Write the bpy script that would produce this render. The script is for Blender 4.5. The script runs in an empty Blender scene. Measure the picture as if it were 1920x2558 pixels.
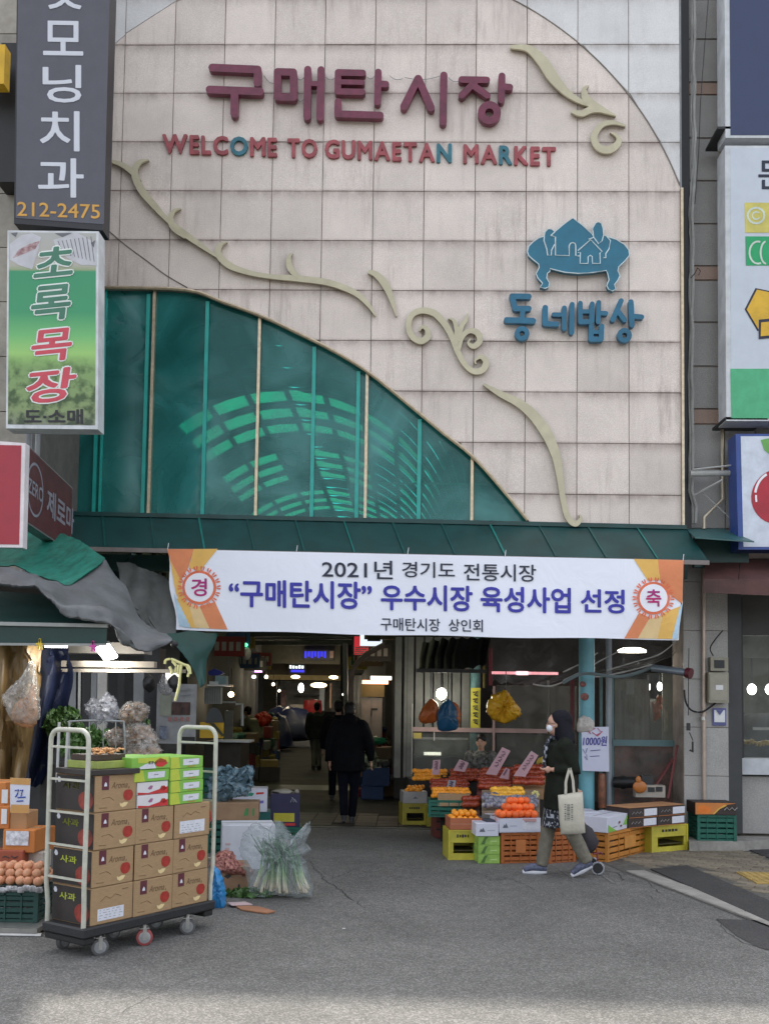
import bpy, bmesh, math, random
from math import sin, cos, pi, radians, sqrt, atan2
from mathutils import Vector, Matrix, Euler, noise
random.seed(7)
SC = bpy.context.scene
COL = SC.collection

# ------------------------------------------------------------------ camera
F_PX = 2500.0                      # focal length in photo pixels (photo 1920 x 2558)
H_CAM = 1.70
PITCH, ROLL, YAW = radians(3.5), radians(0.8), radians(1.3)
PX0, PY0 = 960.0, 1597.0           # principal point (the photo's verticals are nearly parallel: shifted lens)
cd = bpy.data.cameras.new('camera')
cam = bpy.data.objects.new('camera', cd); COL.objects.link(cam)
cd.sensor_fit = 'HORIZONTAL'; cd.sensor_width = 36.0; cd.lens = F_PX / 1920.0 * 36.0
cd.shift_x = 0.0; cd.shift_y = (PY0 - 1279.0) / 1920.0
cd.clip_start = 0.05; cd.clip_end = 600
CR = Matrix.Rotation(YAW, 3, 'Z') @ Matrix.Rotation(radians(90) + PITCH, 3, 'X') @ Matrix.Rotation(ROLL, 3, 'Z')
cam.matrix_world = Matrix.Translation((0, 0, H_CAM)) @ CR.to_4x4()
SC.camera = cam

# ------------------------------------------------------------------ world, sun, exposure
SUN_EL, SUN_AZ = radians(61), radians(-14)     # azimuth measured from +Y towards +X
w = bpy.data.worlds.new('World'); SC.world = w; w.use_nodes = True
nt = w.node_tree; nt.nodes.clear()
sky = nt.nodes.new('ShaderNodeTexSky'); sky.sky_type = 'NISHITA'; sky.sun_disc = False
sky.sun_elevation = SUN_EL; sky.sun_rotation = SUN_AZ; sky.dust_density = 3.0; sky.air_density = 1.0
hs = nt.nodes.new('ShaderNodeHueSaturation'); hs.inputs['Saturation'].default_value = 0.30
bg = nt.nodes.new('ShaderNodeBackground'); bg.inputs['Strength'].default_value = 0.15
wo = nt.nodes.new('ShaderNodeOutputWorld')
nt.links.new(sky.outputs[0], hs.inputs['Color']); nt.links.new(hs.outputs[0], bg.inputs['Color']); nt.links.new(bg.outputs[0], wo.inputs[0])
sd = bpy.data.lights.new('sun', 'SUN'); sd.energy = 2.0; sd.angle = radians(1.4); sd.color = (1.0, 0.93, 0.82)
sun = bpy.data.objects.new('sun', sd); COL.objects.link(sun)
sdir = Vector((sin(SUN_AZ) * cos(SUN_EL), cos(SUN_AZ) * cos(SUN_EL), sin(SUN_EL)))
sun.rotation_euler = sdir.to_track_quat('Z', 'Y').to_euler(); sun.location = (0, 0, 30)
vs = SC.view_settings
SC.display_settings.display_device = 'sRGB'
vs.view_transform = 'Standard'; vs.look = 'None'; vs.exposure = 1.6; vs.gamma = 1.0; vs.use_curve_mapping = False
SC.cycles.max_bounces = 8; SC.cycles.diffuse_bounces = 4; SC.cycles.glossy_bounces = 3; SC.cycles.transmission_bounces = 6
SC.cycles.transparent_max_bounces = 16; SC.cycles.caustics_reflective = False; SC.cycles.caustics_refractive = False
SC.cycles.sample_clamp_indirect = 6.0
try: SC.cycles.use_denoising = True
except Exception: pass

# ------------------------------------------------------------------ measuring helpers
# (xd, yd) are positions read off the photo at 1660 px width; they only serve to find where things stand
S_D = 1920.0 / 1660.0
def ray(xd, yd):
    return CR @ Vector(((xd * S_D - PX0) / F_PX, -(yd * S_D - PY0) / F_PX, -1.0))
def P(xd, yd, Y):
    d = ray(xd, yd); t = Y / d.y
    return Vector((0, 0, H_CAM)) + d * t
def G(xd, yd, z=0.0):
    d = ray(xd, yd); t = (z - H_CAM) / d.z
    return Vector((0, 0, H_CAM)) + d * t
def PPD(Y): return F_PX / Y / S_D      # display px per metre at depth Y
def V(*a): return Vector(a)

# ------------------------------------------------------------------ materials
MATS = {}
def _n(nt, t, **k):
    n = nt.nodes.new(t)
    for a, b in k.items(): setattr(n, a, b)
    return n
def M(name, col, rough=0.6, metal=0.0, var=0.12, scale=6.0, bump=0.0, bscale=60.0, emit=None, es=0.0, trans=0.0,
      alpha=None, tint2=None, rnd=0.0, spec=0.5, grime=0.0, sss=0.0, sheen=0.0, stretch=(1, 1, 1)):
    if name in MATS: return MATS[name]
    m = bpy.data.materials.new(name); m.use_nodes = True; MATS[name] = m
    nt = m.node_tree; L = nt.links; b = nt.nodes['Principled BSDF']
    c = (*col, 1.0)
    b.inputs['Roughness'].default_value = rough; b.inputs['Metallic'].default_value = metal
    b.inputs['Specular IOR Level'].default_value = spec
    tc = _n(nt, 'ShaderNodeTexCoord'); mp = _n(nt, 'ShaderNodeMapping'); mp.inputs['Scale'].default_value = stretch
    L.new(tc.outputs['Object'], mp.inputs[0])
    nz = _n(nt, 'ShaderNodeTexNoise'); nz.inputs['Scale'].default_value = scale; nz.inputs['Detail'].default_value = 5; nz.inputs['Roughness'].default_value = 0.6
    L.new(mp.outputs[0], nz.inputs['Vector'])
    mix = _n(nt, 'ShaderNodeMix', data_type='RGBA')
    lo = tuple(max(0, x * (1 - var)) for x in col); hi = tuple(min(1, x * (1 + var)) for x in col)
    if tint2: hi = tint2
    mix.inputs[6].default_value = (*lo, 1); mix.inputs[7].default_value = (*hi, 1)
    rp = _n(nt, 'ShaderNodeMapRange'); rp.inputs[1].default_value = 0.35; rp.inputs[2].default_value = 0.65
    L.new(nz.outputs[0], rp.inputs[0]); L.new(rp.outputs[0], mix.inputs[0])
    out = mix.outputs[2]
    if rnd:
        oi = _n(nt, 'ShaderNodeObjectInfo'); h = _n(nt, 'ShaderNodeHueSaturation')
        mr = _n(nt, 'ShaderNodeMapRange'); mr.inputs[3].default_value = 1 - rnd; mr.inputs[4].default_value = 1 + rnd
        L.new(oi.outputs['Random'], mr.inputs[0]); L.new(mr.outputs[0], h.inputs['Value']); L.new(out, h.inputs['Color']); out = h.outputs[0]
    if grime:
        g = _n(nt, 'ShaderNodeTexNoise'); g.inputs['Scale'].default_value = 2.2; g.inputs['Detail'].default_value = 8; g.inputs['Roughness'].default_value = 0.7
        L.new(tc.outputs['Object'], g.inputs['Vector'])
        gr = _n(nt, 'ShaderNodeMapRange'); gr.inputs[1].default_value = 0.45; gr.inputs[2].default_value = 0.75; gr.inputs[3].default_value = 1.0; gr.inputs[4].default_value = 1 - grime
        L.new(g.outputs[0], gr.inputs[0])
        mm = _n(nt, 'ShaderNodeVectorMath', operation='SCALE'); L.new(out, mm.inputs[0]); L.new(gr.outputs[0], mm.inputs['Scale']); out = mm.outputs[0]
    L.new(out, b.inputs['Base Color'])
    if bump:
        bn = _n(nt, 'ShaderNodeTexNoise'); bn.inputs['Scale'].default_value = bscale; bn.inputs['Detail'].default_value = 3
        L.new(tc.outputs['Object'], bn.inputs['Vector'])
        bp = _n(nt, 'ShaderNodeBump'); bp.inputs['Strength'].default_value = bump; bp.inputs['Distance'].default_value = 0.01
        L.new(bn.outputs[0], bp.inputs['Height']); L.new(bp.outputs[0], b.inputs['Normal'])
    if emit: b.inputs['Emission Color'].default_value = (*emit, 1); b.inputs['Emission Strength'].default_value = es
    if trans: b.inputs['Transmission Weight'].default_value = trans
    if alpha is not None: b.inputs['Alpha'].default_value = alpha
    if sss: b.inputs['Subsurface Weight'].default_value = sss; b.inputs['Subsurface Radius'].default_value = (0.02, 0.008, 0.004)
    if sheen: b.inputs['Sheen Weight'].default_value = sheen
    return m
def film(name, col, opac, rough=0.15, spec=0.5, wr=0.4, wscale=25.0):
    """thin clear or tinted sheet: transparent mixed with glossy/diffuse film"""
    if name in MATS: return MATS[name]
    m = bpy.data.materials.new(name); m.use_nodes = True; MATS[name] = m
    nt = m.node_tree; L = nt.links; nt.nodes.clear()
    o = _n(nt, 'ShaderNodeOutputMaterial'); mx = _n(nt, 'ShaderNodeMixShader')
    t = _n(nt, 'ShaderNodeBsdfTransparent'); t.inputs[0].default_value = (*[min(1, c * 0.2 + 0.78) for c in col], 1)
    b = _n(nt, 'ShaderNodeBsdfPrincipled'); b.inputs['Base Color'].default_value = (*col, 1); b.inputs['Roughness'].default_value = rough
    b.inputs['Specular IOR Level'].default_value = spec
    tc = _n(nt, 'ShaderNodeTexCoord'); n = _n(nt, 'ShaderNodeTexNoise'); n.inputs['Scale'].default_value = wscale; n.inputs['Detail'].default_value = 4; n.inputs['Distortion'].default_value = 1.5
    L.new(tc.outputs['Object'], n.inputs['Vector'])
    bp = _n(nt, 'ShaderNodeBump'); bp.inputs['Strength'].default_value = wr; bp.inputs['Distance'].default_value = 0.02
    L.new(n.outputs[0], bp.inputs['Height']); L.new(bp.outputs[0], b.inputs['Normal'])
    mr = _n(nt, 'ShaderNodeMapRange'); mr.inputs[1].default_value = 0.3; mr.inputs[2].default_value = 0.7; mr.inputs[3].default_value = opac * 0.55; mr.inputs[4].default_value = min(1, opac * 1.5)
    L.new(n.outputs[0], mr.inputs[0]); L.new(mr.outputs[0], mx.inputs[0])
    L.new(t.outputs[0], mx.inputs[1]); L.new(b.outputs[0], mx.inputs[2]); L.new(mx.outputs[0], o.inputs[0])
    return m

# ------------------------------------------------------------------ mesh builder
class MB:
    def __init__(s): s.v = []; s.f = []; s.m = []; s.mi = 0
    def add(s, vs, fs):
        k = len(s.v); s.v += [Vector(v) for v in vs]
        for f in fs: s.f.append(tuple(i + k for i in f)); s.m.append(s.mi)
        return s
    def box(s, c, d, R=None):
        c = Vector(c); hx, hy, hz = d[0] / 2, d[1] / 2, d[2] / 2
        vs = [Vector((x, y, z)) for x in (-hx, hx) for y in (-hy, hy) for z in (-hz, hz)]
        if R is not None: vs = [R @ v for v in vs]
        return s.add([c + v for v in vs], [(0, 1, 3, 2), (4, 6, 7, 5), (0, 4, 5, 1), (2, 3, 7, 6), (0, 2, 6, 4), (1, 5, 7, 3)])
    def b2(s, a, b):      # box by two corners
        a = Vector(a); b = Vector(b)
        return s.box((a + b) / 2, [abs(b[i] - a[i]) for i in range(3)])
    def cbox(s, c, d, ch=0.01, R=None):   # chamfered box
        c = Vector(c); h = [x / 2 for x in d]; vs = []; idx = {}
        for sx in (-1, 1):
            for sy in (-1, 1):
                for sz in (-1, 1):
                    for ax in range(3):
                        p = [sx * h[0], sy * h[1], sz * h[2]]
                        for j in range(3):
                            if j != ax: p[j] -= (sx, sy, sz)[j] * ch
                        idx[(sx, sy, sz, ax)] = len(vs); v = Vector(p); vs.append(c + (R @ v if R is not None else v))
        fs = []
        I = lambda sx, sy, sz, ax: idx[(sx, sy, sz, ax)]
        for ax in range(3):
            o = [j for j in range(3) if j != ax]
            for sg in (-1, 1):
                q = []
                for a, b in ((-1, -1), (1, -1), (1, 1), (-1, 1)):
                    t = [0, 0, 0]; t[ax] = sg; t[o[0]] = a; t[o[1]] = b; q.append(I(*t, ax))
                fs.append(tuple(q))
            for a in (-1, 1):
                for b in (-1, 1):
                    t0 = [0, 0, 0]; t0[o[0]] = a; t0[o[1]] = b; t0[ax] = -1; t1 = list(t0); t1[ax] = 1
                    fs.append((I(*t0, o[0]), I(*t1, o[0]), I(*t1, o[1]), I(*t0, o[1])))
        for sx in (-1, 1):
            for sy in (-1, 1):
                for sz in (-1, 1): fs.append((I(sx, sy, sz, 0), I(sx, sy, sz, 1), I(sx, sy, sz, 2)))
        return s.add(vs, fs)
    def bar(s, a, b, w, d, up=(0, 0, 1)):  # rectangular bar from a to b; w across, d along 'up' side
        a = Vector(a); b = Vector(b); t = (b - a).normalized(); u = Vector(up)
        if abs(t.dot(u)) > 0.98: u = Vector((0, 1, 0))
        x = t.cross(u).normalized(); y = x.cross(t).normalized()
        vs = []
        for p in (a, b):
            for i, j in ((-1, -1), (1, -1), (1, 1), (-1, 1)): vs.append(p + x * (i * w / 2) + y * (j * d / 2))
        return s.add(vs, [(0, 3, 2, 1), (4, 5, 6, 7), (0, 1, 5, 4), (1, 2, 6, 5), (2, 3, 7, 6), (3, 0, 4, 7)])
    def tube(s, pts, r, n=8, closed=False, cap=True):
        pts = [Vector(p) for p in pts]; N = len(pts); rs = r if isinstance(r, (list, tuple)) else [r] * N
        if closed: cap = False
        ref = None; vs = []
        for i, p in enumerate(pts):
            if closed: t = pts[(i + 1) % N] - pts[i - 1]
            else: t = pts[min(i + 1, N - 1)] - pts[max(i - 1, 0)]
            t = t.normalized() if t.length > 1e-9 else Vector((0, 0, 1))
            if ref is None: ref = Vector((0, 0, 1)) if abs(t.z) < 0.9 else Vector((1, 0, 0))
            x = t.cross(ref)
            if x.length < 1e-6: x = t.orthogonal()
            x.normalize(); y = t.cross(x).normalized(); y = x.cross(t)
            for k in range(n):
                a = 2 * pi * k / n; vs.append(p + (x * cos(a) + y * sin(a)) * rs[i])
        fs = []
        M_ = N if closed else N - 1
        for i in range(M_):
            for k in range(n):
                a = i * n + k; b = i * n + (k + 1) % n; c = ((i + 1) % N) * n + (k + 1) % n; d = ((i + 1) % N) * n + k
                fs.append((a, d, c, b))
        if cap: fs.append(tuple(range(n))); fs.append(tuple(reversed(range((N - 1) * n, N * n))))
        return s.add(vs, fs)
    def lathe(s, prof, n=16, c=(0, 0, 0), R=None):   # prof: (r,z)
        c = Vector(c); vs = []; fs = []
        for r, z in prof:
            for k in range(n):
                a = 2 * pi * k / n; v = Vector((r * cos(a), r * sin(a), z)); vs.append(c + (R @ v if R is not None else v))
        for i in range(len(prof) - 1):
            for k in range(n):
                a = i * n + k; b = i * n + (k + 1) % n; fs.append((a, b, b + n, a + n))
        if prof[0][0] > 1e-5: fs.append(tuple(reversed(range(n))))
        if prof[-1][0] > 1e-5: fs.append(tuple(range((len(prof) - 1) * n, len(prof) * n)))
        return s.add(vs, fs)
    def ell(s, c, r, n=10, m=7, R=None, jit=0.0):
        if not isinstance(r, (list, tuple)): r = (r, r, r)
        c = Vector(c); vs = []; fs = []
        for i in range(1, m):
            th = pi * i / m
            for k in range(n):
                a = 2 * pi * k / n; j = 1 + random.uniform(-jit, jit)
                v = Vector((r[0] * sin(th) * cos(a) * j, r[1] * sin(th) * sin(a) * j, r[2] * cos(th) * j)); vs.append(c + (R @ v if R is not None else v))
        t = Vector((0, 0, r[2])); vs.append(c + (R @ t if R is not None else t)); vs.append(c - (R @ t if R is not None else t))
        T = len(vs) - 2; B = T + 1
        for i in range(m - 2):
            for k in range(n):
                a = i * n + k; b = i * n + (k + 1) % n; fs.append((a, a + n, b + n, b))
        for k in range(n):
            fs.append((T, k, (k + 1) % n)); fs.append((B, (m - 2) * n + (k + 1) % n, (m - 2) * n + k))
        return s.add(vs, fs)
    def loft(s, rings, closed=True, cap=True):
        n = len(rings[0]); vs = [p for r in rings for p in r]; fs = []
        for i in range(len(rings) - 1):
            for k in range(n if closed else n - 1):
                a = i * n + k; b = i * n + (k + 1) % n; fs.append((a, b, b + n, a + n))
        if cap and closed: fs.append(tuple(reversed(range(n)))); fs.append(tuple(range((len(rings) - 1) * n, len(rings) * n)))
        return s.add(vs, fs)
    def quad(s, a, b, c, d): return s.add([a, b, c, d], [(0, 1, 2, 3)])
    def prism(s, poly, off):   # planar polygon (3D points) extruded by off
        off = Vector(off); poly = [Vector(p) for p in poly]; n = len(poly)
        vs = poly + [p + off for p in poly]
        fs = [tuple(range(n)), tuple(reversed(range(n, 2 * n)))]
        for i in range(n): fs.append((i, n + i, n + (i + 1) % n, (i + 1) % n))
        return s.add(vs, fs)
    def merge(s, o, T=None):
        return s.add([T @ v for v in o.v] if T is not None else o.v, o.f)

WM = {}          # python-side world matrices of empties and parts
def wm(o): return WM.get(o.name, Matrix.Identity(4))
def mesh_of(name, mb, mats, smooth=False, auto=None, T=None):
    me = bpy.data.meshes.new(name)
    vs = [T @ v for v in mb.v] if T is not None else mb.v
    me.from_pydata([tuple(v) for v in vs], [], mb.f)
    for m in (mats if isinstance(mats, (list, tuple)) else [mats]): me.materials.append(m)
    if any(mb.m): me.polygons.foreach_set('material_index', mb.m)
    bm = bmesh.new(); bm.from_mesh(me); bmesh.ops.recalc_face_normals(bm, faces=bm.faces); bm.to_mesh(me); bm.free()
    if smooth: me.polygons.foreach_set('use_smooth', [True] * len(me.polygons))
    if smooth and auto is not None:
        try: me.set_sharp_from_angle(angle=radians(auto))
        except Exception: pass
    me.update()
    return me
def obj(name, mb, mats, parent=None, smooth=False, auto=40, label=None, kind=None, local=False):
    """mb in world coordinates (or in the parent's own coordinates when local)"""
    T = None
    if parent is not None and not local: T = wm(parent).inverted()
    me = mesh_of(name, mb, mats, smooth, auto, T)
    o = bpy.data.objects.new(name, me); COL.objects.link(o)
    if parent is not None: o.parent = parent; WM[o.name] = wm(parent).copy()
    if label: o['label'] = label
    if kind: o['kind'] = kind
    return o
def share(name, me, parent, loc=(0, 0, 0), rz=0.0, rot=None, sc=None):
    o = bpy.data.objects.new(name, me); COL.objects.link(o); o.parent = parent; o.location = loc
    o.rotation_euler = rot if rot is not None else (0, 0, rz)
    if sc: o.scale = sc
    return o
def tag(o, label, cat, group=None):
    o['label'] = label; o['category'] = cat
    if group: o['group'] = group
    return o
def thing(name, label, cat, loc=(0, 0, 0), rz=0.0, group=None, rot=None):
    o = bpy.data.objects.new(name, None); COL.objects.link(o); o.location = loc; o.empty_display_size = 0.1
    o.rotation_euler = rot if rot is not None else (0, 0, rz)
    WM[o.name] = Matrix.Translation(loc) @ o.rotation_euler.to_matrix().to_4x4()
    return tag(o, label, cat, group)
def solo(name, mb, mats, label, cat, group=None, smooth=False, auto=40, base=None):
    """a top-level thing of one mesh; origin moved to base"""
    if base is None:
        n = len(mb.v); cx = sum(v.x for v in mb.v) / n; cy = sum(v.y for v in mb.v) / n; base = Vector((cx, cy, min(v.z for v in mb.v)))
    T = Matrix.Translation(-Vector(base)); me = mesh_of(name, mb, mats, smooth, auto, T)
    o = bpy.data.objects.new(name, me); COL.objects.link(o); o.location = base
    WM[o.name] = Matrix.Translation(base)
    return tag(o, label, cat, group)
def struct(name, mb, mats, smooth=False):
    o = obj(name, mb, mats, None, smooth); o['kind'] = 'structure'; return o
def dup(root, loc, rz=0.0, label=None, group=None):
    r = root.copy(); COL.objects.link(r); r.location = loc; r.rotation_euler = (0, 0, rz)
    if label: r['label'] = label
    if group: r['group'] = group
    for ch in list(root.children):
        c = ch.copy(); COL.objects.link(c); c.parent = r
        for g in ch.children:
            d = g.copy(); COL.objects.link(d); d.parent = c
    return r
def evalmesh(o):
    dg = bpy.context.evaluated_depsgraph_get(); dg.update()
    return bpy.data.meshes.new_from_object(o.evaluated_get(dg))

# ------------------------------------------------------------------ lettering
_tc = {}
def glyphs(s, bold=0.0, spacing=1.0, res=3):
    """2-D mesh of a string: verts normalised so that x spans 0..w and y from 0..h, size 1 em"""
    key = (s, bold, spacing, res)
    if key in _tc: return _tc[key]
    c = bpy.data.curves.new('t', 'FONT'); c.body = s; c.size = 1.0; c.offset = bold; c.space_character = spacing; c.resolution_u = res
    c.fill_mode = 'FRONT'; o = bpy.data.objects.new('t', c); me = bpy.data.meshes.new_from_object(o)
    vs = [v.co.copy() for v in me.vertices]; fs = [tuple(p.vertices) for p in me.polygons]
    bpy.data.objects.remove(o); bpy.data.curves.remove(c); bpy.data.meshes.remove(me)
    if not vs: vs = [Vector((0, 0, 0))] * 3; fs = []
    x0 = min(v.x for v in vs); x1 = max(v.x for v in vs); y0 = min(v.y for v in vs); y1 = max(v.y for v in vs)
    _tc[key] = ([Vector((v.x - x0, v.y - y0, 0)) for v in vs], fs, x1 - x0, y1 - y0)
    return _tc[key]
def text_fit(mb, s, fn, u0, v0, u1, v1, bold=0.0, spacing=1.0, shear=0.0, res=3):
    """text stretched into the box (u0,v0)-(u1,v1) of a surface fn(u,v)->world"""
    if bold > 0.008:      # heavier strokes: thin outline growth plus slightly shifted copies, each a hair in front of the last
        vs0, fs0, w0, h0 = glyphs(s, 0.0, spacing, res); e = bold * .8; k = 0
        for dx, dy in ((0, 0), (e, 0), (-e, 0), (0, e), (0, -e), (e * .7, e * .7), (-e * .7, -e * .7), (e * .7, -e * .7), (-e * .7, e * .7)):
            out = []
            for v in vs0:
                x = (v.x + e + dx) / (w0 + 2 * e); y = (v.y + e + dy) / (h0 + 2 * e); asp = h0 / w0
                out.append(fn(u0 + (u1 - u0) * (x + shear * y * asp) / (1 + abs(shear) * asp), v0 + (v1 - v0) * y) + Vector((0, -.00022 * k, 0)))
            mb.add(out, fs0); k += 1
        return mb
    vs, fs, w_, h_ = glyphs(s, 0.0, spacing, res)
    out = [fn(u0 + (u1 - u0) * (v.x + shear * v.y) / (w_ + abs(shear) * h_), v0 + (v1 - v0) * v.y / h_) for v in vs]
    mb.add(out, fs)
    return mb
def dplane(Y):   # surface given directly in display coordinates on the plane y=Y
    return lambda u, v: P(u, v, Y)
def extrude_front(mb, off):
    """turn flat faces into a slab: copy shifted by off, with rims on boundary edges"""
    off = Vector(off); n = len(mb.v); cnt = {}
    for f in mb.f:
        for i in range(len(f)):
            e = (f[i], f[(i + 1) % len(f)]); cnt[e] = cnt.get(e, 0) + 1
    out = MB(); fs = list(mb.f) + [tuple(reversed([i + n for i in f])) for f in mb.f]
    for (a, b) in cnt:
        if (b, a) not in cnt: fs.append((b, a, a + n, b + n))
    return out.add(list(mb.v) + [v + off for v in mb.v], fs)
def rib(pts, n=6):
    """Catmull-Rom resample of tuples"""
    out = []; N = len(pts)
    for i in range(N - 1):
        p0 = pts[max(i - 1, 0)]; p1 = pts[i]; p2 = pts[i + 1]; p3 = pts[min(i + 2, N - 1)]
        for k in range(n):
            t = k / n
            out.append(tuple(0.5 * ((2 * b) + (-a + c) * t + (2 * a - 5 * b + 4 * c - d) * t * t + (-a + 3 * b - 3 * c + d) * t ** 3) for a, b, c, d in zip(p0, p1, p2, p3)))
    out.append(tuple(pts[-1])); return out
def ribbon(mb, pts, Y, depth, n=6, resample=True):
    """tapered flat scroll standing at plane Y: pts (xd, yd, width_d), thickness depth towards the wall"""
    q = rib(pts, n) if resample else pts
    L_, R_ = [], []
    for i, p in enumerate(q):
        a = q[max(i - 1, 0)]; b = q[min(i + 1, len(q) - 1)]
        tx, ty = b[0] - a[0], b[1] - a[1]; l = math.hypot(tx, ty) or 1; nx, ny = -ty / l, tx / l; h = max(0.6, p[2]) / 2
        L_.append((p[0] + nx * h, p[1] + ny * h)); R_.append((p[0] - nx * h, p[1] - ny * h))
    vs = []; k = len(q)
    for yy in (Y, Y + depth):
        for a in L_: vs.append(P(*a, Y) + Vector((0, yy - Y, 0)))
        for a in R_: vs.append(P(*a, Y) + Vector((0, yy - Y, 0)))
    fs = []
    for i in range(k - 1):
        fs.append((i, i + 1, k + i + 1, k + i)); fs.append((2 * k + i, 3 * k + i, 3 * k + i + 1, 2 * k + i + 1))
        fs.append((i, 2 * k + i, 2 * k + i + 1, i + 1)); fs.append((k + i, k + i + 1, 3 * k + i + 1, 3 * k + i))
    fs.append((0, k, 3 * k, 2 * k)); fs.append((k - 1, 3 * k - 1, 4 * k - 1, 2 * k - 1))
    return mb.add(vs, fs)
def capsule(mb, a, b, w_, Y, depth, n=6, ch=0.0):
    """rounded stroke from a to b (display coords), width w_, slab from plane Y back by depth"""
    ang = atan2(b[1] - a[1], b[0] - a[0]); pts = []
    for c, st in ((b, -pi / 2), (a, pi / 2)):
        for k in range(n + 1):
            t = ang + st + pi * k / n
            # squarish rounded end
            r = w_ / 2
            pts.append((c[0] + r * cos(t), c[1] + r * sin(t)))
    return mb.prism([P(x, y, Y) for x, y in pts], (0, depth, 0))
def ringd(mb, c, ro, ri, Y, depth, n=24):
    vs = []
    for yy in (0, depth):
        for r in (ro, ri):
            for k in range(n):
                a = 2 * pi * k / n; vs.append(P(c[0] + r * cos(a), c[1] + r * sin(a), Y) + Vector((0, yy, 0)))
    fs = []
    for k in range(n):
        j = (k + 1) % n
        fs += [(k, j, n + j, n + k), (2 * n + k, 3 * n + k, 3 * n + j, 2 * n + j), (k, 2 * n + k, 2 * n + j, j), (n + k, n + j, 3 * n + j, 3 * n + k)]
    return mb.add(vs, fs)
from mathutils.geometry import tessellate_polygon
# ------------------------------------------------------------------ special materials
def stone(name, base, speck, rnd=0.06, streak=0.35, warm=(0.30, 0.20, 0.15), dirt=None):
    m = bpy.data.materials.new(name); m.use_nodes = True; MATS[name] = m
    nt = m.node_tree; L = nt.links; b = nt.nodes['Principled BSDF']; b.inputs['Roughness'].default_value = 0.5
    ge = _n(nt, 'ShaderNodeNewGeometry')
    def noise_(sc, det, st=(1, 1, 1), rough=0.6, dist=0.0):
        mp = _n(nt, 'ShaderNodeMapping'); mp.inputs['Scale'].default_value = st; L.new(ge.outputs['Position'], mp.inputs[0])
        n = _n(nt, 'ShaderNodeTexNoise'); n.inputs['Scale'].default_value = sc; n.inputs['Detail'].default_value = det; n.inputs['Roughness'].default_value = rough; n.inputs['Distortion'].default_value = dist
        L.new(mp.outputs[0], n.inputs['Vector']); return n.outputs[0]
    def rng(s, a, c, lo, hi):
        r = _n(nt, 'ShaderNodeMapRange'); r.inputs[1].default_value = a; r.inputs[2].default_value = c; r.inputs[3].default_value = lo; r.inputs[4].default_value = hi
        L.new(s, r.inputs[0]); return r.outputs[0]
    mx = _n(nt, 'ShaderNodeMix', data_type='RGBA'); mx.inputs[6].default_value = (*base, 1); mx.inputs[7].default_value = (*speck, 1)
    L.new(rng(noise_(95, 2), 0.45, 0.68, 0, 1), mx.inputs[0])
    oi = _n(nt, 'ShaderNodeObjectInfo'); h = _n(nt, 'ShaderNodeHueSaturation'); L.new(mx.outputs[2], h.inputs['Color'])
    L.new(rng(oi.outputs['Random'], 0, 1, 1 - rnd, 1 + rnd), h.inputs['Value'])
    cl = rng(noise_(1.3, 6, rough=0.7), 0.3, 0.75, 0.86, 1.1)
    s1 = _n(nt, 'ShaderNodeVectorMath', operation='SCALE'); L.new(h.outputs[0], s1.inputs[0]); L.new(cl, s1.inputs['Scale'])
    # run-off streaks: thin upright stains, patchy
    a = rng(noise_(9, 5, (1.0, 1.0, 0.09), 0.7), 0.5, 0.72, 0, 1); c_ = rng(noise_(0.9, 3), 0.42, 0.68, 0, 1)
    k = _n(nt, 'ShaderNodeMath', operation='MULTIPLY'); L.new(a, k.inputs[0]); L.new(c_, k.inputs[1])
    k2 = _n(nt, 'ShaderNodeMath', operation='MULTIPLY'); L.new(k.outputs[0], k2.inputs[0]); k2.inputs[1].default_value = streak
    m2 = _n(nt, 'ShaderNodeMix', data_type='RGBA'); L.new(k2.outputs[0], m2.inputs[0]); L.new(s1.outputs[0], m2.inputs[6]); m2.inputs[7].default_value = (*warm, 1)
    last = m2.outputs[2]
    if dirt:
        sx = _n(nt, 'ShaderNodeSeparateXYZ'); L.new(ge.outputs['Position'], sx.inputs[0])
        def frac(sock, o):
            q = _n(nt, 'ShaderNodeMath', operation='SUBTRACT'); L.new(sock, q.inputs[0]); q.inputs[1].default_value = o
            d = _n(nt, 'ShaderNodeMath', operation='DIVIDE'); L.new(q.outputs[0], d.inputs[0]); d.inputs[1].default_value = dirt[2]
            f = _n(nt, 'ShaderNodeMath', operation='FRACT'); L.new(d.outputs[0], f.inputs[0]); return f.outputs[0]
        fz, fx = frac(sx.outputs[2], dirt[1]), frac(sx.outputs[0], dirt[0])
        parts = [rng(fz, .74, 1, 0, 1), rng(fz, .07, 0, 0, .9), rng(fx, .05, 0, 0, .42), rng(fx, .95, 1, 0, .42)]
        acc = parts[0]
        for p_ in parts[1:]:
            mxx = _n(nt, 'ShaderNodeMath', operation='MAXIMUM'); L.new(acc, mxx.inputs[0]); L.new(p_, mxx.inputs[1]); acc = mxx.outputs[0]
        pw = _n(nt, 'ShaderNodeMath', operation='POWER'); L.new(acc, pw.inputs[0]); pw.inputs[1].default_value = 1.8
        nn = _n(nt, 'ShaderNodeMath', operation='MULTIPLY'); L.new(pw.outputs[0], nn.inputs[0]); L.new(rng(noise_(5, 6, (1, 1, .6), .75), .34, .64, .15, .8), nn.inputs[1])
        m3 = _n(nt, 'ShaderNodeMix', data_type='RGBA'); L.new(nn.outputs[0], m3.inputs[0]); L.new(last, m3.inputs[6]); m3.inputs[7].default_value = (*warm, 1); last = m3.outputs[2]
    L.new(last, b.inputs['Base Color'])
    bp = _n(nt, 'ShaderNodeBump'); bp.inputs['Strength'].default_value = 0.15; bp.inputs['Distance'].default_value = 0.004
    L.new(noise_(120, 2), bp.inputs['Height']); L.new(bp.outputs[0], b.inputs['Normal'])
    return m
YF = 12.0; PT = 0.628; DIRT = (P(1470, 800, YF).x, P(1250, 957, YF).z, PT)
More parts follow.
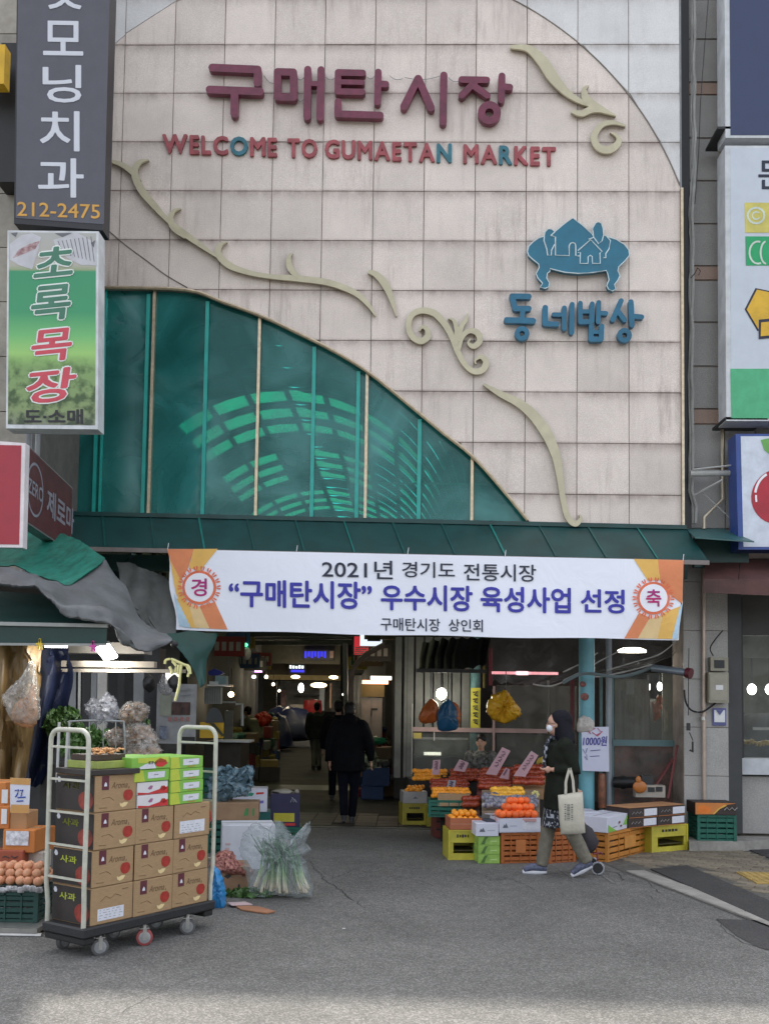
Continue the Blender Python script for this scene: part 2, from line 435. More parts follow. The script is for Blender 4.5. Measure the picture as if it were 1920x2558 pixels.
granite = stone('pink_grey_granite', (0.70, 0.605, 0.54), (0.87, 0.79, 0.73), 0.075, 0.55, (0.17, 0.11, 0.09), DIRT)
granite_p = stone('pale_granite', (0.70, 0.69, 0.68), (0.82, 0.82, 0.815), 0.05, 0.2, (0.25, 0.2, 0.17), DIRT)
granite_g = stone('grey_granite', (0.34, 0.33, 0.315), (0.47, 0.455, 0.43), 0.06, 0.25, (0.15, 0.13, 0.11))
granite_b = stone('peach_granite', (0.42, 0.29, 0.23), (0.5, 0.37, 0.31), 0.05, 0.2)
joint_m = M('joint_mortar', (0.30, 0.25, 0.22), 0.9, var=0.3, scale=3)

def asphalt(name, base, light, crack=True, sc=1.0):
    m = bpy.data.materials.new(name); m.use_nodes = True; MATS[name] = m
    nt = m.node_tree; L = nt.links; b = nt.nodes['Principled BSDF']; b.inputs['Roughness'].default_value = 0.85; b.inputs['Specular IOR Level'].default_value = 0.25
    ge = _n(nt, 'ShaderNodeNewGeometry')
    def nz(s, d, r=0.6, dist=0):
        n = _n(nt, 'ShaderNodeTexNoise'); n.inputs['Scale'].default_value = s; n.inputs['Detail'].default_value = d; n.inputs['Roughness'].default_value = r; n.inputs['Distortion'].default_value = dist
        L.new(ge.outputs['Position'], n.inputs['Vector']); return n.outputs[0]
    def rng(s, a, c, lo, hi):
        r = _n(nt, 'ShaderNodeMapRange'); r.inputs[1].default_value = a; r.inputs[2].default_value = c; r.inputs[3].default_value = lo; r.inputs[4].default_value = hi
        L.new(s, r.inputs[0]); return r.outputs[0]
    vo = _n(nt, 'ShaderNodeTexVoronoi'); vo.inputs['Scale'].default_value = 105 * sc; L.new(ge.outputs['Position'], vo.inputs['Vector'])
    mx = _n(nt, 'ShaderNodeMix', data_type='RGBA'); mx.inputs[6].default_value = (*base, 1); mx.inputs[7].default_value = (*light, 1)
    sep = _n(nt, 'ShaderNodeSeparateColor'); L.new(vo.outputs['Color'], sep.inputs[0])
    pw = _n(nt, 'ShaderNodeMath', operation='POWER'); L.new(sep.outputs[0], pw.inputs[0]); pw.inputs[1].default_value = 2.2
    L.new(pw.outputs[0], mx.inputs[0])
    big = rng(nz(0.55, 7, 0.65, 0.4), 0.3, 0.72, 0.74, 1.2); mid = rng(nz(7, 6, 0.7), 0.3, 0.7, 0.88, 1.1)
    k = _n(nt, 'ShaderNodeMath', operation='MULTIPLY'); L.new(big, k.inputs[0]); L.new(mid, k.inputs[1])
    # oil and gum spots
    sp = rng(nz(2.3, 3, 0.5), 0.68, 0.76, 1.0, 0.72); k3 = _n(nt, 'ShaderNodeMath', operation='MULTIPLY'); L.new(k.outputs[0], k3.inputs[0]); L.new(sp, k3.inputs[1])
    s = _n(nt, 'ShaderNodeVectorMath', operation='SCALE'); L.new(mx.outputs[2], s.inputs[0]); L.new(k3.outputs[0], s.inputs['Scale'])
    L.new(s.outputs[0], b.inputs['Base Color'])
    bp = _n(nt, 'ShaderNodeBump'); bp.inputs['Strength'].default_value = 0.5; bp.inputs['Distance'].default_value = 0.006
    L.new(vo.outputs['Distance'], bp.inputs['Height']); L.new(bp.outputs[0], b.inputs['Normal'])
    return m
asph = asphalt('worn_asphalt', (0.105, 0.103, 0.098), (0.235, 0.23, 0.218))
asph_d = asphalt('dark_patch_asphalt', (0.05, 0.05, 0.05), (0.095, 0.09, 0.09), sc=1.4)
conc = M('kerb_concrete', (0.30, 0.285, 0.26), 0.9, var=0.18, scale=9, bump=0.4, bscale=90, grime=0.35)
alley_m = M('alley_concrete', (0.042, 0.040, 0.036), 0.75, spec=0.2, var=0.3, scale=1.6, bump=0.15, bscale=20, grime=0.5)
paver_m = M('paver_concrete', (0.20, 0.17, 0.125), 0.9, var=0.18, scale=9, bump=0.4, bscale=70, rnd=0.22, grime=0.3)
dark_m = M('dark_metal', (0.03, 0.031, 0.033), 0.5, metal=0.2)
black_m = M('black_plastic', (0.012, 0.012, 0.013), 0.5)
white_m = M('white_paint', (0.72, 0.73, 0.74), 0.4, var=0.05)
gold_m = M('brushed_gold_trim', (0.52, 0.43, 0.30), 0.35, metal=0.7, var=0.15, scale=20)
steel_m = M('steel', (0.45, 0.44, 0.42), 0.35, metal=0.8, var=0.15, scale=12)
grey_m = M('grey_paint', (0.25, 0.26, 0.27), 0.5, grime=0.3)

# ------------------------------------------------------------------ ground
YF = 12.0
gb = MB(); gb.quad((-80, -40, 0), (80, -40, 0), (80, 200, 0), (-80, 200, 0))
ground = struct('ground', gb, asph)
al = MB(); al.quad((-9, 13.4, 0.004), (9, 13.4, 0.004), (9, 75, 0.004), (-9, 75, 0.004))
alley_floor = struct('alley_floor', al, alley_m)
# drain strip at the mouth of the alley
db = MB(); a = G(655, 1779); b = G(960, 1783); db.box(((a.x + b.x) / 2, 13.42, 0.008), (b.x - a.x + 1.2, 0.10, 0.012)); 
obj('drain_cover', db, M('drain_steel', (0.10, 0.1, 0.09), 0.5, metal=0.4, grime=0.4), alley_floor)
# worn tiles left in the alley floor
tm = M('alley_tile', (0.045, 0.04, 0.034), 0.6, var=0.15, rnd=0.3, grime=0.4)
tmesh = mesh_of('floor_tile', MB().cbox((0, 0, 0), (0.29, 0.29, 0.012), 0.004), tm)
for i in range(7):
    for j in range(5):
        p = G(655, 1770); x = p.x + 0.3 * i; y = 13.7 + 0.3 * j
        if random.random() < 0.82: share('floor_tile', tmesh, alley_floor, (x, y, 0.009), random.uniform(-.01, .01))
# cracks in the road: thin sunken tar lines
crm = M('crack_tar', (0.045, 0.045, 0.043), 0.9)
def crack(pts, w_=0.012, jit=0.02):
    w_ *= .7
    q = []
    P3 = [G(*p) for p in pts]
    for i in range(len(P3) - 1):
        n = max(2, int((P3[i + 1] - P3[i]).length / 0.06))
        for k in range(n):
            p = P3[i].lerp(P3[i + 1], k / n); q.append(p + V(random.uniform(-jit, jit), random.uniform(-jit, jit), 0))
    q.append(P3[-1]); m = MB(); vs = []
    for i, p in enumerate(q):
        t = (q[min(i + 1, len(q) - 1)] - q[max(i - 1, 0)]).normalized(); n = V(-t.y, t.x, 0) * w_ * random.uniform(0.25, 0.75)
        vs += [p + n + V(0, 0, 0.003), p - n + V(0, 0, 0.003)]
    m.add(vs, [(2 * i, 2 * i + 1, 2 * i + 3, 2 * i + 2) for i in range(len(q) - 1)])
    obj('crack', m, crm, ground)
crack([(668, 1862), (700, 1900), (730, 1920), (788, 1962)], 0.014)
crack([(640, 1850), (700, 1857), (760, 1850)], 0.010); crack([(690, 1880), (720, 1898), (765, 1878)], 0.009)
crack([(985, 1880), (1040, 1890), (1060, 1902), (1100, 1898), (1160, 1925)], 0.009)
crack([(1290, 1880), (1330, 1885), (1345, 1903), (1400, 1905), (1425, 1930)], 0.012)
crack([(1405, 1935), (1420, 1952)], 0.009)
crack([(860, 1895), (905, 1902), (935, 1915)], 0.008); crack([(260, 2190), (330, 2150), (420, 2110)], 0.004, 0.01)
crack([(1545, 1985), (1575, 2018), (1610, 2040), (1660, 2052)], 0.010)
pt_ = MB(); pt_.add([G(x, y, .004) for x, y in ((1545, 1985), (1700, 1990), (1700, 2060), (1640, 2048), (1590, 2022))], [(0, 1, 2, 3, 4)]); obj('asphalt_patch', pt_, asph_d, ground)
# road edge line
crack([(1341, 1881), (1420, 1912), (1500, 1943), (1590, 1978), (1655, 2004)], 0.018, 0.006)
# worn white dashes at the shop side
pm = M('worn_white_line', (0.17, 0.17, 0.16), 0.8, var=0.4, scale=30)
for a_, b_ in (((1195, 1868), (1240, 1900)), ((1265, 1866), (1325, 1908))):
    p, q = G(*a_, 0.004), G(*b_, 0.004); m = MB(); n = V(0.012, 0, 0); m.quad(p - n, p + n, q + n, q - n); obj('painted_line', m, pm, ground)

# ------------------------------------------------------------------ pavement at the right
pb = MB(); pv = [G(1338, 1880, 0.004), G(1660, 2003, 0.004), G(1900, 2090, 0.004), G(2100, 1900, 0.004), G(1760, 1795, 0.004), G(1500, 1815, 0.004), G(1300, 1862, 0.004)]
pb.add(pv, [tuple(range(7))]); pavement = struct('pavement', pb, M('paver_joint_sand', (0.10, 0.095, 0.085), 0.95, var=0.3, scale=14))
def inpoly(x, y, poly):
    c = False; n = len(poly)
    for i in range(n):
        x1, y1 = poly[i]; x2, y2 = poly[(i + 1) % n]
        if (y1 > y) != (y2 > y) and x < (x2 - x1) * (y - y1) / (y2 - y1) + x1: c = not c
    return c
kp, kq = G(1345, 1883), G(1655, 2002); kd = (kq - kp).normalized(); kn = V(-kd.y, kd.x, 0); kn = kn if kn.y > 0 else -kn
kang = atan2(kd.y, kd.x)
# kerb stones along the road edge
kme = mesh_of('kerb_stone', MB().cbox((0, 0, 0), (0.985, 0.20, 0.05), 0.006), conc)
for i in range(-1, 6):
    c = kp + kd * (0.5 + i * 1.0) + kn * 0.13
    if i >= 0: share('kerb_stone', kme, pavement, (c.x, c.y, -0.012), kang + random.uniform(-.004, .004))
kme2 = mesh_of('inner_kerb_stone', MB().cbox((0, 0, 0), (0.985, 0.16, 0.05), 0.006), conc)
slab = [(1404, 1880), (1483, 1872), (1700, 1966), (1700, 2012)]
slab2 = [(1559, 1815), (1588, 1803), (1720, 1866), (1690, 1868)]
for poly in (slab, slab2):
    m = MB(); m.prism([G(*p, 0.0) for p in poly], (0, 0, 0.016)); obj('dark_slab', m, asph_d, pavement)
area = [(1343, 1872), (1305, 1862), (1490, 1818), (1560, 1800), (1640, 1796), (1900, 1850), (1900, 2080), (1660, 2000)]
AW = [tuple(G(*p))[:2] for p in area]; SW = [[tuple(G(*p))[:2] for p in s] for s in (slab, slab2)]
pvs = [mesh_of('paver', MB().cbox((0, 0, 0), (0.192, 0.094, 0.04), 0.004), paver_m)]
yl = M('yellow_tactile', (0.42, 0.29, 0.09), 0.8, var=0.2, grime=0.4)
n_p = 0; pa = radians(-28)
ux, uy = V(cos(pa), sin(pa), 0), V(-sin(pa), cos(pa), 0); o0 = G(1345, 1883)
for j in range(-4, 42):
    for i in range(-16, 26):
        c = o0 + ux * (0.2 * i + (0.1 if j % 2 else 0)) + uy * (0.101 * j)
        if not inpoly(c.x, c.y, AW) or any(inpoly(c.x + ux.x * e, c.y + ux.y * e, s) for s in SW for e in (-.09, 0, .09)): continue
        if (c - kp).dot(kn) < 0.29: continue
        if n_p > 298: break
        n_p += 1; share('paver', pvs[0], pavement, (c.x, c.y, -0.006 + random.uniform(-.003, .003)), pa + random.uniform(-.02, .02), rot=(random.uniform(-.015, .015), random.uniform(-.015, .015), pa))
for dx, dy in ((0, 0), (1, 0), (0, 1), (1, 1)):
    c = G(1640, 1899) + V(0.305 * dx, 0.305 * dy - 0.2, 0); m = MB().cbox((c.x, c.y, 0.012), (0.3, 0.3, 0.03), 0.004)
    for a in range(4): m.box((c.x - 0.11 + a * 0.073, c.y, 0.029), (0.03, 0.26, 0.006))
    obj('tactile_paver', m, yl, pavement)

# ------------------------------------------------------------------ the tiled facade
def circ3(a, b, c):
    ax, ay, bx, by, cx, cy = *a, *b, *c
    d = 2 * (ax * (by - cy) + bx * (cy - ay) + cx * (ay - by))
    ux = ((ax * ax + ay * ay) * (by - cy) + (bx * bx + by * by) * (cy - ay) + (cx * cx + cy * cy) * (ay - by)) / d
    uy = ((ax * ax + ay * ay) * (cx - bx) + (bx * bx + by * by) * (ax - cx) + (cx * cx + cy * cy) * (bx - ax)) / d
    return ux, uy, math.hypot(ax - ux, ay - uy)
F2 = lambda x, y: (P(x, y, YF).x, P(x, y, YF).z)
open_d = [(60, 618), (215, 621), (400, 626), (480, 652), (565, 683), (640, 718), (720, 758), (795, 804), (880, 872), (960, 938), (1020, 986), (1080, 1052), (1152, 1140)]
OPN = [F2(*p) for p in rib([(float(a), float(b)) for a, b in open_d], 4)]
def zc(x):
    if x <= OPN[0][0]: return OPN[0][1]
    for (x1, z1), (x2, z2) in zip(OPN, OPN[1:]):
        if x <= x2: return z1 + (z2 - z1) * (x - x1) / (x2 - x1)
    return -99
XR = F2(1470, 800)[0]; XL = F2(100, 400)[0]; ZB = F2(1300, 1141)[1]; ZT = 11.6
PT = 0.628; Z0 = F2(1250, 957)[1]
arc = circ3(F2(1110, 0), F2(1330, 172), F2(1470, 408))
def clip(poly, nx, nz, d, keep_in=True):
    out = []; s = 1 if keep_in else -1
    for i in range(len(poly)):
        a, b = poly[i], poly[(i + 1) % len(poly)]; da = s * (d - a[0] * nx - a[1] * nz); db_ = s * (d - b[0] * nx - b[1] * nz)
        if da >= 0: out.append(a)
        if da * db_ < 0:
            t = da / (da - db_); out.append((a[0] + (b[0] - a[0]) * t, a[1] + (b[1] - a[1]) * t))
    return out
facade = thing('market_building', 'pink granite tiled market front with a green glass quarter arch over the alley', 'building', (XR, YF + 0.3, 0))
wall = MB()      # backing wall following the opening
top = [(XL, ZT), (XR, ZT), (XR, ZB)]
bot = [(OPN[-1][0], ZB)] + [p for p in reversed(OPN) if p[1] > ZB and p[0] > XL] + [(XL, OPN[0][1])]
poly = top + bot
wall.prism([V(x, YF + 0.018, z) for x, z in poly], (0, 0.33, 0))
fwall = obj('wall', wall, joint_m, facade)
G_ = 0.0045
for i in range(0, 13):
    x1 = XR - i * PT; x0 = max(x1 - PT, XL)
    if x1 <= XL + 0.05: break
    for j in range(-3, 10):
        z0 = Z0 + j * PT; z1 = z0 + PT
        z0 = max(z0, ZB)
        if z1 - z0 < 0.05: continue
        a0, a1, b0, b1 = x0 + G_, x1 - G_, z0 + G_, min(z1, ZT) - G_
        if b1 - b0 < 0.05: continue
        N = 10; xs = [a0 + (a1 - a0) * k / N for k in range(N + 1)]
        lows = [max(b0, zc(x) + 0.012) for x in xs]
        pts = [(x, l) for x, l in zip(xs, lows) if l < b1 - 0.01]
        if len(pts) < 2: continue
        if len(pts) < N + 1:
            pts = [(pts[0][0] - 0.3 * (a1 - a0) / N if pts[0][0] > a0 + 0.01 else pts[0][0], b1)] + pts
            pol = pts + [(a1, b1)]
        elif all(abs(l - b0) < 1e-6 for l in lows): pol = [(a0, b0), (a1, b0), (a1, b1), (a0, b1)]
        else: pol = pts + [(a1, b1), (a0, b1)]
        cx = sum(p[0] for p in pol) / len(pol) - arc[0]; cz = sum(p[1] for p in pol) / len(pol) - arc[1]; l = math.hypot(cx, cz); nx, nz = cx / l, cz / l
        d = arc[0] * nx + arc[1] * nz + arc[2]
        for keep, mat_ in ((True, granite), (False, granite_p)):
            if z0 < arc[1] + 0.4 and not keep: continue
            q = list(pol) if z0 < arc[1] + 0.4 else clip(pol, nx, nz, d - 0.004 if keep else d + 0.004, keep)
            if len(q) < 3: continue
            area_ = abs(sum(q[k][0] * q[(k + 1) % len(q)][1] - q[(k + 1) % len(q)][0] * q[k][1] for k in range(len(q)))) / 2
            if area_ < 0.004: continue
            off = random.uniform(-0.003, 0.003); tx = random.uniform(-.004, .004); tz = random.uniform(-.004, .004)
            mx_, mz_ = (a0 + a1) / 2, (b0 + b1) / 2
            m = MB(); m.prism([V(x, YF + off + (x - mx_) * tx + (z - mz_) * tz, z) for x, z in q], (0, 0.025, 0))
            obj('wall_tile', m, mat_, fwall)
# trims
tr = MB()
q = [(arc[0] + arc[2] * cos(t), arc[1] + arc[2] * sin(t)) for t in [radians(-8) + radians(98) * k / 60 for k in range(61)]]
tr.tube([V(x, YF - 0.006, z) for x, z in q if x < XR and z < ZT and z > F2(1470, 410)[1] - .02], 0.007, 6)
q = [F2(*p) for p in rib([(200., 470.), (222., 487.), (270., 528.), (320., 565.), (360., 595.), (405., 621.)], 5)]
tr.tube([V(x, YF - 0.006, z) for x, z in q], 0.006, 6)
obj('arc_trim', tr, M('dull_trim', (0.22, 0.2, 0.18), 0.5, metal=0.4), facade)
tr = MB(); pts = [V(x, YF - 0.004, z) for x, z in OPN]
tr.tube([p for p in pts if p.z > ZB], 0.022, 6); obj('opening_trim', tr, gold_m, facade)
tr = MB(); ze = F2(1470, 408)[1]
tr.box((XR + 0.012, YF - 0.01, (ZB + ze) / 2), (0.03, 0.06, ze - ZB)); obj('edge_trim', tr, gold_m, facade)
tr = MB(); tr.box((XR + 0.01, YF + 0.05, (ze + ZT) / 2), (0.02, 0.09, ZT - ze)); obj('edge_return', tr, grey_m, facade)

# ------------------------------------------------------------------ green glass quarter arch
def glassmat():
    m = bpy.data.materials.new('green_polycarbonate'); m.use_nodes = True; MATS['green_polycarbonate'] = m
    nt = m.node_tree; L = nt.links; nt.nodes.clear()
    o = _n(nt, 'ShaderNodeOutputMaterial'); t = _n(nt, 'ShaderNodeBsdfTransparent'); t.inputs[0].default_value = (0.09, 0.60, 0.54, 1)
    d = _n(nt, 'ShaderNodeBsdfPrincipled'); d.inputs['Base Color'].default_value = (0.055, 0.34, 0.33, 1); d.inputs['Roughness'].default_value = 0.16; d.inputs['Specular IOR Level'].default_value = 0.9
    tc = _n(nt, 'ShaderNodeNewGeometry'); n = _n(nt, 'ShaderNodeTexNoise'); n.inputs['Scale'].default_value = 1.1; n.inputs['Detail'].default_value = 3; n.inputs['Distortion'].default_value = 1.2
    L.new(tc.outputs['Position'], n.inputs['Vector'])
    bp = _n(nt, 'ShaderNodeBump'); bp.inputs['Strength'].default_value = 0.35; bp.inputs['Distance'].default_value = 0.05; L.new(n.outputs[0], bp.inputs['Height']); L.new(bp.outputs[0], d.inputs['Normal'])
    mr = _n(nt, 'ShaderNodeMapRange'); mr.inputs[1].default_value = 0.3; mr.inputs[2].default_value = 0.7; mr.inputs[3].default_value = 0.24; mr.inputs[4].default_value = 0.56; L.new(n.outputs[0], mr.inputs[0])
    mx = _n(nt, 'ShaderNodeMixShader'); L.new(mr.outputs[0], mx.inputs[0]); L.new(t.outputs[0], mx.inputs[1]); L.new(d.outputs[0], mx.inputs[2]); L.new(mx.outputs[0], o.inputs[0])
    return m
glass_m = glassmat()
teal_m = M('teal_frame', (0.02, 0.36, 0.31), 0.4, var=0.1)
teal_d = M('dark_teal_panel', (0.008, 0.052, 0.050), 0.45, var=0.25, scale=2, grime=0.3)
ag = thing('arch_window', 'green polycarbonate quarter-arch window with gold mullions above the market entrance', 'window', (F2(700, 1130)[0], YF + 0.1, ZB))
mulx = [F2(90, 1060)[0], F2(218, 900)[0], F2(325, 870)[0], F2(555, 900)[0], F2(790, 960)[0], F2(1019, 1060)[0], OPN[-1][0]]
for k in range(6):
    xa, xb = mulx[k] + 0.012, mulx[k + 1] - 0.012; N = 8; xs = [xa + (xb - xa) * i / N for i in range(N + 1)]
    pol = [(xa, ZB - 0.02)] + ([(xb, ZB - 0.02)] if zc(xb) > ZB else []) + [(x, max(zc(x) + 0.02, ZB - 0.01)) for x in reversed(xs)]
    m = MB(); m.prism([V(x, YF + 0.09, z) for x, z in pol], (0, 0.006, 0)); obj('pane', m, glass_m, ag)
for k in (1, 2, 3, 4, 5):
    m = MB(); zt = zc(mulx[k]); m.box((mulx[k], YF + 0.06, (ZB + zt) / 2), (0.035 if k > 1 else 0.02, 0.05, zt - ZB)); obj('mullion', m, gold_m if k > 1 else teal_m, ag)
for xd, yd in ((312, 850), (441, 850), (675, 900), (772, 900), (905, 1000), (205, 900)):
    x = F2(xd, yd)[0]; zt = zc(x) - 0.05; m = MB(); m.box((x, YF + 0.07, (ZB + zt) / 2), (0.045, 0.03, zt - ZB)); obj('inner_post', m, teal_m, ag)
zb = F2(500, 805)[1]; m = MB(); xe = [x for x, z in OPN if z > zb][-1]; m.box(((mulx[0] + xe) / 2, YF + 0.12, zb), (xe - mulx[0], 0.03, 0.02)); obj('cross_rail', m, teal_d, ag)
zb = F2(950, 1040)[1]; m = MB(); xe = [x for x, z in OPN if z > zb][-1]; m.box(((mulx[4] + xe) / 2, YF + 0.12, zb), (xe - mulx[4], 0.03, 0.02)); obj('cross_rail', m, teal_m, ag)
# frame along the curve, behind the glass
m = MB(); m.tube([V(x, YF + 0.14, z - 0.05) for x, z in OPN if z > ZB], 0.035, 6); obj('curved_frame', m, teal_m, ag)

# ------------------------------------------------------------------ arcade vault seen through the glass
VXC = P(655, 1100, 20).x; VR = 3.0; VZ = 4.0; vdir = (P(690, 1300, 40).x - P(655, 1200, 16).x) / 24.0
def vp(t, y, r=VR): return V(VXC + (y - 20) * 0.0 + r * cos(t), y, VZ + r * sin(t) * 1.0)
vault = thing('arcade_roof', 'barrel-vaulted arcade roof with steel ribs and translucent panels seen through the green glass', 'roof', (VXC, 13, 0))
trl = bpy.data.materials.new('translucent_roof_panel'); trl.use_nodes = True; nt = trl.node_tree; nt.nodes.clear()
o_ = _n(nt, 'ShaderNodeOutputMaterial'); t_ = _n(nt, 'ShaderNodeBsdfTranslucent'); t_.inputs[0].default_value = (0.46, 0.50, 0.30, 1); g_ = _n(nt, 'ShaderNodeBsdfDiffuse'); g_.inputs[0].default_value = (0.5, 0.52, 0.45, 1)
x_ = _n(nt, 'ShaderNodeMixShader'); x_.inputs[0].default_value = 0.25; nt.links.new(t_.outputs[0], x_.inputs[1]); nt.links.new(g_.outputs[0], x_.inputs[2]); nt.links.new(x_.outputs[0], o_.inputs[0])
shut = M('opaque_roof_sheet', (0.10, 0.11, 0.09), 0.6)
NA = 14; ys = [12.6 + 1.0 * k for k in range(0, 23)]
for k, y in enumerate(ys):
    m = MB(); m.tube([vp(pi * a / 28, y, VR - 0.05) for a in range(29)], 0.05, 5); obj('rib', m, dark_m, vault)
for k in range(len(ys) - 1):
    ya, yb = ys[k] + 0.12, ys[k + 1] - 0.12
    for a in range(NA):
        t0, t1 = pi * a / NA + 0.003, pi * (a + 1) / NA - 0.003
        lit = (2 <= a <= 9) and k > 2 and (k % 4 in (0, 1, 2)) and not (a in (4, 7) and k % 8 < 4)
        m = MB(); m.quad(vp(t0, ya), vp(t1, ya), vp(t1, yb), vp(t0, yb)); obj('roof_panel', m, trl if lit else shut, vault)
m = MB()
for a in range(NA + 1): m.bar(vp(pi * a / NA, 12.5, VR + 0.02), vp(pi * a / NA, 34.7, VR + 0.02), 0.09, 0.09)
for k in range(len(ys)): m.loft([[vp(pi * a / 28, ys[k] - 0.15, VR + 0.03) for a in range(29)], [vp(pi * a / 28, ys[k] + 0.15, VR + 0.03) for a in range(29)]], closed=False)
obj('purlin_frame', m, shut, vault)
m = MB(); m.add([vp(pi * a / 28, 34.7, VR + .02) for a in range(29)], [tuple(range(29))]); obj('end_wall', m, M('far_gable', (0.30, 0.31, 0.27), 0.7), vault)
# upper walls each side, between vault and alley roof
for sx, nm in ((-1, 'left'), (1, 'right')):
    m = MB(); m.box((VXC + sx * (VR + 0.06), 24, 5.0), (0.1, 23.5, 2.2)); obj('side_wall', m, M('side_wall_paint', (0.07, 0.08, 0.075), 0.8), vault)

# ------------------------------------------------------------------ lean-to canopy over the entrance
can = thing('canopy', 'dark teal lean-to canopy with bright ribs running along the facade above the banner', 'canopy', (F2(830, 1150)[0], YF, ZB))
ca, cb = P(118, 1112, YF - 0.02), P(1481, 1143, YF - 0.02); cc, cdn = P(120, 1181, 11.3), P(1530, 1212, 11.3)
NP = 13
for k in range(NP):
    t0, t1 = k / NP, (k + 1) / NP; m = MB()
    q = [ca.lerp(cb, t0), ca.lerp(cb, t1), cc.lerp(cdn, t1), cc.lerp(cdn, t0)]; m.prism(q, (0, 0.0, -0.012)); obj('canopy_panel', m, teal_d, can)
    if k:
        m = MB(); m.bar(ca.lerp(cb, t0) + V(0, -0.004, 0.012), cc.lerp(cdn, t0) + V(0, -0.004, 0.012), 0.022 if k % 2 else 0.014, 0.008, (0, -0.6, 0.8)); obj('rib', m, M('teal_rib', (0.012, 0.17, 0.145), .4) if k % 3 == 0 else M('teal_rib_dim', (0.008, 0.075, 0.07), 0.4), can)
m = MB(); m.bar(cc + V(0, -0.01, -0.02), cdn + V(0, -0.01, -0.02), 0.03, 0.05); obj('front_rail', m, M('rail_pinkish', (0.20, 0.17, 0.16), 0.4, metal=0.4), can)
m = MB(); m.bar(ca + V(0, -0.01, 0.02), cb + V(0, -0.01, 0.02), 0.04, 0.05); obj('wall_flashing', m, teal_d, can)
for t in (0.02, 0.12, 0.3, 0.5, 0.7, 0.9):
    p = cc.lerp(cdn, t); q = ca.lerp(cb, t); m = MB(); m.bar(p + V(0, 0.02, -0.05), V(q.x, q.y, p.z - 0.05), 0.04, 0.04); obj('bracket', m, teal_d, can)
m = MB(); a = P(1470, 1142, 12.1); b = P(1560, 1141, 12.1); m.prism([P(1481, 1142, 12.1), P(1560, 1140, 12.25), P(1628, 1169, 11.5), P(1500, 1160, 11.5)], (0, 0, -0.015)); obj('side_panel', m, M('side_canopy', (0.03, 0.10, 0.10), 0.4), can)
m = MB(); m.box((P(1555, 1195, 12.1).x, 12.1, P(1555, 1195, 12.1).z), (0.65, 0.1, 0.36)); obj('box_beam', m, teal_d, can)
# beam and frame under the canopy (above the alley mouth)
bm_ = MB(); p0, p1 = P(150, 1215, 12.2), P(1480, 1235, 12.2); bm_.bar(p0, p1, 0.15, 0.20); tag(solo('entrance_beam', bm_, M('beam_green', (0.012, 0.06, 0.052), 0.5), 'dark green steel beam across the alley mouth behind the banner', 'beam'), 'dark green steel beam across the alley mouth behind the banner', 'beam')
# ------------------------------------------------------------------ raised Korean lettering
mar = M('maroon_letter', (0.17, 0.028, 0.06), 0.35, var=0.18, scale=10, grime=0.3)
bluel = M('blue_letter', (0.010, 0.135, 0.235), 0.35, var=0.15, scale=9, grime=0.3)
z8 = lambda x, y: ((500 + x / 2.075) / S_D, (130 + y / 2.075) / S_D)
z7 = lambda x, y: ((1240 + x / 4.368) / S_D, (500 + y / 4.368) / S_D)
LY = YF - 0.11
def letter(parent, strokes, rings, zf, wscale, Y, dep, mat_):
    """strokes: (points, width) polylines in zoomed coordinates"""
    m = MB()
    for k, (pts, w_) in enumerate(strokes):
        q = [zf(*p) for p in pts]
        for i in range(len(q) - 1): capsule(m, q[i], q[i + 1], w_ * wscale, Y - 0.0006 * (k + i * 3), dep)
    for (c, ro, ri) in rings: ringd(m, zf(*c), ro * wscale, ri * wscale, Y - 0.003, dep)
    return obj('letter', m, mat_, parent)
s8 = 1 / 2.075 / S_D; s7 = 1 / 4.368 / S_D
sg = thing('market_name_sign', 'big raised maroon Korean letters spelling the market name high on the tiles', 'sign', P(830, 250, LY))
letter(sg, [([(62, 78), (298, 88), (296, 158)], 40), ([(48, 192), (310, 202)], 40), ([(178, 205), (176, 318)], 40)], [], z8, s8, LY, .08, mar)
letter(sg, [([(400, 100), (483, 102), (483, 232), (400, 230), (400, 100)], 38), ([(557, 88), (553, 332)], 38), ([(626, 90), (620, 335)], 38), ([(557, 160), (625, 162)], 26)], [], z8, s8, LY, .08, mar)
letter(sg, [([(714, 103), (712, 202)], 34), ([(714, 103), (842, 106)], 34), ([(712, 152), (840, 155)], 26), ([(712, 202), (840, 204)], 32),
            ([(922, 102), (918, 256)], 36), ([(922, 162), (962, 164)], 34), ([(714, 255), (712, 318), (932, 325)], 36)], [], z8, s8, LY, .08, mar)
letter(sg, [([(1128, 135), (1055, 280)], 38), ([(1130, 135), (1196, 286)], 38), ([(1262, 118), (1258, 360)], 38)], [], z8, s8, LY, .08, mar)
letter(sg, [([(1354, 140), (1484, 142)], 34), ([(1424, 152), (1354, 222)], 34), ([(1410, 168), (1488, 222)], 34), ([(1563, 122), (1560, 246)], 36), ([(1562, 176), (1604, 180)], 34)], [((1498, 312), 60, 22)], z8, s8, LY, .08, mar)
m = MB()
for (a, b) in (((330, 120), (385, 160)), ((500, 130), (540, 128)), ((650, 128), (700, 130)), ((865, 128), (905, 120)), ((980, 120), (1050, 135)), ((1060, 130), (1240, 124)), ((1285, 130), (1345, 145)), ((500, 240), (540, 240))):
    q = [P(*z8(a[0] + (b[0] - a[0]) * t, a[1] + (b[1] - a[1]) * t + 14 * sin(pi * t)), YF - 0.03) for t in [i / 6 for i in range(7)]]; m.tube(q, 0.004, 4)
obj('wire', m, grey_m, sg)
sb = thing('neighbourhood_table_sign', 'raised blue Korean letters below the blue table emblem on the tiles', 'sign', P(1240, 740, LY))
W = 60
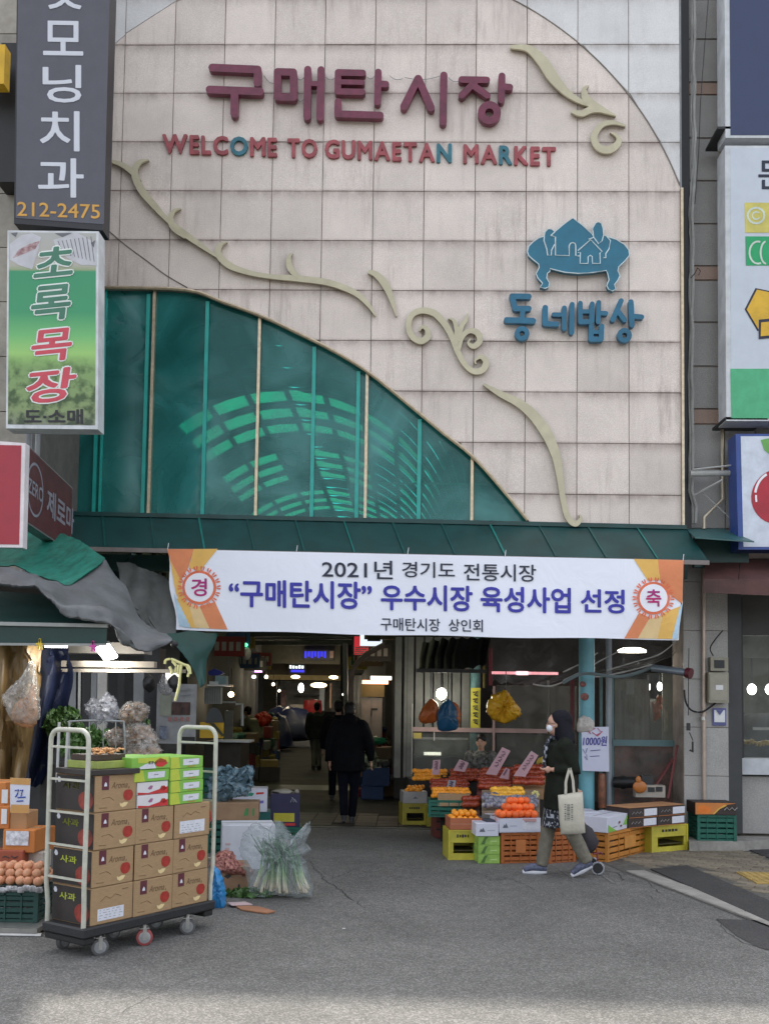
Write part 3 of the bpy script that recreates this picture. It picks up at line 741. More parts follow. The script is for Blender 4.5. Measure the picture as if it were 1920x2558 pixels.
letter(sb, [([(168, 1045), (352, 1048)], W), ([(168, 1045), (205, 1180)], W), ([(205, 1180), (352, 1180)], W), ([(285, 1190), (278, 1300)], 58), ([(110, 1306), (398, 1314)], 64)], [((278, 1452), 80, 28)], z7, s7, LY, .07, bluel)
letter(sb, [([(530, 1170), (528, 1340)], W), ([(528, 1345), (660, 1350)], 56), ([(622, 1245), (735, 1247)], 46), ([(738, 1175), (738, 1395)], 56), ([(823, 1135), (818, 1440)], 54)], [], z7, s7, LY, .07, bluel)
letter(sb, [([(912, 1122), (915, 1325), (1035, 1325), (1042, 1130)], 54), ([(912, 1212), (1035, 1212)], 44), ([(1114, 1115), (1108, 1325)], 54), ([(1114, 1228), (1192, 1232)], 50),
            ([(1032, 1372), (1030, 1515), (1140, 1515), (1146, 1372)], 54), ([(1035, 1435), (1142, 1435)], 44)], [], z7, s7, LY, .07, bluel)
letter(sb, [([(1358, 1095), (1268, 1300)], 56), ([(1322, 1205), (1396, 1305)], 54), ([(1465, 1108), (1478, 1360)], 58), ([(1480, 1262), (1582, 1272)], 54)], [((1395, 1472), 80, 28)], z7, s7, LY, .07, bluel)
# emblem: a small table carrying two houses and trees
em = thing('table_emblem_sign', 'blue table shaped emblem with white outlined houses and trees on the tiles', 'sign', P(1248, 620, LY))
ol = [(335, 560), (350, 500), (400, 450), (460, 410), (518, 392), (528, 345), (560, 312), (600, 315), (632, 345), (720, 270), (830, 192), (940, 275), (1040, 368), (1048, 300), (1078, 248), (1110, 236), (1142, 252), (1160, 310), (1166, 378),
      (1215, 398), (1310, 430), (1390, 480), (1440, 540), (1448, 600), (1400, 660), (1330, 728), (1322, 770), (1345, 825), (1320, 875), (1285, 920), (1300, 970), (1265, 990), (1220, 972), (1200, 930), (1225, 868), (1212, 805), (1195, 765),
      (1050, 788), (890, 798), (740, 785), (582, 745), (580, 775), (552, 800), (545, 850), (575, 900), (568, 945), (530, 962), (475, 948), (500, 905), (450, 850), (430, 800), (463, 735), (458, 695), (400, 650), (350, 605)]
m = MB(); m.prism([P(*z7(*p), LY) for p in ol], (0, .07, 0)); obj('panel', m, M('emblem_blue', (0.010, 0.145, 0.23), 0.3, var=0.1), em)
wl = M('white_outline', (0.62, 0.72, 0.74), 0.4)
m = MB(); m.tube([P(*z7(*p), LY - 0.002) for p in ol], 0.007, 5, closed=True); obj('outline', m, wl, em)
m = MB()
for l in ([(590, 385), (640, 400), (640, 600), (790, 605), (790, 500), (805, 470), (830, 462), (855, 472), (862, 500), (862, 605), (905, 608)], [(590, 385), (635, 345)], [(1040, 370), (1060, 405), (1000, 425)],
          [(885, 550), (1025, 430), (1150, 560), (1125, 575), (1130, 690), (1045, 690), (1042, 615), (1020, 600), (998, 615), (995, 690), (910, 690), (912, 570), (885, 570)],
          [(518, 392), (515, 440), (545, 530), (555, 600), (595, 600), (598, 545), (632, 480)], [(1048, 330), (1055, 400), (1110, 475), (1150, 440), (1166, 378)], [(1200, 395), (1240, 440), (1225, 530), (1190, 580), (1190, 630), (1165, 625)]):
    m.tube([P(*z7(*p), LY - 0.003) for p in l], 0.008, 5)
obj('house_outline', m, wl, em)

# ------------------------------------------------------------------ WELCOME lettering, one mesh per letter
wred = M('faded_red_letter', (0.36, 0.075, 0.085), 0.5, var=0.2, scale=14, grime=0.35); wteal = M('teal_letter', (0.035, 0.17, 0.22), 0.5, var=0.2, scale=14, grime=0.3)
ws = thing('welcome_sign', 'row of flat red capital letters reading WELCOME TO GUMAETAN MARKET, three of them teal', 'sign', P(775, 330, YF))
def word(s, x0, x1, teal=()):
    gl = [glyphs(c, 0.0) for c in s]; gap = 0.085; tot = sum(g[2] for g in gl) + gap * (len(s) - 1); k = (x1 - x0) / tot; x = x0
    for i, g in enumerate(gl):
        w_ = g[2] * k; base = 289 + (x - 350) * 0.0335; hgt = 41
        m = MB(); text_fit(m, s[i], dplane(YF - 0.035), x, base + hgt, x + w_, base, 0.045)
        obj('letter', extrude_front(m, (0, 0.03, 0)), wteal if i in teal else wred, ws); x += w_ + gap * k
word('WELCOME', 350, 598, (4,)); word('TO', 620, 685); word('GUMAETAN', 701, 975, (7,)); word('MARKET', 1000, 1200, (2,))

# ------------------------------------------------------------------ cream scrolls
cream = M('cream_scroll', (0.57, 0.52, 0.36), 0.4, var=0.08, scale=5, grime=0.22); cside = M('scroll_side', (0.20, 0.17, 0.11), 0.5, grime=0.3)
z1 = lambda x, y: (x / 2, y / 2); z2 = lambda x, y: (830 + x / 2, y / 2); z4 = lambda x, y: (830 + x / 2, 605 + y / 2)
def scroll(name, label, zf, paths):
    c = [zf(p[0], p[1]) for p in paths[0]]; mid = c[len(c) // 2]
    t = thing('scroll_ornament', label, 'ornament', P(*mid, YF), group='cream scroll ornaments on the tiles')
    for k, pa_ in enumerate(paths):
        q = [(*zf(p[0], p[1]), p[2] / 2) for p in pa_]
        m = MB(); ribbon(m, q, YF - 0.075 - 0.0015 * k, 0.03); obj('flourish', m, cream, t)
        m = MB(); ribbon(m, [(a, b, c_ * 0.96) for a, b, c_ in q], YF - 0.044 - 0.0015 * k, 0.04); obj('return_edge', m, cside, t)
scroll('a', 'long cream wave scroll at the upper right inside the tiled arc', z2, [[(545, 200, 14), (620, 207, 30), (680, 260, 46), (730, 335, 46), (790, 400, 30), (850, 438, 20), (892, 458, 5)],
    [(882, 368, 4), (862, 385, 20), (875, 430, 36), (925, 465, 30), (1000, 498, 5)], [(808, 478, 12), (850, 488, 26), (900, 470, 28), (960, 480, 14), (1000, 498, 5)]])
scroll('b', 'small cream curl below the upper right scroll', z2, [[(1042, 541, 8), (985, 527, 18), (935, 540, 24), (905, 590, 28), (925, 635, 30), (970, 645, 32), (1008, 618, 28), (1008, 590, 16), (975, 568, 4)]])
scroll('c', 'long cream stem scroll starting beside the grey sign with a raised horn', z1, [[(455, 690, 6), (520, 706, 20), (575, 745, 24), (600, 780, 20)], [(642, 688, 5), (600, 700, 20), (580, 745, 28), (608, 815, 32), (665, 885, 28), (720, 945, 20), (800, 1010, 26), (870, 1060, 20), (935, 1108, 6)], [(780, 898, 5), (748, 912, 16), (736, 945, 24), (752, 985, 26), (800, 1022, 16)]])
scroll('d', 'cream scroll in the middle with two pointed horns above the glass', z1, [[(980, 1042, 4), (950, 1058, 20), (942, 1095, 28), (985, 1142, 28), (1060, 1172, 22), (1160, 1192, 20), (1290, 1202, 26), (1420, 1220, 26), (1530, 1262, 24), (1590, 1315, 18), (1620, 1362, 5)],
    [(1262, 1090, 4), (1246, 1115, 20), (1255, 1160, 26), (1290, 1198, 20)]])
scroll('e', 'short cream leaf right of the long middle scroll', z1, [[(1590, 1172, 14), (1625, 1185, 26), (1665, 1230, 32), (1690, 1290, 22), (1712, 1365, 5)]])
scroll('f', 'curly cream scroll cluster with three spirals left of the blue letters', z4, [[(150, 218, 6), (165, 200, 14), (185, 215, 22), (185, 245, 28), (155, 262, 26), (118, 240, 26), (104, 195, 24), (118, 150, 24), (160, 130, 26), (215, 142, 28), (258, 185, 28), (290, 240, 26), (315, 305, 24), (345, 360, 22), (385, 393, 24), (425, 385, 28), (438, 350, 26), (415, 330, 18), (392, 345, 10), (395, 362, 5)],
    [(322, 300, 12), (335, 245, 20), (365, 218, 22), (400, 226, 26), (412, 260, 26), (385, 285, 22), (362, 270, 12), (372, 252, 5)], [(308, 280, 18), (312, 215, 20), (298, 172, 14), (275, 164, 4)], [(322, 262, 12), (332, 200, 20), (352, 172, 14), (360, 142, 4)]])
scroll('g', 'tall cream sweep scroll at the lower right ending in a small hook', z4, [[(428, 448, 10), (500, 490, 26), (580, 530, 36), (645, 585, 44), (702, 665, 46), (740, 755, 38), (758, 850, 28), (772, 950, 24), (792, 1025, 24), (825, 1052, 26), (848, 1030, 14), (842, 1012, 5)]])

# ------------------------------------------------------------------ the printed banner
BC = [(380, 1360), (1465, 1382), (1475, 1210), (360, 1186)]   # BL BR TR TL
def by_(x, y):
    t = (x - 360) / 1115
    w_ = 0.016 * sin(t * 9 + y * 0.012) + 0.006 * sin(t * 19 - y * 0.02) + 0.016 * max(0, 1 - t * 7) * sin((x + y * 0.8) * 0.045) + 0.010 * max(0, t * 10 - 9) * sin((x - y) * 0.05)
    return 11.22 + w_ - 0.05 * (y - 1186) / 190
def bpt(x, y, o=0.0): return P(x, y, by_(x, y)) + V(0, -o, 0)
bn = thing('market_banner', 'white printed cloth banner with Korean text strung across the alley mouth', 'banner', P(915, 1380, 11.25))
NX, NYb = 90, 12; m = MB(); vs = []
for j in range(NYb + 1):
    for i in range(NX + 1):
        u, v = i / NX, j / NYb; sag = 2.2 * sin(pi * u) * (1 - v) + 1.2 * sin(u * 21) * (1 - v)
        a = [BC[0][k] * (1 - u) + BC[1][k] * u for k in (0, 1)]; b = [BC[3][k] * (1 - u) + BC[2][k] * u for k in (0, 1)]
        x, y = a[0] * (1 - v) + b[0] * v, a[1] * (1 - v) + b[1] * v + sag
        x += (3.5 * sin(v * 9)) * max(0, 1 - u * 30)
        vs.append(bpt(x, y))
m.add(vs, [(j * (NX + 1) + i, j * (NX + 1) + i + 1, (j + 1) * (NX + 1) + i + 1, (j + 1) * (NX + 1) + i) for j in range(NYb) for i in range(NX)])
cloth = bpy.data.materials.new('banner_cloth'); cloth.use_nodes = True; b_ = cloth.node_tree.nodes['Principled BSDF']; b_.inputs['Base Color'].default_value = (0.84, 0.87, 0.96, 1); b_.inputs['Roughness'].default_value = 0.65
nz_ = _n(cloth.node_tree, 'ShaderNodeTexNoise'); nz_.inputs['Scale'].default_value = 3.0; nz_.inputs['Detail'].default_value = 4; nz_.inputs['Distortion'].default_value = 1.0
bb = _n(cloth.node_tree, 'ShaderNodeBump'); bb.inputs['Strength'].default_value = 0.35; bb.inputs['Distance'].default_value = 0.03
tc_ = _n(cloth.node_tree, 'ShaderNodeTexCoord'); cloth.node_tree.links.new(tc_.outputs['Object'], nz_.inputs['Vector']); cloth.node_tree.links.new(nz_.outputs[0], bb.inputs['Height']); cloth.node_tree.links.new(bb.outputs[0], b_.inputs['Normal'])
obj('cloth', m, cloth, bn, smooth=True)
def patch(m, poly, fn, lv=2):
    tr_ = tessellate_polygon([[Vector((p[0], p[1], 0)) for p in poly]])
    T = [[Vector((*poly[i], 0)) for i in t] for t in tr_]
    for _ in range(lv):
        N = []
        for a, b, c in T:
            ab, bc, ca_ = (a + b) / 2, (b + c) / 2, (c + a) / 2; N += [[a, ab, ca_], [ab, b, bc], [ca_, bc, c], [ab, bc, ca_]]
        T = N
    for t in T: m.add([fn(p.x, p.y) for p in t], [(0, 1, 2)])
zA = lambda x, y: (345.8 + x * .3542, 1158.6 + y * .3542); zB = lambda x, y: (899.2 + x * .375, 1158.6 + y * .375)
oc = M('print_orange', (0.72, 0.25, 0.11), 0.7, var=0.06); yc = M('print_yellow', (0.78, 0.47, 0.12), 0.7, var=0.06); pc = M('print_pale', (0.75, 0.55, 0.28), 0.7, var=0.06); lb = M('print_lightblue', (0.45, 0.62, 0.75), 0.7)
def prn(name, polys, mat_, zf, off=0.003):
    off += .003
    m = MB()
    for p in polys: patch(m, [zf(*q) for q in p], lambda x, y: bpt(x, y, off), 3 if len(p) > 4 else 2)
    obj(name, m, mat_, bn)
prn('printed_ray', [[(42, 78), (205, 77), (172, 190), (128, 270), (95, 250)]], oc, zA); prn('printed_ray', [[(205, 77), (352, 76), (240, 215), (176, 190)]], yc, zA)
prn('printed_ray', [[(60, 140), (128, 270), (130, 330), (190, 450), (240, 560), (185, 556), (95, 340)], [(95, 380), (140, 380), (190, 560), (118, 548)]], yc, zA, .0045)
prn('printed_ray', [[(240, 425), (335, 400), (412, 568), (300, 562)]], oc, zA, .005); prn('printed_ray', [[(170, 400), (242, 430), (302, 562), (215, 556)]], pc, zA, .0055)
prn('printed_ray', [[(84, 345), (104, 385), (190, 560), (118, 548)]], lb, zA, .0065)
prn('printed_ray', [[(1250, 130), (1388, 133), (1405, 250), (1330, 255)]], yc, zB); prn('printed_ray', [[(1388, 133), (1536, 137), (1530, 390), (1450, 330), (1400, 250)]], oc, zB)
prn('printed_ray', [[(1280, 440), (1345, 470), (1275, 588), (1195, 588)]], oc, zB, .0045); prn('printed_ray', [[(1335, 480), (1420, 450), (1390, 590), (1272, 588)]], pc, zB, .005)
prn('printed_ray', [[(1420, 440), (1522, 400), (1480, 591), (1385, 590)]], yc, zB, .0055); prn('printed_ray', [[(1512, 420), (1533, 370), (1502, 592), (1468, 591)]], lb, zB, .0065)
orr = M('print_sun_orange', (0.75, 0.17, 0.08), 0.7); wdisc = M('print_white', (0.85, 0.86, 0.92), 0.7, var=0.02); mag = M('print_magenta', (0.42, 0.03, 0.32), 0.7, var=0.3, scale=4, tint2=(0.55, 0.02, 0.16)); navy = M('print_black', (0.03, 0.035, 0.06), 0.7); blue_t = M('print_blue', (0.045, 0.045, 0.36), 0.7, var=0.08)
def medallion(cx, cy, r, ch):
    m = MB(); fn = lambda x, y: bpt(x, y, .012)
    n = 32; vs = [fn(cx + rr * cos(2 * pi * k / n), cy + rr * sin(2 * pi * k / n)) for rr in (r * 1.18, r * 0.95) for k in range(n)]
    m.add(vs, [(k, (k + 1) % n, n + (k + 1) % n, n + k) for k in range(n)])
    for k in range(18):
        a = 2 * pi * k / 18; c, s = cos(a), sin(a)
        for sgn in (-1, 1):
            q = [(1.16, 0.02), (1.28, 0.10), (1.46, 0.13), (1.52, 0.06), (1.38, 0.03)]
            m.add([fn(cx + r * (u * c - sgn * v * s * 1.2), cy + r * (u * s + sgn * v * c * 1.2)) for u, v in q], [tuple(range(5))])
    obj('printed_sun', m, orr, bn)
    m = MB(); f2 = lambda x, y: bpt(x, y, .015); m.add([f2(cx, cy)] + [f2(cx + r * cos(2 * pi * k / n), cy + r * sin(2 * pi * k / n)) for k in range(n)], [(0, 1 + k, 1 + (k + 1) % n) for k in range(n)]); obj('printed_disc', m, wdisc, bn)
    m = MB(); text_fit(m, ch, lambda x, y: bpt(x, y, .020), cx - r * .55, cy + r * .62, cx + r * .55, cy - r * .62, 0.022); obj('lettering', m, mag, bn)
medallion(430.5, 1269, 31, '경'); medallion(1410, 1292, 30, '축')
def bline(s, x0, x1, ytop, ybot, mat_, bold, k=0.0225):
    m = MB(); text_fit(m, s, lambda x, y: bpt(x, y + (x - x0) * k, .010), x0, ybot, x1, ytop, bold); obj('lettering', m, mat_, bn)
bline('2021년', 695, 848, 1208, 1248, navy, .012); bline('경기도', 868, 982, 1213, 1247, navy, .012, .02); bline('전통시장', 1001, 1157, 1217, 1254, navy, .012, .02)
bline('“구매탄시장”', 494, 803, 1251, 1311, blue_t, .032, .02); bline('우수시장', 822, 1020, 1262, 1318, blue_t, .032, .018)
bline('육성사업', 1037, 1232, 1266, 1322, blue_t, .032, .02); bline('선정', 1253, 1348, 1272, 1324, blue_t, .032, .02)
bline('구매탄시장', 822, 950, 1334, 1362, navy, .012, .02); bline('상인회', 968, 1042, 1337, 1364, navy, .012, .02)
m = MB()
for (x, y) in ((362, 1187), (1474, 1211), (640, 1192), (1090, 1202), (880, 1197)): m.tube([bpt(x, y, .004), P(x + 2, y - 14, 11.28)], 0.004, 4)
obj('tie_cord', m, white_m, bn)

# ------------------------------------------------------------------ left signs
lw = M('left_wall', (0.36, 0.33, 0.28), 0.8, grime=0.4)
lx = P(72, 960, 10.6).x
lb_ = thing('left_building', 'grey beige building at the far left behind the stacked shop signs', 'building', (lx - 1, 10.7, 2.9))
m = MB(); m.b2((lx - 7, 10.62, 2.9), (lx, 14.5, 11.5)); obj('wall', m, M('left_core', (0.13, 0.12, 0.11), 0.8, grime=.3), lb_)
for j in range(14):
    for i in range(6):
        m = MB(); x1 = lx - 0.0 - i * 0.7; z0 = 2.95 + j * 0.61
        if x1 < P(-40, 300, 10.6).x: break
        m.b2((x1 - 0.69, 10.6, z0), (x1, 10.618, z0 + 0.6)); obj('wall_tile', m, M('left_tile', (0.34, 0.31, 0.26), 0.6, rnd=.12, grime=.4), lb_)
m = MB(); m.box((P(22, 250, 10.3).x, 10.45, P(22, 240, 10.3).z), (0.26, 0.28, 1.55)); solo('cable_box', m, black_m, 'tall black box fixed to the wall left of the grey dental sign', 'box')
m = MB(); a = P(-60, 95, 10.0); b = P(8, 180, 10.0); m.b2((a.x, 10.0, b.z), (b.x, 10.15, a.z)); solo('yellow_sign', m, M('yellow_sign', (0.75, 0.45, 0.02), 0.5), 'edge of a yellow sign at the left border beside the black box', 'sign')
m = MB()
for k, (x, w_) in enumerate(((64, .035), (71, .02), (84, .03))): q = P(x, 980, 10.55); m.tube([V(q.x, 10.5, 2.9), V(q.x, 10.5, 7)], w_, 8)
solo('wall_pipes', m, grey_m, 'bunch of grey pipes running up the wall below the green sign', 'pipe')
YG = 9.6
def vsign(name, label, tl, tr_, br, bl, Y, dep, face, side, cat='sign'):
    t = thing(name, label, cat, P((bl[0] + br[0]) / 2, bl[1], Y))
    m = MB(); m.prism([P(*p, Y) for p in (tl, tr_, br, bl)], (0, dep, 0)); obj('case', m, side, t)
    return t
gs = vsign('dental_sign', 'tall dark grey vertical box sign with white Korean letters and gold phone number', (38, -140), (241, -140), (222, 497), (30, 482), YG, 0.22, None, M('sign_case_dark', (0.018, 0.018, 0.022), 0.45))
m = MB(); m.prism([P(*p, YG - 0.004) for p in ((40, -140), (240, -140), (224, 484), (34, 470))], (0, 0.004, 0)); obj('face', m, M('sign_grey_face', (0.085, 0.085, 0.105), 0.45, var=0.06), gs)
wt = M('sign_white_print', (0.62, 0.64, 0.70), 0.5, var=0.02); gd = M('sign_gold_print', (0.62, 0.33, 0.06), 0.5)
for ch, x0, x1, y0, y1 in (('굿', 98, 183, -66, 19), ('모', 93, 180, 44, 119), ('닝', 92, 176, 139, 221), ('치', 86, 172, 239, 326), ('과', 82, 181, 341, 426)):
    m = MB(); text_fit(m, ch, lambda x, y: P(x, y + (x - 130) * 0.015, YG - 0.007), x0, y1, x1, y0, 0.016); obj('lettering', m, wt, gs)
m = MB(); text_fit(m, '212-2475', lambda x, y: P(x, y + (x - 36) * 0.035, YG - 0.007), 37, 466, 216, 435, 0.012); obj('lettering', m, gd, gs)
# green farm sign
def gradmat():
    m = bpy.data.materials.new('farm_sign_print'); m.use_nodes = True; nt = m.node_tree; L = nt.links; b = nt.nodes['Principled BSDF']; b.inputs['Roughness'].default_value = 0.35
    tc = _n(nt, 'ShaderNodeTexCoord'); sp = _n(nt, 'ShaderNodeSeparateXYZ'); L.new(tc.outputs['Generated'], sp.inputs[0])
    r = _n(nt, 'ShaderNodeValToRGB'); e = r.color_ramp.elements; e[0].position = 0.0; e[0].color = (0.20, 0.22, 0.15, 1); e[1].position = 1.0; e[1].color = (0.42, 0.42, 0.40, 1)
    for p, c in ((0.08, (0.22, 0.30, 0.12)), (0.30, (0.20, 0.34, 0.11)), (0.37, (0.32, 0.58, 0.16)), (0.46, (0.16, 0.48, 0.16)), (0.58, (0.04, 0.30, 0.13)), (0.795, (0.035, 0.28, 0.13)), (0.805, (0.30, 0.36, 0.20)), (0.83, (0.44, 0.42, 0.36))):
        x = e.new(p); x.color = (*c, 1)
    L.new(sp.outputs[2], r.inputs[0])
    n = _n(nt, 'ShaderNodeTexVoronoi'); n.inputs['Scale'].default_value = 16; mp = _n(nt, 'ShaderNodeMapping'); mp.inputs['Scale'].default_value = (1, 1, 1.6); L.new(tc.outputs['Object'], mp.inputs[0]); L.new(mp.outputs[0], n.inputs['Vector'])
    gr = _n(nt, 'ShaderNodeMix', data_type='RGBA'); gr.blend_type = 'MULTIPLY'; gr.inputs[7].default_value = (0.22, 0.3, 0.2, 1)
    lt = _n(nt, 'ShaderNodeMapRange'); lt.inputs[1].default_value = 0.36; lt.inputs[2].default_value = 0.26; L.new(sp.outputs[2], lt.inputs[0])
    th = _n(nt, 'ShaderNodeMapRange'); th.inputs[1].default_value = 0.42; th.inputs[2].default_value = 0.12; L.new(n.outputs['Distance'], th.inputs[0])
    nn = _n(nt, 'ShaderNodeTexNoise'); nn.inputs['Scale'].default_value = 9; nn.inputs['Detail'].default_value = 6; L.new(tc.outputs['Object'], nn.inputs['Vector']); tn = _n(nt, 'ShaderNodeMapRange'); tn.inputs[1].default_value = 0.45; tn.inputs[2].default_value = 0.6; L.new(nn.outputs[0], tn.inputs[0])
    k = _n(nt, 'ShaderNodeMath', operation='MULTIPLY'); L.new(lt.outputs[0], k.inputs[0]); L.new(tn.outputs[0], k.inputs[1]); L.new(k.outputs[0], gr.inputs[0]); L.new(r.outputs[0], gr.inputs[6]); L.new(gr.outputs[2], b.inputs['Base Color'])
    return m
fs_ = vsign('farm_sign', 'green and white vertical butcher sign hanging under the grey dental sign', (16, 497), (213, 499), (211, 927), (13, 925), YG - .1, 0.2, None, M('sign_frame_white', (0.62, 0.64, 0.66), 0.4, grime=.3))
YS = YG - .1
m = MB(); m.prism([P(*p, YS - .004) for p in ((20, 501), (207, 503), (205, 918), (17, 916))], (0, .004, 0)); obj('face', m, gradmat(), fs_)
mt = M('print_meat', (0.42, 0.17, 0.19), 0.5, var=0.5, scale=20, tint2=(0.55, 0.42, 0.42)); pl_ = M('print_plate', (0.52, 0.52, 0.55), 0.5, var=.1); dk = M('print_shade', (0.15, 0.15, 0.17), .5)
zg = lambda x, y: (x * .2110, 484.2 + y * .2110)
def flat(name, pts, mat_, parent, Y, zf=lambda x, y: (x, y)):
    m = MB(); m.add([P(*zf(*p), Y) for p in pts], [tuple(range(len(pts)))]); return obj(name, m, mat_, parent)
flat('printed_plate', [(100, 200), (220, 110), (330, 90), (420, 130), (400, 230), (330, 460), (200, 420), (100, 360)], pl_, fs_, YS - .006, zg); flat('printed_meat', [(130, 345), (190, 260), (300, 200), (415, 165), (360, 250), (250, 300)], mt, fs_, YS - .007, zg)
flat('printed_plate', [(545, 160), (780, 80), (980, 190), (985, 420), (830, 415), (700, 350), (590, 270)], pl_, fs_, YS - .006, zg)
m = MB()
for k in range(9): a = zg(590 + 42 * k, 170 - 6 * k); b = zg(640 + 40 * k, 300 + 10 * k); m.add([P(a[0], a[1], YS - .0075), P(a[0] + 1.6, a[1], YS - .0075), P(b[0] + 1.6, b[1], YS - .0075), P(b[0], b[1], YS - .0075)], [(0, 1, 2, 3)])
for q in ([(110, 90), (180, 80), (160, 130)], [(560, 90), (740, 85), (640, 130), (560, 140)], [(930, 190), (975, 160), (960, 240)]): m.add([P(*zg(*p), YS - .0075) for p in q], [(0, 1, 2)])
obj('printed_slices', m, dk, fs_)
gl_ = M('print_darkgreen', (0.06, 0.20, 0.13), 0.5); rl = M('print_rose', (0.58, 0.07, 0.10), 0.5); wo_ = M('print_outline', (0.75, 0.80, 0.76), 0.5, var=0.02)
for ch, a, b, c_, d_, mt_ in (('초', 340, 230, 780, 530, gl_), ('록', 300, 620, 750, 980, gl_), ('목', 300, 1070, 760, 1400, rl), ('장', 240, 1475, 800, 1820, rl)):
    x0, y0 = zg(a, b); x1, y1 = zg(c_, d_); f_ = lambda o: (lambda x, y: P(x, y - (x - 115) * 0.10, YS - o))
    m = MB(); text_fit(m, ch, f_(.009), x0 - 3, y1 + 3, x1 + 3, y0 - 3, 0.075, shear=.10); obj('letter_outline', m, wo_, fs_)
    m = MB(); text_fit(m, ch, f_(.011), x0, y1, x1, y0, 0.03, shear=.10); obj('lettering', m, mt_, fs_)
m = MB(); text_fit(m, '도·소매', dplane(YS - .009), *zg(245, 2045), *zg(850, 1890), 0.035); obj('lettering', m, M('print_nearblack', (.02, .02, .025), .5), fs_)
# red sign and its receding maroon side sign
YR = 8.7
rs = thing('red_sign', 'plain red box sign with white rim at the left border', 'sign', P(20, 1182, YR))
m = MB(); m.prism([P(*p, YR) for p in ((-120, 944), (55, 957), (49, 1183), (-120, 1180))], (0, .1, 0)); obj('frame', m, M('sign_frame_pink', (0.72, 0.66, 0.68), 0.4), rs)
m = MB(); m.prism([P(*p, YR - .004) for p in ((-120, 958), (46, 962), (41, 1176), (-120, 1174))], (0, .004, 0)); obj('face', m, M('sign_red', (0.34, 0.018, 0.035), 0.35, var=.06), rs)
zc_ = lambda x, y: (x / 6.912 / S_D, (1080 + y / 6.912) / S_D)
zs = thing('maroon_mart_sign', 'maroon box sign receding from the corner of the red sign with faded grey Korean letters', 'sign', P(56, 1122, YR + .1))
A0, A1 = P(56, 957, YR + .1), P(157, 1054, YR + 1.9); B0, B1 = P(52, 1124, YR + .1), P(152, 1192, YR + 1.9)
B0.x, B0.y = A0.x, A0.y; B1.x, B1.y = A1.x, A1.y
nsd = (A1 - A0).cross(V(0, 0, 1)).normalized()
if nsd.x < 0: nsd = -nsd
def sidep(u, v, o=0.0): return (B0.lerp(B1, u)).lerp(A0.lerp(A1, u), v) + nsd * o
m = MB(); m.prism([B0, B1, A1, A0], -nsd * .12); obj('case', m, M('sign_frame_grey', (0.20, 0.19, 0.19), 0.5), zs)
m = MB(); m.add([sidep(.01, .02, .003), sidep(.99, .02, .003), sidep(.99, .98, .003), sidep(.01, .98, .003)], [(0, 1, 2, 3)]); obj('face', m, M('sign_maroon', (0.10, 0.025, 0.03), 0.5, var=.15, grime=.3), zs)
gt = M('print_grey', (0.24, 0.24, 0.28), .5)
m = MB(); text_fit(m, '제로마', lambda u, v: sidep(u, v, .006), .42, .28, 1.05, .68, .03); obj('lettering', m, gt, zs)
m = MB(); text_fit(m, 'ZERO', lambda u, v: sidep(u, v, .006), .05, .40, .34, .60, .02)
n = 30; m.add([sidep(.19 + .155 * rr * cos(2 * pi * k / n), .5 + .36 * rr * sin(2 * pi * k / n), .005) for rr in (1, .9) for k in range(n)], [(k, (k + 1) % n, n + (k + 1) % n, n + k) for k in range(n)])
obj('emblem', m, gt, zs)

# ------------------------------------------------------------------ right neighbour building
YB = 12.35
rb_ = thing('right_building', 'grey granite neighbour building at the right with peach bands and a shop at street level', 'building', (P(1560, 1800, YB).x, YB, 0))
xa, xb = P(1486, 600, YB).x, P(1566, 600, YB).x
m = MB(); m.b2((xa - .1, YB + .02, 3.3), (xb + 3.5, YB + .4, 11.6)); rw = obj('wall', m, joint_m, rb_)
rows = [(0, 82), (86, 175), (179, 202), (206, 296), (300, 388), (392, 481), (485, 572), (576, 603), (607, 694), (698, 789), (793, 881), (885, 914), (918, 1010), (1014, 1140)]
for y0, y1 in rows:
    z1_, z0_ = P(1520, y0, YB).z, P(1520, y1, YB).z
    for s0, s1 in ((xa, xb - .03), (xb - .02, xb + .35), (xb + .36, xb + .95)):
        m = MB(); m.b2((s0, YB - random.uniform(0, .004), z0_), (s1, YB + .02, z1_)); obj('wall_tile', m, granite_b if y1 - y0 < 35 else granite_g, rw)
for k in range(6):
    m = MB(); m.b2((xa, YB, P(1520, -4, YB).z + k * .6), (xb - .03, YB + .02, P(1520, -4, YB).z + k * .6 + .59)); obj('wall_tile', m, granite_g, rw)
m = MB(); m.b2((xa - .12, YF + .2, 3.6), (xa - .02, YB + .3, 11.6)); obj('shadow_gap', m, black_m, rb_)
cb_ = M('cable_white', (0.42, 0.42, 0.40), 0.6, grime=.4); pipe_g = M('pipe_cream', (0.52, 0.45, 0.34), 0.35, metal=.4)
m = MB()
for o in range(4):
    random.seed(o); q = []
    for y in range(-60, 1150, 35):
        x = 1493 + o * 2.3 - (4 if y > 400 else 0) - max(0, (y - 300)) * .002 + random.uniform(-2.2, 2.2) + (8 if y > 1090 else 0); q.append(P(x, y, 12.2 - .02 * o))
    m.tube(q, 0.011 + .004 * (o % 2), 5)
random.seed(11)
solo('cable_bundle', m, cb_, 'bundle of white weathered cables running down the gap right of the tiles', 'cable')
q = [P(1556, -60, 12.2), P(1558, 400, 12.2), P(1560, 1078, 12.2), P(1520, 1118, 12.1), P(1519, 1142, 12.1)]
m = MB(); m.tube([V(q[2].x, 12.2, q[0].z), V(q[2].x, 12.2, q[2].z), q[3], V(q[3].x, 12.1, q[4].z)], 0.022, 10); solo('gold_downpipe', m, pipe_g, 'slim cream downpipe with a kink above the side canopy', 'pipe', smooth=True)
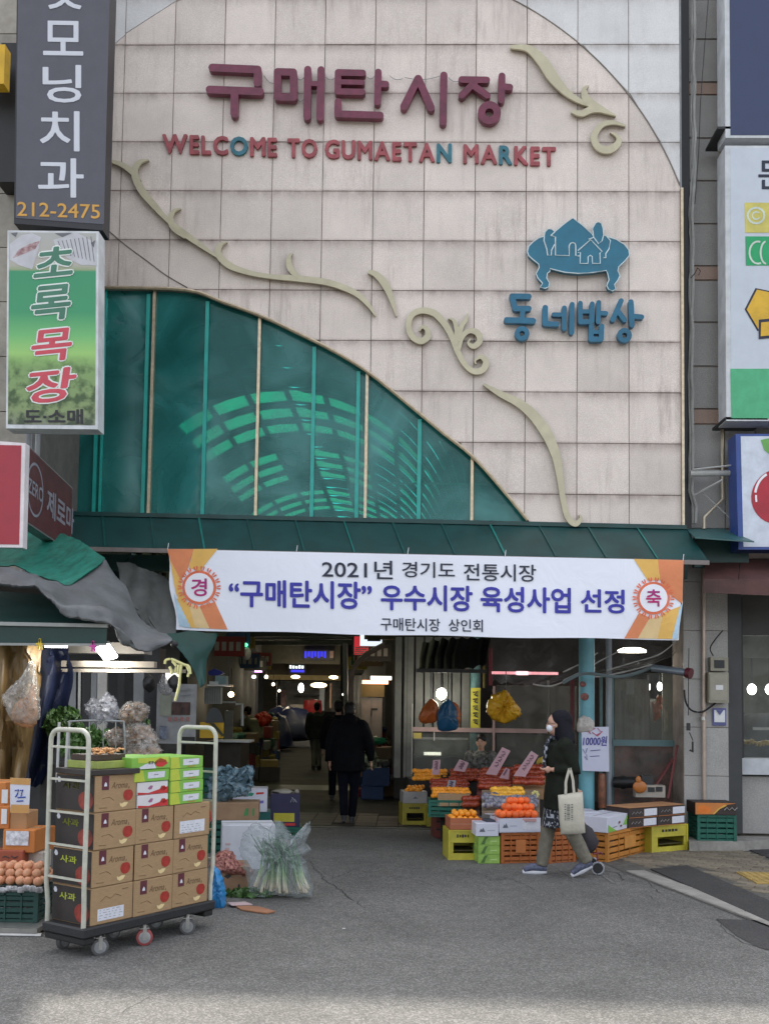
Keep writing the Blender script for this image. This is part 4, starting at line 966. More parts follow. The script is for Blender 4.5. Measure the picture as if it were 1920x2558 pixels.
m = MB(); m.tube([P(1490, 1023, 12.0), P(1580, 1022, 12.0)], 0.035, 10); m.tube([P(1497, 1014, 11.95), P(1578, 1005, 11.9)], 0.01, 5); m.tube([P(1497, 1070, 12.1), P(1560, 1036, 11.95)], 0.012, 5)
m.tube([P(1512, 1060, 12.1), P(1540, 1085, 12), P(1575, 1118, 12)], .005, 4); solo('conduit', m, cb_, 'short white conduit with black cables reaching across to the apple sign', 'pipe')
m = MB(); m.tube([P(x, y, 11.9) for x, y in ((1532, -40), (1520, 110), (1512, 220), (1508, 330), (1500, 440))], .005, 4)
m.tube([P(x, y, 11.95) for x, y in ((1491, 600), (1500, 590), (1506, 578), (1512, 585), (1508, 594))], .006, 4); solo('hanging_wire', m, black_m, 'thin black wire hanging slantwise beside the cream downpipe', 'wire')
YQ = 11.75
def rsign(name, label, x0, y0, x1, y1, case, face, Y=YQ, lean=(3, 0)):
    t = thing(name, label, 'sign', P(x0 + 60, y1, Y)); m = MB(); m.prism([P(*p, Y) for p in ((x0, y0), (x1, y0), (x1, y1), (x0 + lean[0], y1))], (0, .3, 0)); obj('case', m, case, t)
    m = MB(); m.prism([P(*p, Y - .004) for p in ((x0 + 11, y0 + 5), (x1 - 8, y0 + 5), (x1 - 8, y1 - 6), (x0 + 11 + lean[0], y1 - 6))], (0, .004, 0)); obj('face', m, face, t); return t
wface = M('sign_white_face', (0.56, 0.61, 0.68), 0.35, var=.03, grime=.08)
t = rsign('navy_sign', 'navy blue box sign with white frame at the top right corner', 1563, -150, 1840, 297, M('case_white', (0.6, 0.62, 0.64), .4, grime=.2), M('sign_navy', (0.030, 0.045, 0.115), .4, var=.05))
t = rsign('star_sign', 'white box sign with a yellow star, yellow and green squares and a green foot', 1565, 314, 1850, 909, M('case_white', (0, 0, 0)), wface)
Yf = YQ - .008
m = MB(); text_fit(m, '든든', dplane(Yf), 1637, 408, 1762, 346, .012); obj('lettering', m, navy, t)
yq = M('logo_yellow', (0.62, 0.55, 0.13), .5, var=.1); gq = M('logo_green', (0.015, 0.36, 0.13), .5, var=.05)
m = MB(); m.add([P(*p, Yf) for p in ((1608, 437), (1720, 437), (1720, 502), (1609, 502))], [(0, 1, 2, 3)]); obj('printed_square', m, yq, t)
m = MB(); m.add([P(*p, Yf) for p in ((1609, 510), (1720, 510), (1720, 573), (1610, 573))], [(0, 1, 2, 3)]); obj('printed_square', m, gq, t)
m = MB()
def arcs(cx, cy, rx, ry, a0, a1, w_, n=16):
    m.add([P(cx + (rx + s * w_) * cos(a0 + (a1 - a0) * k / n), cy + (ry + s * w_) * sin(a0 + (a1 - a0) * k / n), Yf - .003) for s in (-1, 1) for k in range(n + 1)], [(k, k + 1, n + 2 + k, n + 1 + k) for k in range(n)])
arcs(1632, 465, 18, 17, 0, 2 * pi, 2.2); arcs(1632, 465, 8, 8, .5, 5.6, 1.6); arcs(1636, 545, 18, 24, 1.2, 5.0, 2); arcs(1654, 545, 12, 24, 1.6, 4.6, 2)
obj('printed_swirl', m, M('logo_pale', (0.62, 0.70, 0.62), .5), t, kind='stuff')
st = [(1612, 668), (1634, 625), (1668, 632), (1700, 612), (1718, 650), (1752, 668), (1722, 692), (1730, 734), (1690, 712), (1664, 722), (1650, 706), (1638, 712)]
def scaled(p, k, cx=1678, cy=672): return (cx + (p[0] - cx) * k, cy + (p[1] - cy) * k)
flat('printed_star_edge', [scaled(p, 1.07) for p in st], navy, t, Yf); flat('printed_star', st, M('star_yellow', (0.70, 0.42, 0.03), .5), t, Yf - .003)
flat('printed_tab_edge', [(1638, 690), (1700, 684), (1700, 726), (1638, 732)], navy, t, Yf - .005); flat('printed_tab', [(1643, 696), (1700, 690), (1700, 720), (1642, 726)], MATS['star_yellow'], t, Yf - .007)
flat('printed_band', [(1577, 796), (1842, 796), (1842, 903), (1579, 903)], M('sign_green', (0.07, 0.42, 0.20), .4), t, Yf)
t = rsign('apple_sign', 'white box sign with a big red apple and green leaf, blue at its left edge', 1588, 937, 1860, 1187, M('case_blue', (0.03, 0.07, 0.28), .4), M('sign_white_face2', (0.60, 0.65, 0.74), .35), lean=(6, 0))
ap = [(1672 + 48 * cos(a) * (1 + .05 * cos(2 * a)) - (3 * sin(a)), 1072 + 58 * sin(a) + (8 * abs(cos(a / 1)) ** 8 * 0)) for a in [2 * pi * k / 32 for k in range(32)]]
flat('printed_apple', ap, M('apple_red', (0.42, 0.012, 0.03), .4, var=.2, scale=3), t, Yf)
m = MB(); arcs(1672, 1072, 42, 52, 3.3, 4.3, 2.6); arcs(1672, 1072, 40, 50, 2.9, 3.2, 2); obj('apple_shine', m, wdisc, t)
flat('printed_leaf', [(1642, 950), (1662, 946), (1690, 962), (1705, 1000), (1672, 990), (1650, 972)], M('leaf_green', (0.16, 0.42, 0.10), .5), t, Yf)
# brackets above and between the signs
for (x, y) in ((1580, 306), (1596, 922), (1640, 306)):
    m = MB(); a = P(x, y - 6, 12.0); m.box(a, (.5, .5, .03)); solo('sign_bracket', m, dark_m, ('rusty sign bracket in the gap under the navy sign' if y < 400 and x < 1600 else ('second sign bracket further right under the navy sign' if y < 400 else 'sign bracket between the star sign and the apple sign')), 'bracket')
# dark brown awning right
aw = thing('brown_awning', 'dark brown shop awning under the apple sign at the right edge', 'awning', P(1600, 1290, 11.6))
awm = M('awning_brown', (0.075, 0.028, 0.024), .6, var=.35, scale=3)
a0, a1, a2, a3 = P(1522, 1207, 12.2), P(1900, 1205, 12.2), P(1900, 1262, 11.4), P(1518, 1250, 11.4)
for k in range(5):
    m = MB(); t0, t1 = k / 5 + .002, (k + 1) / 5 - .002; m.prism([a0.lerp(a1, t0), a0.lerp(a1, t1), a3.lerp(a2, t1), a3.lerp(a2, t0)], (0, 0, -.012)); obj('awning_panel', m, awm, aw)
m = MB(); m.prism([a3 + V(0, -.005, 0), a2 + V(0, -.005, 0), a2 + V(0, -.005, -.18), a3 + V(0, -.005, -.16)], (0, .01, 0)); obj('valance', m, awm, aw)
# ------------------------------------------------------------------ building masses behind the facade
core = M('rough_core', (0.10, 0.10, 0.095), 0.9, grime=.3)
def solob(name, a, b, mat_, label, cat, group=None, **k):
    m = MB(); m.b2(a, b); return solo(name, m, mat_, label, cat, group, **k)
xl_, xr_ = VXC - VR - .12, VXC + VR + .12
blk = thing('market_block', 'dark upper storeys and roof slabs of the market behind the facade', 'building', (xr_ + 2, 14, 3.3))
for a, b in (((-16, 12.42, 3.35), (xl_, 60, 10.0)), ((xr_, 12.45, 3.35), (16, 60, 10.0)), ((-16, 34.9, 4.6), (16, 60, 5.2)), ((xl_, YF + .36, 7.05), (xr_, 12.62, 9.5))):
    m = MB(); m.b2(a, b); obj('mass', m, core, blk)
m = MB(); m.b2((XL + .1, YF + .37, 9.0), (XR, 12.7, 11.5)); obj('parapet', m, core, blk)
m = MB(); m.b2((xr_ - 1, 12.4, 3.3), (3.4, 18, 3.36)); obj('shop_ceiling', m, M('shop_ceiling', (0.12, 0.12, 0.12), .7), blk)
# alley walls
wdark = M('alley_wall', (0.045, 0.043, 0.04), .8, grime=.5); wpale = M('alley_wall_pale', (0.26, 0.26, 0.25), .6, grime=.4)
def wallseg(name, pts, z0, z1, mat_, label, th=.12):
    m = MB()
    for (a, b) in zip(pts, pts[1:]): m.bar(V(a[0], a[1], (z0 + z1) / 2), V(b[0], b[1], (z0 + z1) / 2), th, z1 - z0)
    return solo(name, m, mat_, label, 'wall')
g = lambda xd, Y: (P(xd, 1500, Y).x, Y)
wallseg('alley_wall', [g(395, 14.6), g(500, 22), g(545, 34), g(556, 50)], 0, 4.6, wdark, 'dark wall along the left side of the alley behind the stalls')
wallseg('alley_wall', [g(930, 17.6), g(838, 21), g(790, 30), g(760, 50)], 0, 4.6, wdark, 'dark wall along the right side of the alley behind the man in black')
solob('shop_back_wall', (-.2, 17.5, 0), (4.6, 17.65, 3.35), M('shop_back', (0.07, 0.06, 0.055), .8, grime=.4), 'dark back wall of the fruit shop behind the glass', 'wall')
# far end of the alley
fe = thing('far_shop', 'brightly lit small shop with fascia closing the far end of the alley', 'shop', P(690, 1580, 50))
YE = 50
def q4(name, x0, y0, x1, y1, Y, mat_, parent, d=.1):
    a, b = P(x0, y1, Y), P(x1, y0, Y); m = MB(); m.b2((a.x, Y, a.z), (b.x, Y + d, b.z)); return obj(name, m, mat_, parent)
q4('end_wall', 520, 1375, 780, 1600, YE + 2, M('end_wall', (0.06, .06, .055), .8), fe)
q4('fascia', 531, 1392, 735, 1432, YE - 14, M('olive_fascia', (0.09, 0.087, 0.07), .7, grime=.2), fe)
q4('lower_fascia', 560, 1433, 735, 1457, YE - 13, M('brown_fascia', (0.035, .028, .018), .7), fe)
q4('lit_soffit', 580, 1458, 735, 1468, YE - 12, M('warm_soffit', (0.4, .32, .16), .6), fe)
q4('roller_shutter', 568, 1472, 598, 1540, YE - 8, M('shutter_grey', (0.1, .1, .09), .6), fe)
q4('shop_front', 604, 1472, 735, 1536, YE, M('far_shop_wall', (0.22, .21, .19), .6, var=.5, scale=2), fe)
q4('menu_panel', 606, 1490, 618, 1528, YE - .5, M('menu_panel', (0.38, .22, .2), .6, var=.5, scale=5), fe)
q4('white_column', 689, 1484, 701, 1535, YE - 1, white_m, fe); q4('counter', 626, 1522, 655, 1536, YE - 2, M('counter_beige', (0.5, .42, .32), .6), fe)
q4('lintel', 640, 1500, 690, 1503, YE - 1, black_m, fe)
q4('wood_post', 711, 1476, 716, 1530, YE - 3, M('wood_post', (0.42, .24, .15), .5), fe)
def lampmat(n, c, s): return M(n, (0.8, 0.8, 0.8), .5, emit=c, es=s * .45)
Lw, Lc = lampmat('lamp_warm', (1, .80, .45), 6), lampmat('lamp_white', (1, 1, .93), 9)
def plight(loc, e, col=(1, .85, .6), r=.08):
    l = bpy.data.lights.new('lamp_light', 'POINT'); l.energy = e * .42; l.color = col; l.shadow_soft_size = r; o = bpy.data.objects.new('lamp_light', l); COL.objects.link(o); o.location = loc; return o
def lamp(name, label, x, y, Y, rx, rz, mat_, e, col=(1, .85, .6), cord=.4):
    c = P(x, y, Y); t = thing(name, label, 'lamp', c + V(0, 0, rz)); m = MB(); m.ell(c, (rx, rx, rz), 14, 8); obj('bulb', m, mat_, t, smooth=True)
    if cord: m = MB(); m.tube([c + V(0, 0, rz), c + V(0, 0, rz + cord)], .012, 5); obj('cord', m, black_m, t)
    if e: plight(c + V(0, -rx - .12, -rz * .5 - .05), e, col)
    return t
lamp('pendant_lamp', 'yellowish oval pendant lamp glowing at the far end of the alley', 688, 1480, 44, .36, .11, Lw, 40)
lamp('wall_lamp', 'white upright lamp at the far end of the alley left of the oval lamp', 650, 1486, 46, .13, .22, Lc, 30, (1, 1, .95), 0)
lamp('soffit_lamp', 'warm spot lamp under the brown fascia at the far left', 638, 1462, 35.5, .16, .06, Lw, 14, cord=0)
lamp('soffit_lamp', 'warm spot lamp under the brown fascia at the far right', 720, 1463, 35.5, .16, .06, Lw, 12, cord=0)
lamp('bulb', 'small warm bulb over the stalls on the left of the alley', 499, 1500, 17, .05, .045, lampmat('bulb_warm', (1, .72, .4), 14), 5)
lamp('bulb', 'small dim bulb left of the warm bulb higher up', 548, 1462, 22, .05, .04, lampmat('bulb_dim', (1, .9, .7), 3), 0)
lamp('bulb', 'bright white bulb hanging among the orange and blue bags', 953, 1499, 14.6, .075, .085, lampmat('bulb_white', (1, .98, .85), 22), 9, (1, .95, .8))
# signs inside
def isign(name, label, x0, y0, x1, y1, Y, mat_, edge=None):
    t = thing(name, label, 'sign', P((x0 + x1) / 2, y1, Y)); q4('case', x0, y0, x1, y1, Y, edge or dark_m, t, .12)
    q4('face', x0 + 1, y0 + 1, x1 - 1, y1 - 1, Y - .01, mat_, t, .005); return t
t = isign('blue_letter_sign', 'row of small blue letters on the olive fascia deep in the alley', 655, 1402, 722, 1426, 35.9, MATS['olive_fascia'])
for k in range(7): q4('letter', 657 + 7 * k, 1407, 662 + 7 * k, 1421 - (k % 2) * 3, 35.7, M('glow_blue', (0.02, .02, .4), .5, emit=(.05, .05, .8), es=.35), t, .05)
q4('logo', 712, 1406, 720, 1421, 35.7, M('pinkish_logo', (.5, .35, .35), .5), t, .05)
t = isign('magenta_sign', 'small glowing magenta sign deep on the left of the alley', 538, 1434, 567, 1453, 33, lampmat('magenta_glow', (.75, .25, .95), 2.2))
for k in range(4): q4('letter', 541 + 6.2 * k, 1438 + k % 2, 545.5 + 6.2 * k, 1448 + k % 2, 32.9, lampmat('pink_white_glow', (1, .8, 1), 3.5), t, .03)
t = isign('white_blue_sign', 'small lit sign with white characters over a blue line above the far shop', 622, 1433, 660, 1455, 36.5, MATS['brown_fascia'])
for k in range(5): q4('letter', 625 + 6.5 * k, 1437 + (k % 3), 629.5 + 6.5 * k, 1444, 36.3, lampmat('sign_pale_glow', (.75, .9, .9), 1.3), t, .03)
q4('underline', 628, 1447, 657, 1452, 36.3, MATS['glow_blue'], t, .03)
t = isign('red_sign_inside', 'red hanging sign with white lines partly behind the white lit box', 763, 1374, 797, 1415, 19, M('sign_red_in', (0.5, .03, .04), .5, emit=(.5, .03, .04), es=.3))
for k in range(4): q4('line', 766, 1398 + k * 4.2, 795 - 3 * (k % 2), 1400 + k * 4.2, 18.9, white_m, t, .02)
t = isign('lit_box_sign', 'white framed lit box sign just under the banner', 776, 1368, 826, 1396, 18, lampmat('cool_glow', (.8, .88, 1), .8)); q4('dark_panel', 793, 1366, 822, 1385, 17.97, M('brown_panel', (.05, .04, .015), .6), t, .01)
lamp('green_signal', 'tiny green signal lamp at the top left of the alley', 530, 1393, 20, .05, .04, lampmat('green_glow', (.1, .9, .4), 1.5), 0, cord=.2)
m = MB(); m.ell(P(533, 1412, 20), (.09, .09, .13), 8, 6); solo('camera_housing', m, white_m, 'small white camera below the green signal lamp', 'camera', smooth=True)
# ceiling trusses
tr_ = thing('roof_truss', 'dark horizontal steel trusses crossing the alley just below the banner', 'truss', P(640, 1390, 24))
for (y, Y) in ((1376, 26), (1389, 30), (1370, 22)):
    m = MB(); m.bar(P(440, y, Y), P(850, y, Y), .1, .12); obj('chord', m, dark_m, tr_)
m = MB()
for k in range(12): a = P(500 + 26 * k, 1376, 26); m.bar(a, a + V(.0, 0, .8), .05, .05, (0, 1, 0))
obj('web', m, dark_m, tr_, kind=None)
for (x0, x1, y) in ((580, 592, 1386), (596, 625, 1387), (632, 677, 1387), (683, 715, 1389), (718, 756, 1390)): q4('skylight_gap', x0, y - 2.5, x1, y + 2.5, 30.2, M('dim_pane', (0.3, .3, .26), .5), tr_, .02)
# striped rafters hidden sides: pipe arch on the right
m = MB(); m.tube([P(x, y, 17) for x, y in rib([(758., 1620.), (757., 1500.), (762., 1450.), (785., 1418.), (830., 1392.)], 5)], .045, 8); solo('pipe_arch', m, M('pinkish_pipe', (.24, .17, .14), .5), 'curved pinkish pipe rising beside the man in black and bending right', 'pipe', smooth=True)
m = MB(); m.tube([P(745, 1390, 19), P(748, 1640, 19)], .05, 8); solo('steel_post', m, grey_m, 'grey steel post behind the head of the man in black', 'post', smooth=True)
# lit refrigerator and shelves right inside
fr = thing('refrigerator', 'tall pale refrigerator with a glowing orange and white shelf light above', 'refrigerator', P(803, 1585, 20))
q4('body', 777, 1507, 826, 1600, 20, M('fridge_body', (.2, .195, .185), .5, grime=.2), fr, .6); q4('door', 779, 1512, 800, 1596, 19.98, M('fridge_door', (.24, .235, .225), .5), fr, .02); q4('door', 802, 1512, 824, 1596, 19.98, MATS['fridge_door'], fr, .02)
q4('handle', 801, 1530, 803, 1545, 19.93, dark_m, fr, .05); q4('label_plate', 802, 1530, 815, 1534, 19.96, dark_m, fr, .02)
q4('header', 779, 1480, 830, 1505, 19.9, M('olive_box', (.10, .085, .02), .6), fr, .5); q4('shelf_light', 782, 1470, 838, 1477, 19.6, lampmat('orange_glow', (1, .35, .12), 3.2), fr, .1); q4('shelf_light', 800, 1461, 845, 1468, 19.6, lampmat('white_glow', (1, .95, .8), 2.6), fr, .1)
plight(P(808, 1490, 19.2), 8, (1, .8, .6))
# blue tarp heap, red pot, red flowers
def heap(name, c, r, mat_, label, cat, seed=1, n=22, m_=12, amp=.22, flat=True, sc=2.2):
    mb = MB(); mb.ell((0, 0, 0), 1, n, m_); out = []
    for v in mb.v:
        k = 1 + amp * noise.noise(v * sc + V(seed * 3.1, 0, 0)) + amp * .5 * noise.noise(v * sc * 2.7 + V(0, seed, 0)); z = v.z if v.z > 0 or not flat else v.z * .15
        out.append(Vector(c) + V(v.x * r[0] * k, v.y * r[1] * k, z * r[2] * k))
    mb.v = out; return solo(name, mb, mat_, label, cat, smooth=True)
tb = M('blue_tarp', (0.012, 0.02, 0.075), .45, bump=.5, bscale=6)
c = G(625, 1622); c = P(622, 1578, 36); heap('tarp_heap', (c.x, 36, .35), (1.25, .9, 1.05), tb, 'heap under a dark blue tarp at the far left of the alley', 'tarp', 3)
c = P(600, 1578, 33); heap('tarp_heap', (c.x, 33, .2), (.5, .6, 1.0), tb, 'smaller dark blue covered heap left of the big one', 'tarp', 5)
m = MB(); p = P(675, 1530, 38); m.lathe([(.3, -.35), (.36, 0), (.33, .3), (.05, .35)], 14, p); solo('red_tub', m, M('red_tub', (.42, .03, .035), .4), 'red plastic tub in front of the far shop', 'tub', smooth=True)
# floor line: patched strips
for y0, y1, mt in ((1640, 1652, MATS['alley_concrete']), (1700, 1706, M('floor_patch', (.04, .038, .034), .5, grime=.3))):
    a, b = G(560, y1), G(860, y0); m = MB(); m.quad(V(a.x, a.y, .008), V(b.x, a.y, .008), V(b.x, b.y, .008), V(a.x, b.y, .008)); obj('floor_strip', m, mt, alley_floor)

# ------------------------------------------------------------------ fruit shop at the right
pf = M('pinkish_frame', (.34, .24, .235), .5, grime=.2); wfm = M('shop_frame_white', (.46, .45, .43), .5, grime=.2)
def D2(x, y): return (830 + x * .2709, 1366 + y * .2709)
fs = thing('fruit_shop_front', 'glazed front of the fruit shop with pinkish frames behind the fruit boxes', 'shop front', P(1000, 1640, 14.6))
YS2 = 14.8
q4('pale_panel', 850, 1376, 868, 1680, YS2 + .3, M('pale_panel', (.15, .152, .138), .5, grime=.3), fs, .05); q4('pale_panel', 870, 1376, 894, 1680, YS2 + .3, MATS['pale_panel'], fs, .05)
for k in range(6): q4('pale_panel', 896 + 20 * k, 1376, 914.5 + 20 * k, 1577, YS2 + .32, MATS['pale_panel'], fs, .05)
for x in (849, 878.5): q4('post', x - 1.5, 1376, x + 1.5, 1680, YS2 - .2, black_m, fs, .06)
q4('frame_bar', 890, 1575, 1182, 1580, YS2 - .05, pf, fs, .05); q4('frame_bar', 1063, 1482, 1069, 1655, YS2 - .07, pf, fs, .05); q4('frame_bar', 888, 1520, 891.5, 1672, YS2 - .05, wfm, fs, .05)
q4('frame_bar', 936, 1577, 938.5, 1600, YS2 - .04, wfm, fs, .03); q4('frame_bar', 1181, 1470, 1186, 1580, YS2 - .03, MATS['pale_panel'], fs, .04)
glassc = film('clear_glass', (.35, .38, .36), .12, .05, .8, .05, 3)
q4('pane', 893, 1581, 1062, 1668, YS2 - .03, glassc, fs, .004); q4('pane', 1070, 1581, 1245, 1660, YS2 - .03, glassc, fs, .004); q4('pane', 1070, 1482, 1245, 1574, YS2 - .03, glassc, fs, .004)
q4('dark_interior_sheet', 1072, 1470, 1250, 1640, YS2 + .6, M('dark_brown_interior', (.035, .022, .02), .8), fs, .05); q4('maroon_post', 1056, 1400, 1064, 1480, YS2 - .2, M('maroon_post', (.13, .015, .025), .5), fs, .06)  # dark brown sheet stands in for the unlit shop interior
q4('maroon_post', 1232, 1465, 1240, 1640, 13.6, MATS['maroon_post'], fs, .06)
sc_ = thing('showcase', 'long glass showcase with tube light reflections left inside the fruit shop', 'showcase', P(960, 1665, 15.3))
q4('base', 893, 1635, 1010, 1668, 15.4, M('navy_base', (.02, .024, .035), .5), sc_, .7); q4('top_rail', 893, 1594, 1010, 1597, 15.3, steel_m, sc_, .03); q4('glass_front', 893, 1597, 1010, 1635, 15.35, glassc, sc_, .004)
q4('back_panel', 895, 1598, 1008, 1634, 16.0, M('showcase_back', (.16, .17, .15), .4, var=.6, scale=3), sc_, .03); q4('tube_reflection', 915, 1625, 952, 1631, 15.7, lampmat('tube_glow', (1, 1, .8), 1.8), sc_, .03)  # glowing bar stands in for the tube light reflections in the glass
q4('price_note', 892, 1583, 910, 1595, 14.7, M('note_yellow', (.5, .40, .10), .6), sc_, .004)
# black folded awning over the shop
m = MB(); rows_ = [[(912, 1388), (960, 1380), (1010, 1378), (1058, 1378)], [(906, 1420), (950, 1415), (1000, 1412), (1052, 1408)], [(905, 1440), (950, 1440), (1000, 1442), (1050, 1432)], [(900, 1452), (950, 1450), (1000, 1446), (1050, 1436)]]
G_r = [[P(*p, 14.6 - .35 * j) for p in rib([tuple(map(float, q)) for q in r], 8)] for j, r in enumerate(rows_)]
for r in G_r:
    for i, p in enumerate(r): p.z += .02 * sin(i * 1.9); p.y += .04 * sin(i * 2.3)
m.loft(G_r, closed=False); solo('folded_awning', m, M('black_awning', (.012, .012, .014), .5, bump=.5, bscale=9), 'folded black awning hanging over the hanging bags', 'awning', smooth=True)
q4('awning_rail', 898, 1446, 1050, 1452, 13.5, black_m, fs, .03)
# coloured plastic bags hanging
def bag(name, pts, Y, mat_, label, seed=0, dep=.10, crump=.06, cat='bag'):
    """crumpled bag: outline (display coords) lofted to a puffy body"""
    n = len(pts); cx = sum(p[0] for p in pts) / n; cy = sum(p[1] for p in pts) / n; top = min(pts, key=lambda p: p[1]); sz = max(p[1] for p in pts) - top[1]
    q = rib([tuple(map(float, p)) for p in pts] + [tuple(map(float, pts[0]))], 8)[:-1]; mb = MB(); rings = []
    for sgn, order in ((-1, [1, .97, .9, .8, .68, .54, .38, .2, .06]), (1, [.97, .88, .7, .5, .25, .06])):
        rg = []
        for k in order:
            r = []
            for x, y in q:
                px, py = cx + (x - cx) * k, cy + (y - cy) * k; d = sgn * dep * sqrt(max(0, 1 - k * k)); ang = atan2(px - top[0], py - top[1] + sz * .12)
                cr = abs(noise.noise(V(ang * 4.2, (py - top[1]) / sz * 1.6, seed + sgn))) * 1.3 - .3 + abs(noise.noise(V(px * .16, py * .12, seed + 3 * sgn))) * .45 + noise.noise(V(px * .4, py * .3, seed)) * .08
                r.append(P(px, py, Y) + V(noise.noise(V(px * .2, py * .2, seed + 9)) * crump * .25, d - sgn * cr * crump * (1.15 - k * .7), noise.noise(V(px * .2, py * .2, seed + 17)) * crump * .25))
            rg.append(r)
        rings.append(rg)
    f, bk = rings; mb.loft(list(reversed(f)) + bk); return solo(name, mb, mat_, label, cat, smooth=True, auto=50)
ob = M('orange_bag', (.50, .13, .03), .35, bump=.4, bscale=14, sss=.1); yb = M('yellow_bag', (.62, .34, .02), .3, bump=.5, bscale=12); blb = M('blue_bag', (.015, .10, .22), .35, bump=.5, bscale=12)
bag('hanging_bag', [(930, 1508), (945, 1520), (950, 1545), (940, 1560), (910, 1562), (904, 1548), (915, 1525)], 14.1, ob, 'orange plastic bags hanging left of the bulb', 1)
bag('hanging_bag', [(968, 1508), (985, 1530), (990, 1565), (982, 1577), (948, 1578), (943, 1550), (950, 1525)], 14.0, blb, 'blue plastic bags hanging below the white bulb', 2)
bag('hanging_bag', [(975, 1515), (990, 1524), (995, 1550), (990, 1570), (982, 1565), (978, 1540), (966, 1535)], 14.05, ob, 'narrow orange bag hanging just right of the blue bags', 3)
bag('hanging_bag', [(1092, 1490), (1104, 1505), (1122, 1530), (1124, 1545), (1110, 1555), (1085, 1563), (1062, 1552), (1050, 1535), (1056, 1508), (1075, 1495)], 13.2, yb, 'big crumpled bright yellow bag hanging in front of the shop window', 4, .13, .10)
for (x, y0, y1, Y, l) in ((930, 1450, 1508, 14.1, 'left orange bags'), (968, 1450, 1510, 14.0, 'blue bags'), (1092, 1450, 1490, 13.2, 'yellow bag')):
    m = MB(); m.tube([P(x, y0, Y), P(x, y1, Y)], .006, 4); solo('string', m, dark_m, 'thin string holding the ' + l, 'string')
# teal column with the yellow strip banner
m = MB(); c = P(1025, 1600, 15.0); m.tube([V(c.x, 15.0, 0), V(c.x, 15.0, 3.3)], .075, 12); solo('teal_column', m, M('dim_teal', (.10, .22, .22), .5, grime=.3), 'dim teal round column behind the yellow strip banner', 'column', smooth=True)
t = thing('strip_banner', 'narrow yellow strip banner with dark vertical writing on the teal column', 'banner', P(1026, 1577, 14.85)); q4('cloth', 1016, 1486, 1037, 1577, 14.85, M('strip_yellow', (.50, .46, .05), .6), t, .008)
for k in range(5):
    m = MB(); x = 1026; y = 1496 + 15 * k; m.tube([P(x - 5, y, 14.83), P(x + 4, y - 2, 14.83), P(x - 2, y + 5, 14.83), P(x + 5, y + 8, 14.83)], .011, 4); obj('pen_stroke', m, navy, t)
q4('strip', 1042, 1434, 1047, 1486, 14.0, M('strip_dim_yellow', (.35, .28, .06), .6), fs, .01)
# translucent plastic sheet rolled under the canopy and its pink reflections
film1 = film('plastic_sheet', (.40, .38, .36), .20, .12, .8, .9, 5)
shp = thing('plastic_curtain', 'clear wrinkled plastic curtain gathered under the banner over the fruit shop', 'curtain', P(1250, 1480, 12.6))
R_ = [[(1060, 1370), (1150, 1372), (1240, 1372), (1330, 1375), (1420, 1378), (1478, 1380)], [(1060, 1405), (1150, 1400), (1240, 1398), (1330, 1400), (1420, 1405), (1470, 1400)],
      [(1062, 1440), (1150, 1442), (1240, 1448), (1330, 1440), (1400, 1430), (1460, 1412)], [(1064, 1472), (1110, 1478), (1160, 1480), (1230, 1468), (1300, 1460), (1400, 1438)]]
Gr = [[P(*p, 12.9 - .12 * j) + V(0, .06 * sin(i * .9 + j), .02 * sin(i * 1.3)) for i, p in enumerate(rib([tuple(map(float, q)) for q in r], 8))] for j, r in enumerate(R_)]
m = MB(); m.loft(Gr, closed=False); obj('sheet', m, film1, shp, smooth=True)
for k, ln in enumerate(([(1250, 1458), (1290, 1462), (1330, 1455), (1370, 1446), (1405, 1436), (1408, 1438)], [(1215, 1470), (1260, 1448), (1300, 1425), (1350, 1400)], [(1310, 1448), (1370, 1430), (1420, 1415), (1452, 1392), (1462, 1378)], [(1150, 1478), (1190, 1482), (1230, 1466)], [(1215, 1452), (1260, 1430), (1290, 1410)])):
    m = MB(); m.tube([P(x, y, 12.5) for x, y in rib([tuple(map(float, p)) for p in ln], 5)], [.006 + .006 * random.random() for _ in rib([tuple(map(float, p)) for p in ln], 5)], 5); obj('fold', m, M('plastic_fold', (.45, .44, .42), .2), shp, smooth=True)
q4('pink_reflection', 1062, 1452, 1205, 1456, 14.2, lampmat('pink_glow', (1, .32, .38), .9), shp, .03); q4('pink_reflection', 1115, 1450, 1140, 1458, 14.15, lampmat('pink_hot', (1, .55, .6), 1.8), shp, .03)  # glowing strips stand in for the pink reflections on the sheet
# ceiling disc lamp
m = MB(); c = P(1364, 1409, 13.6); m.lathe([(.19, 0), (.19, .03), (.12, .06)], 24, c); solo('ceiling_lamp', m, lampmat('disc_glow', (1, .95, .75), 5), 'glowing disc lamp on the dark ceiling below the right end of the banner', 'lamp', smooth=True); plight(c + V(0, 0, -.2), 12, (1, .93, .8))
solob('shop_ceiling_sheet', (2.0, 12.7, 3.0), (4.2, 17, 3.04), M('ceiling_grey', (.11, .105, .10), .6), 'dark grey ceiling over the teal framed window bay', 'ceiling')
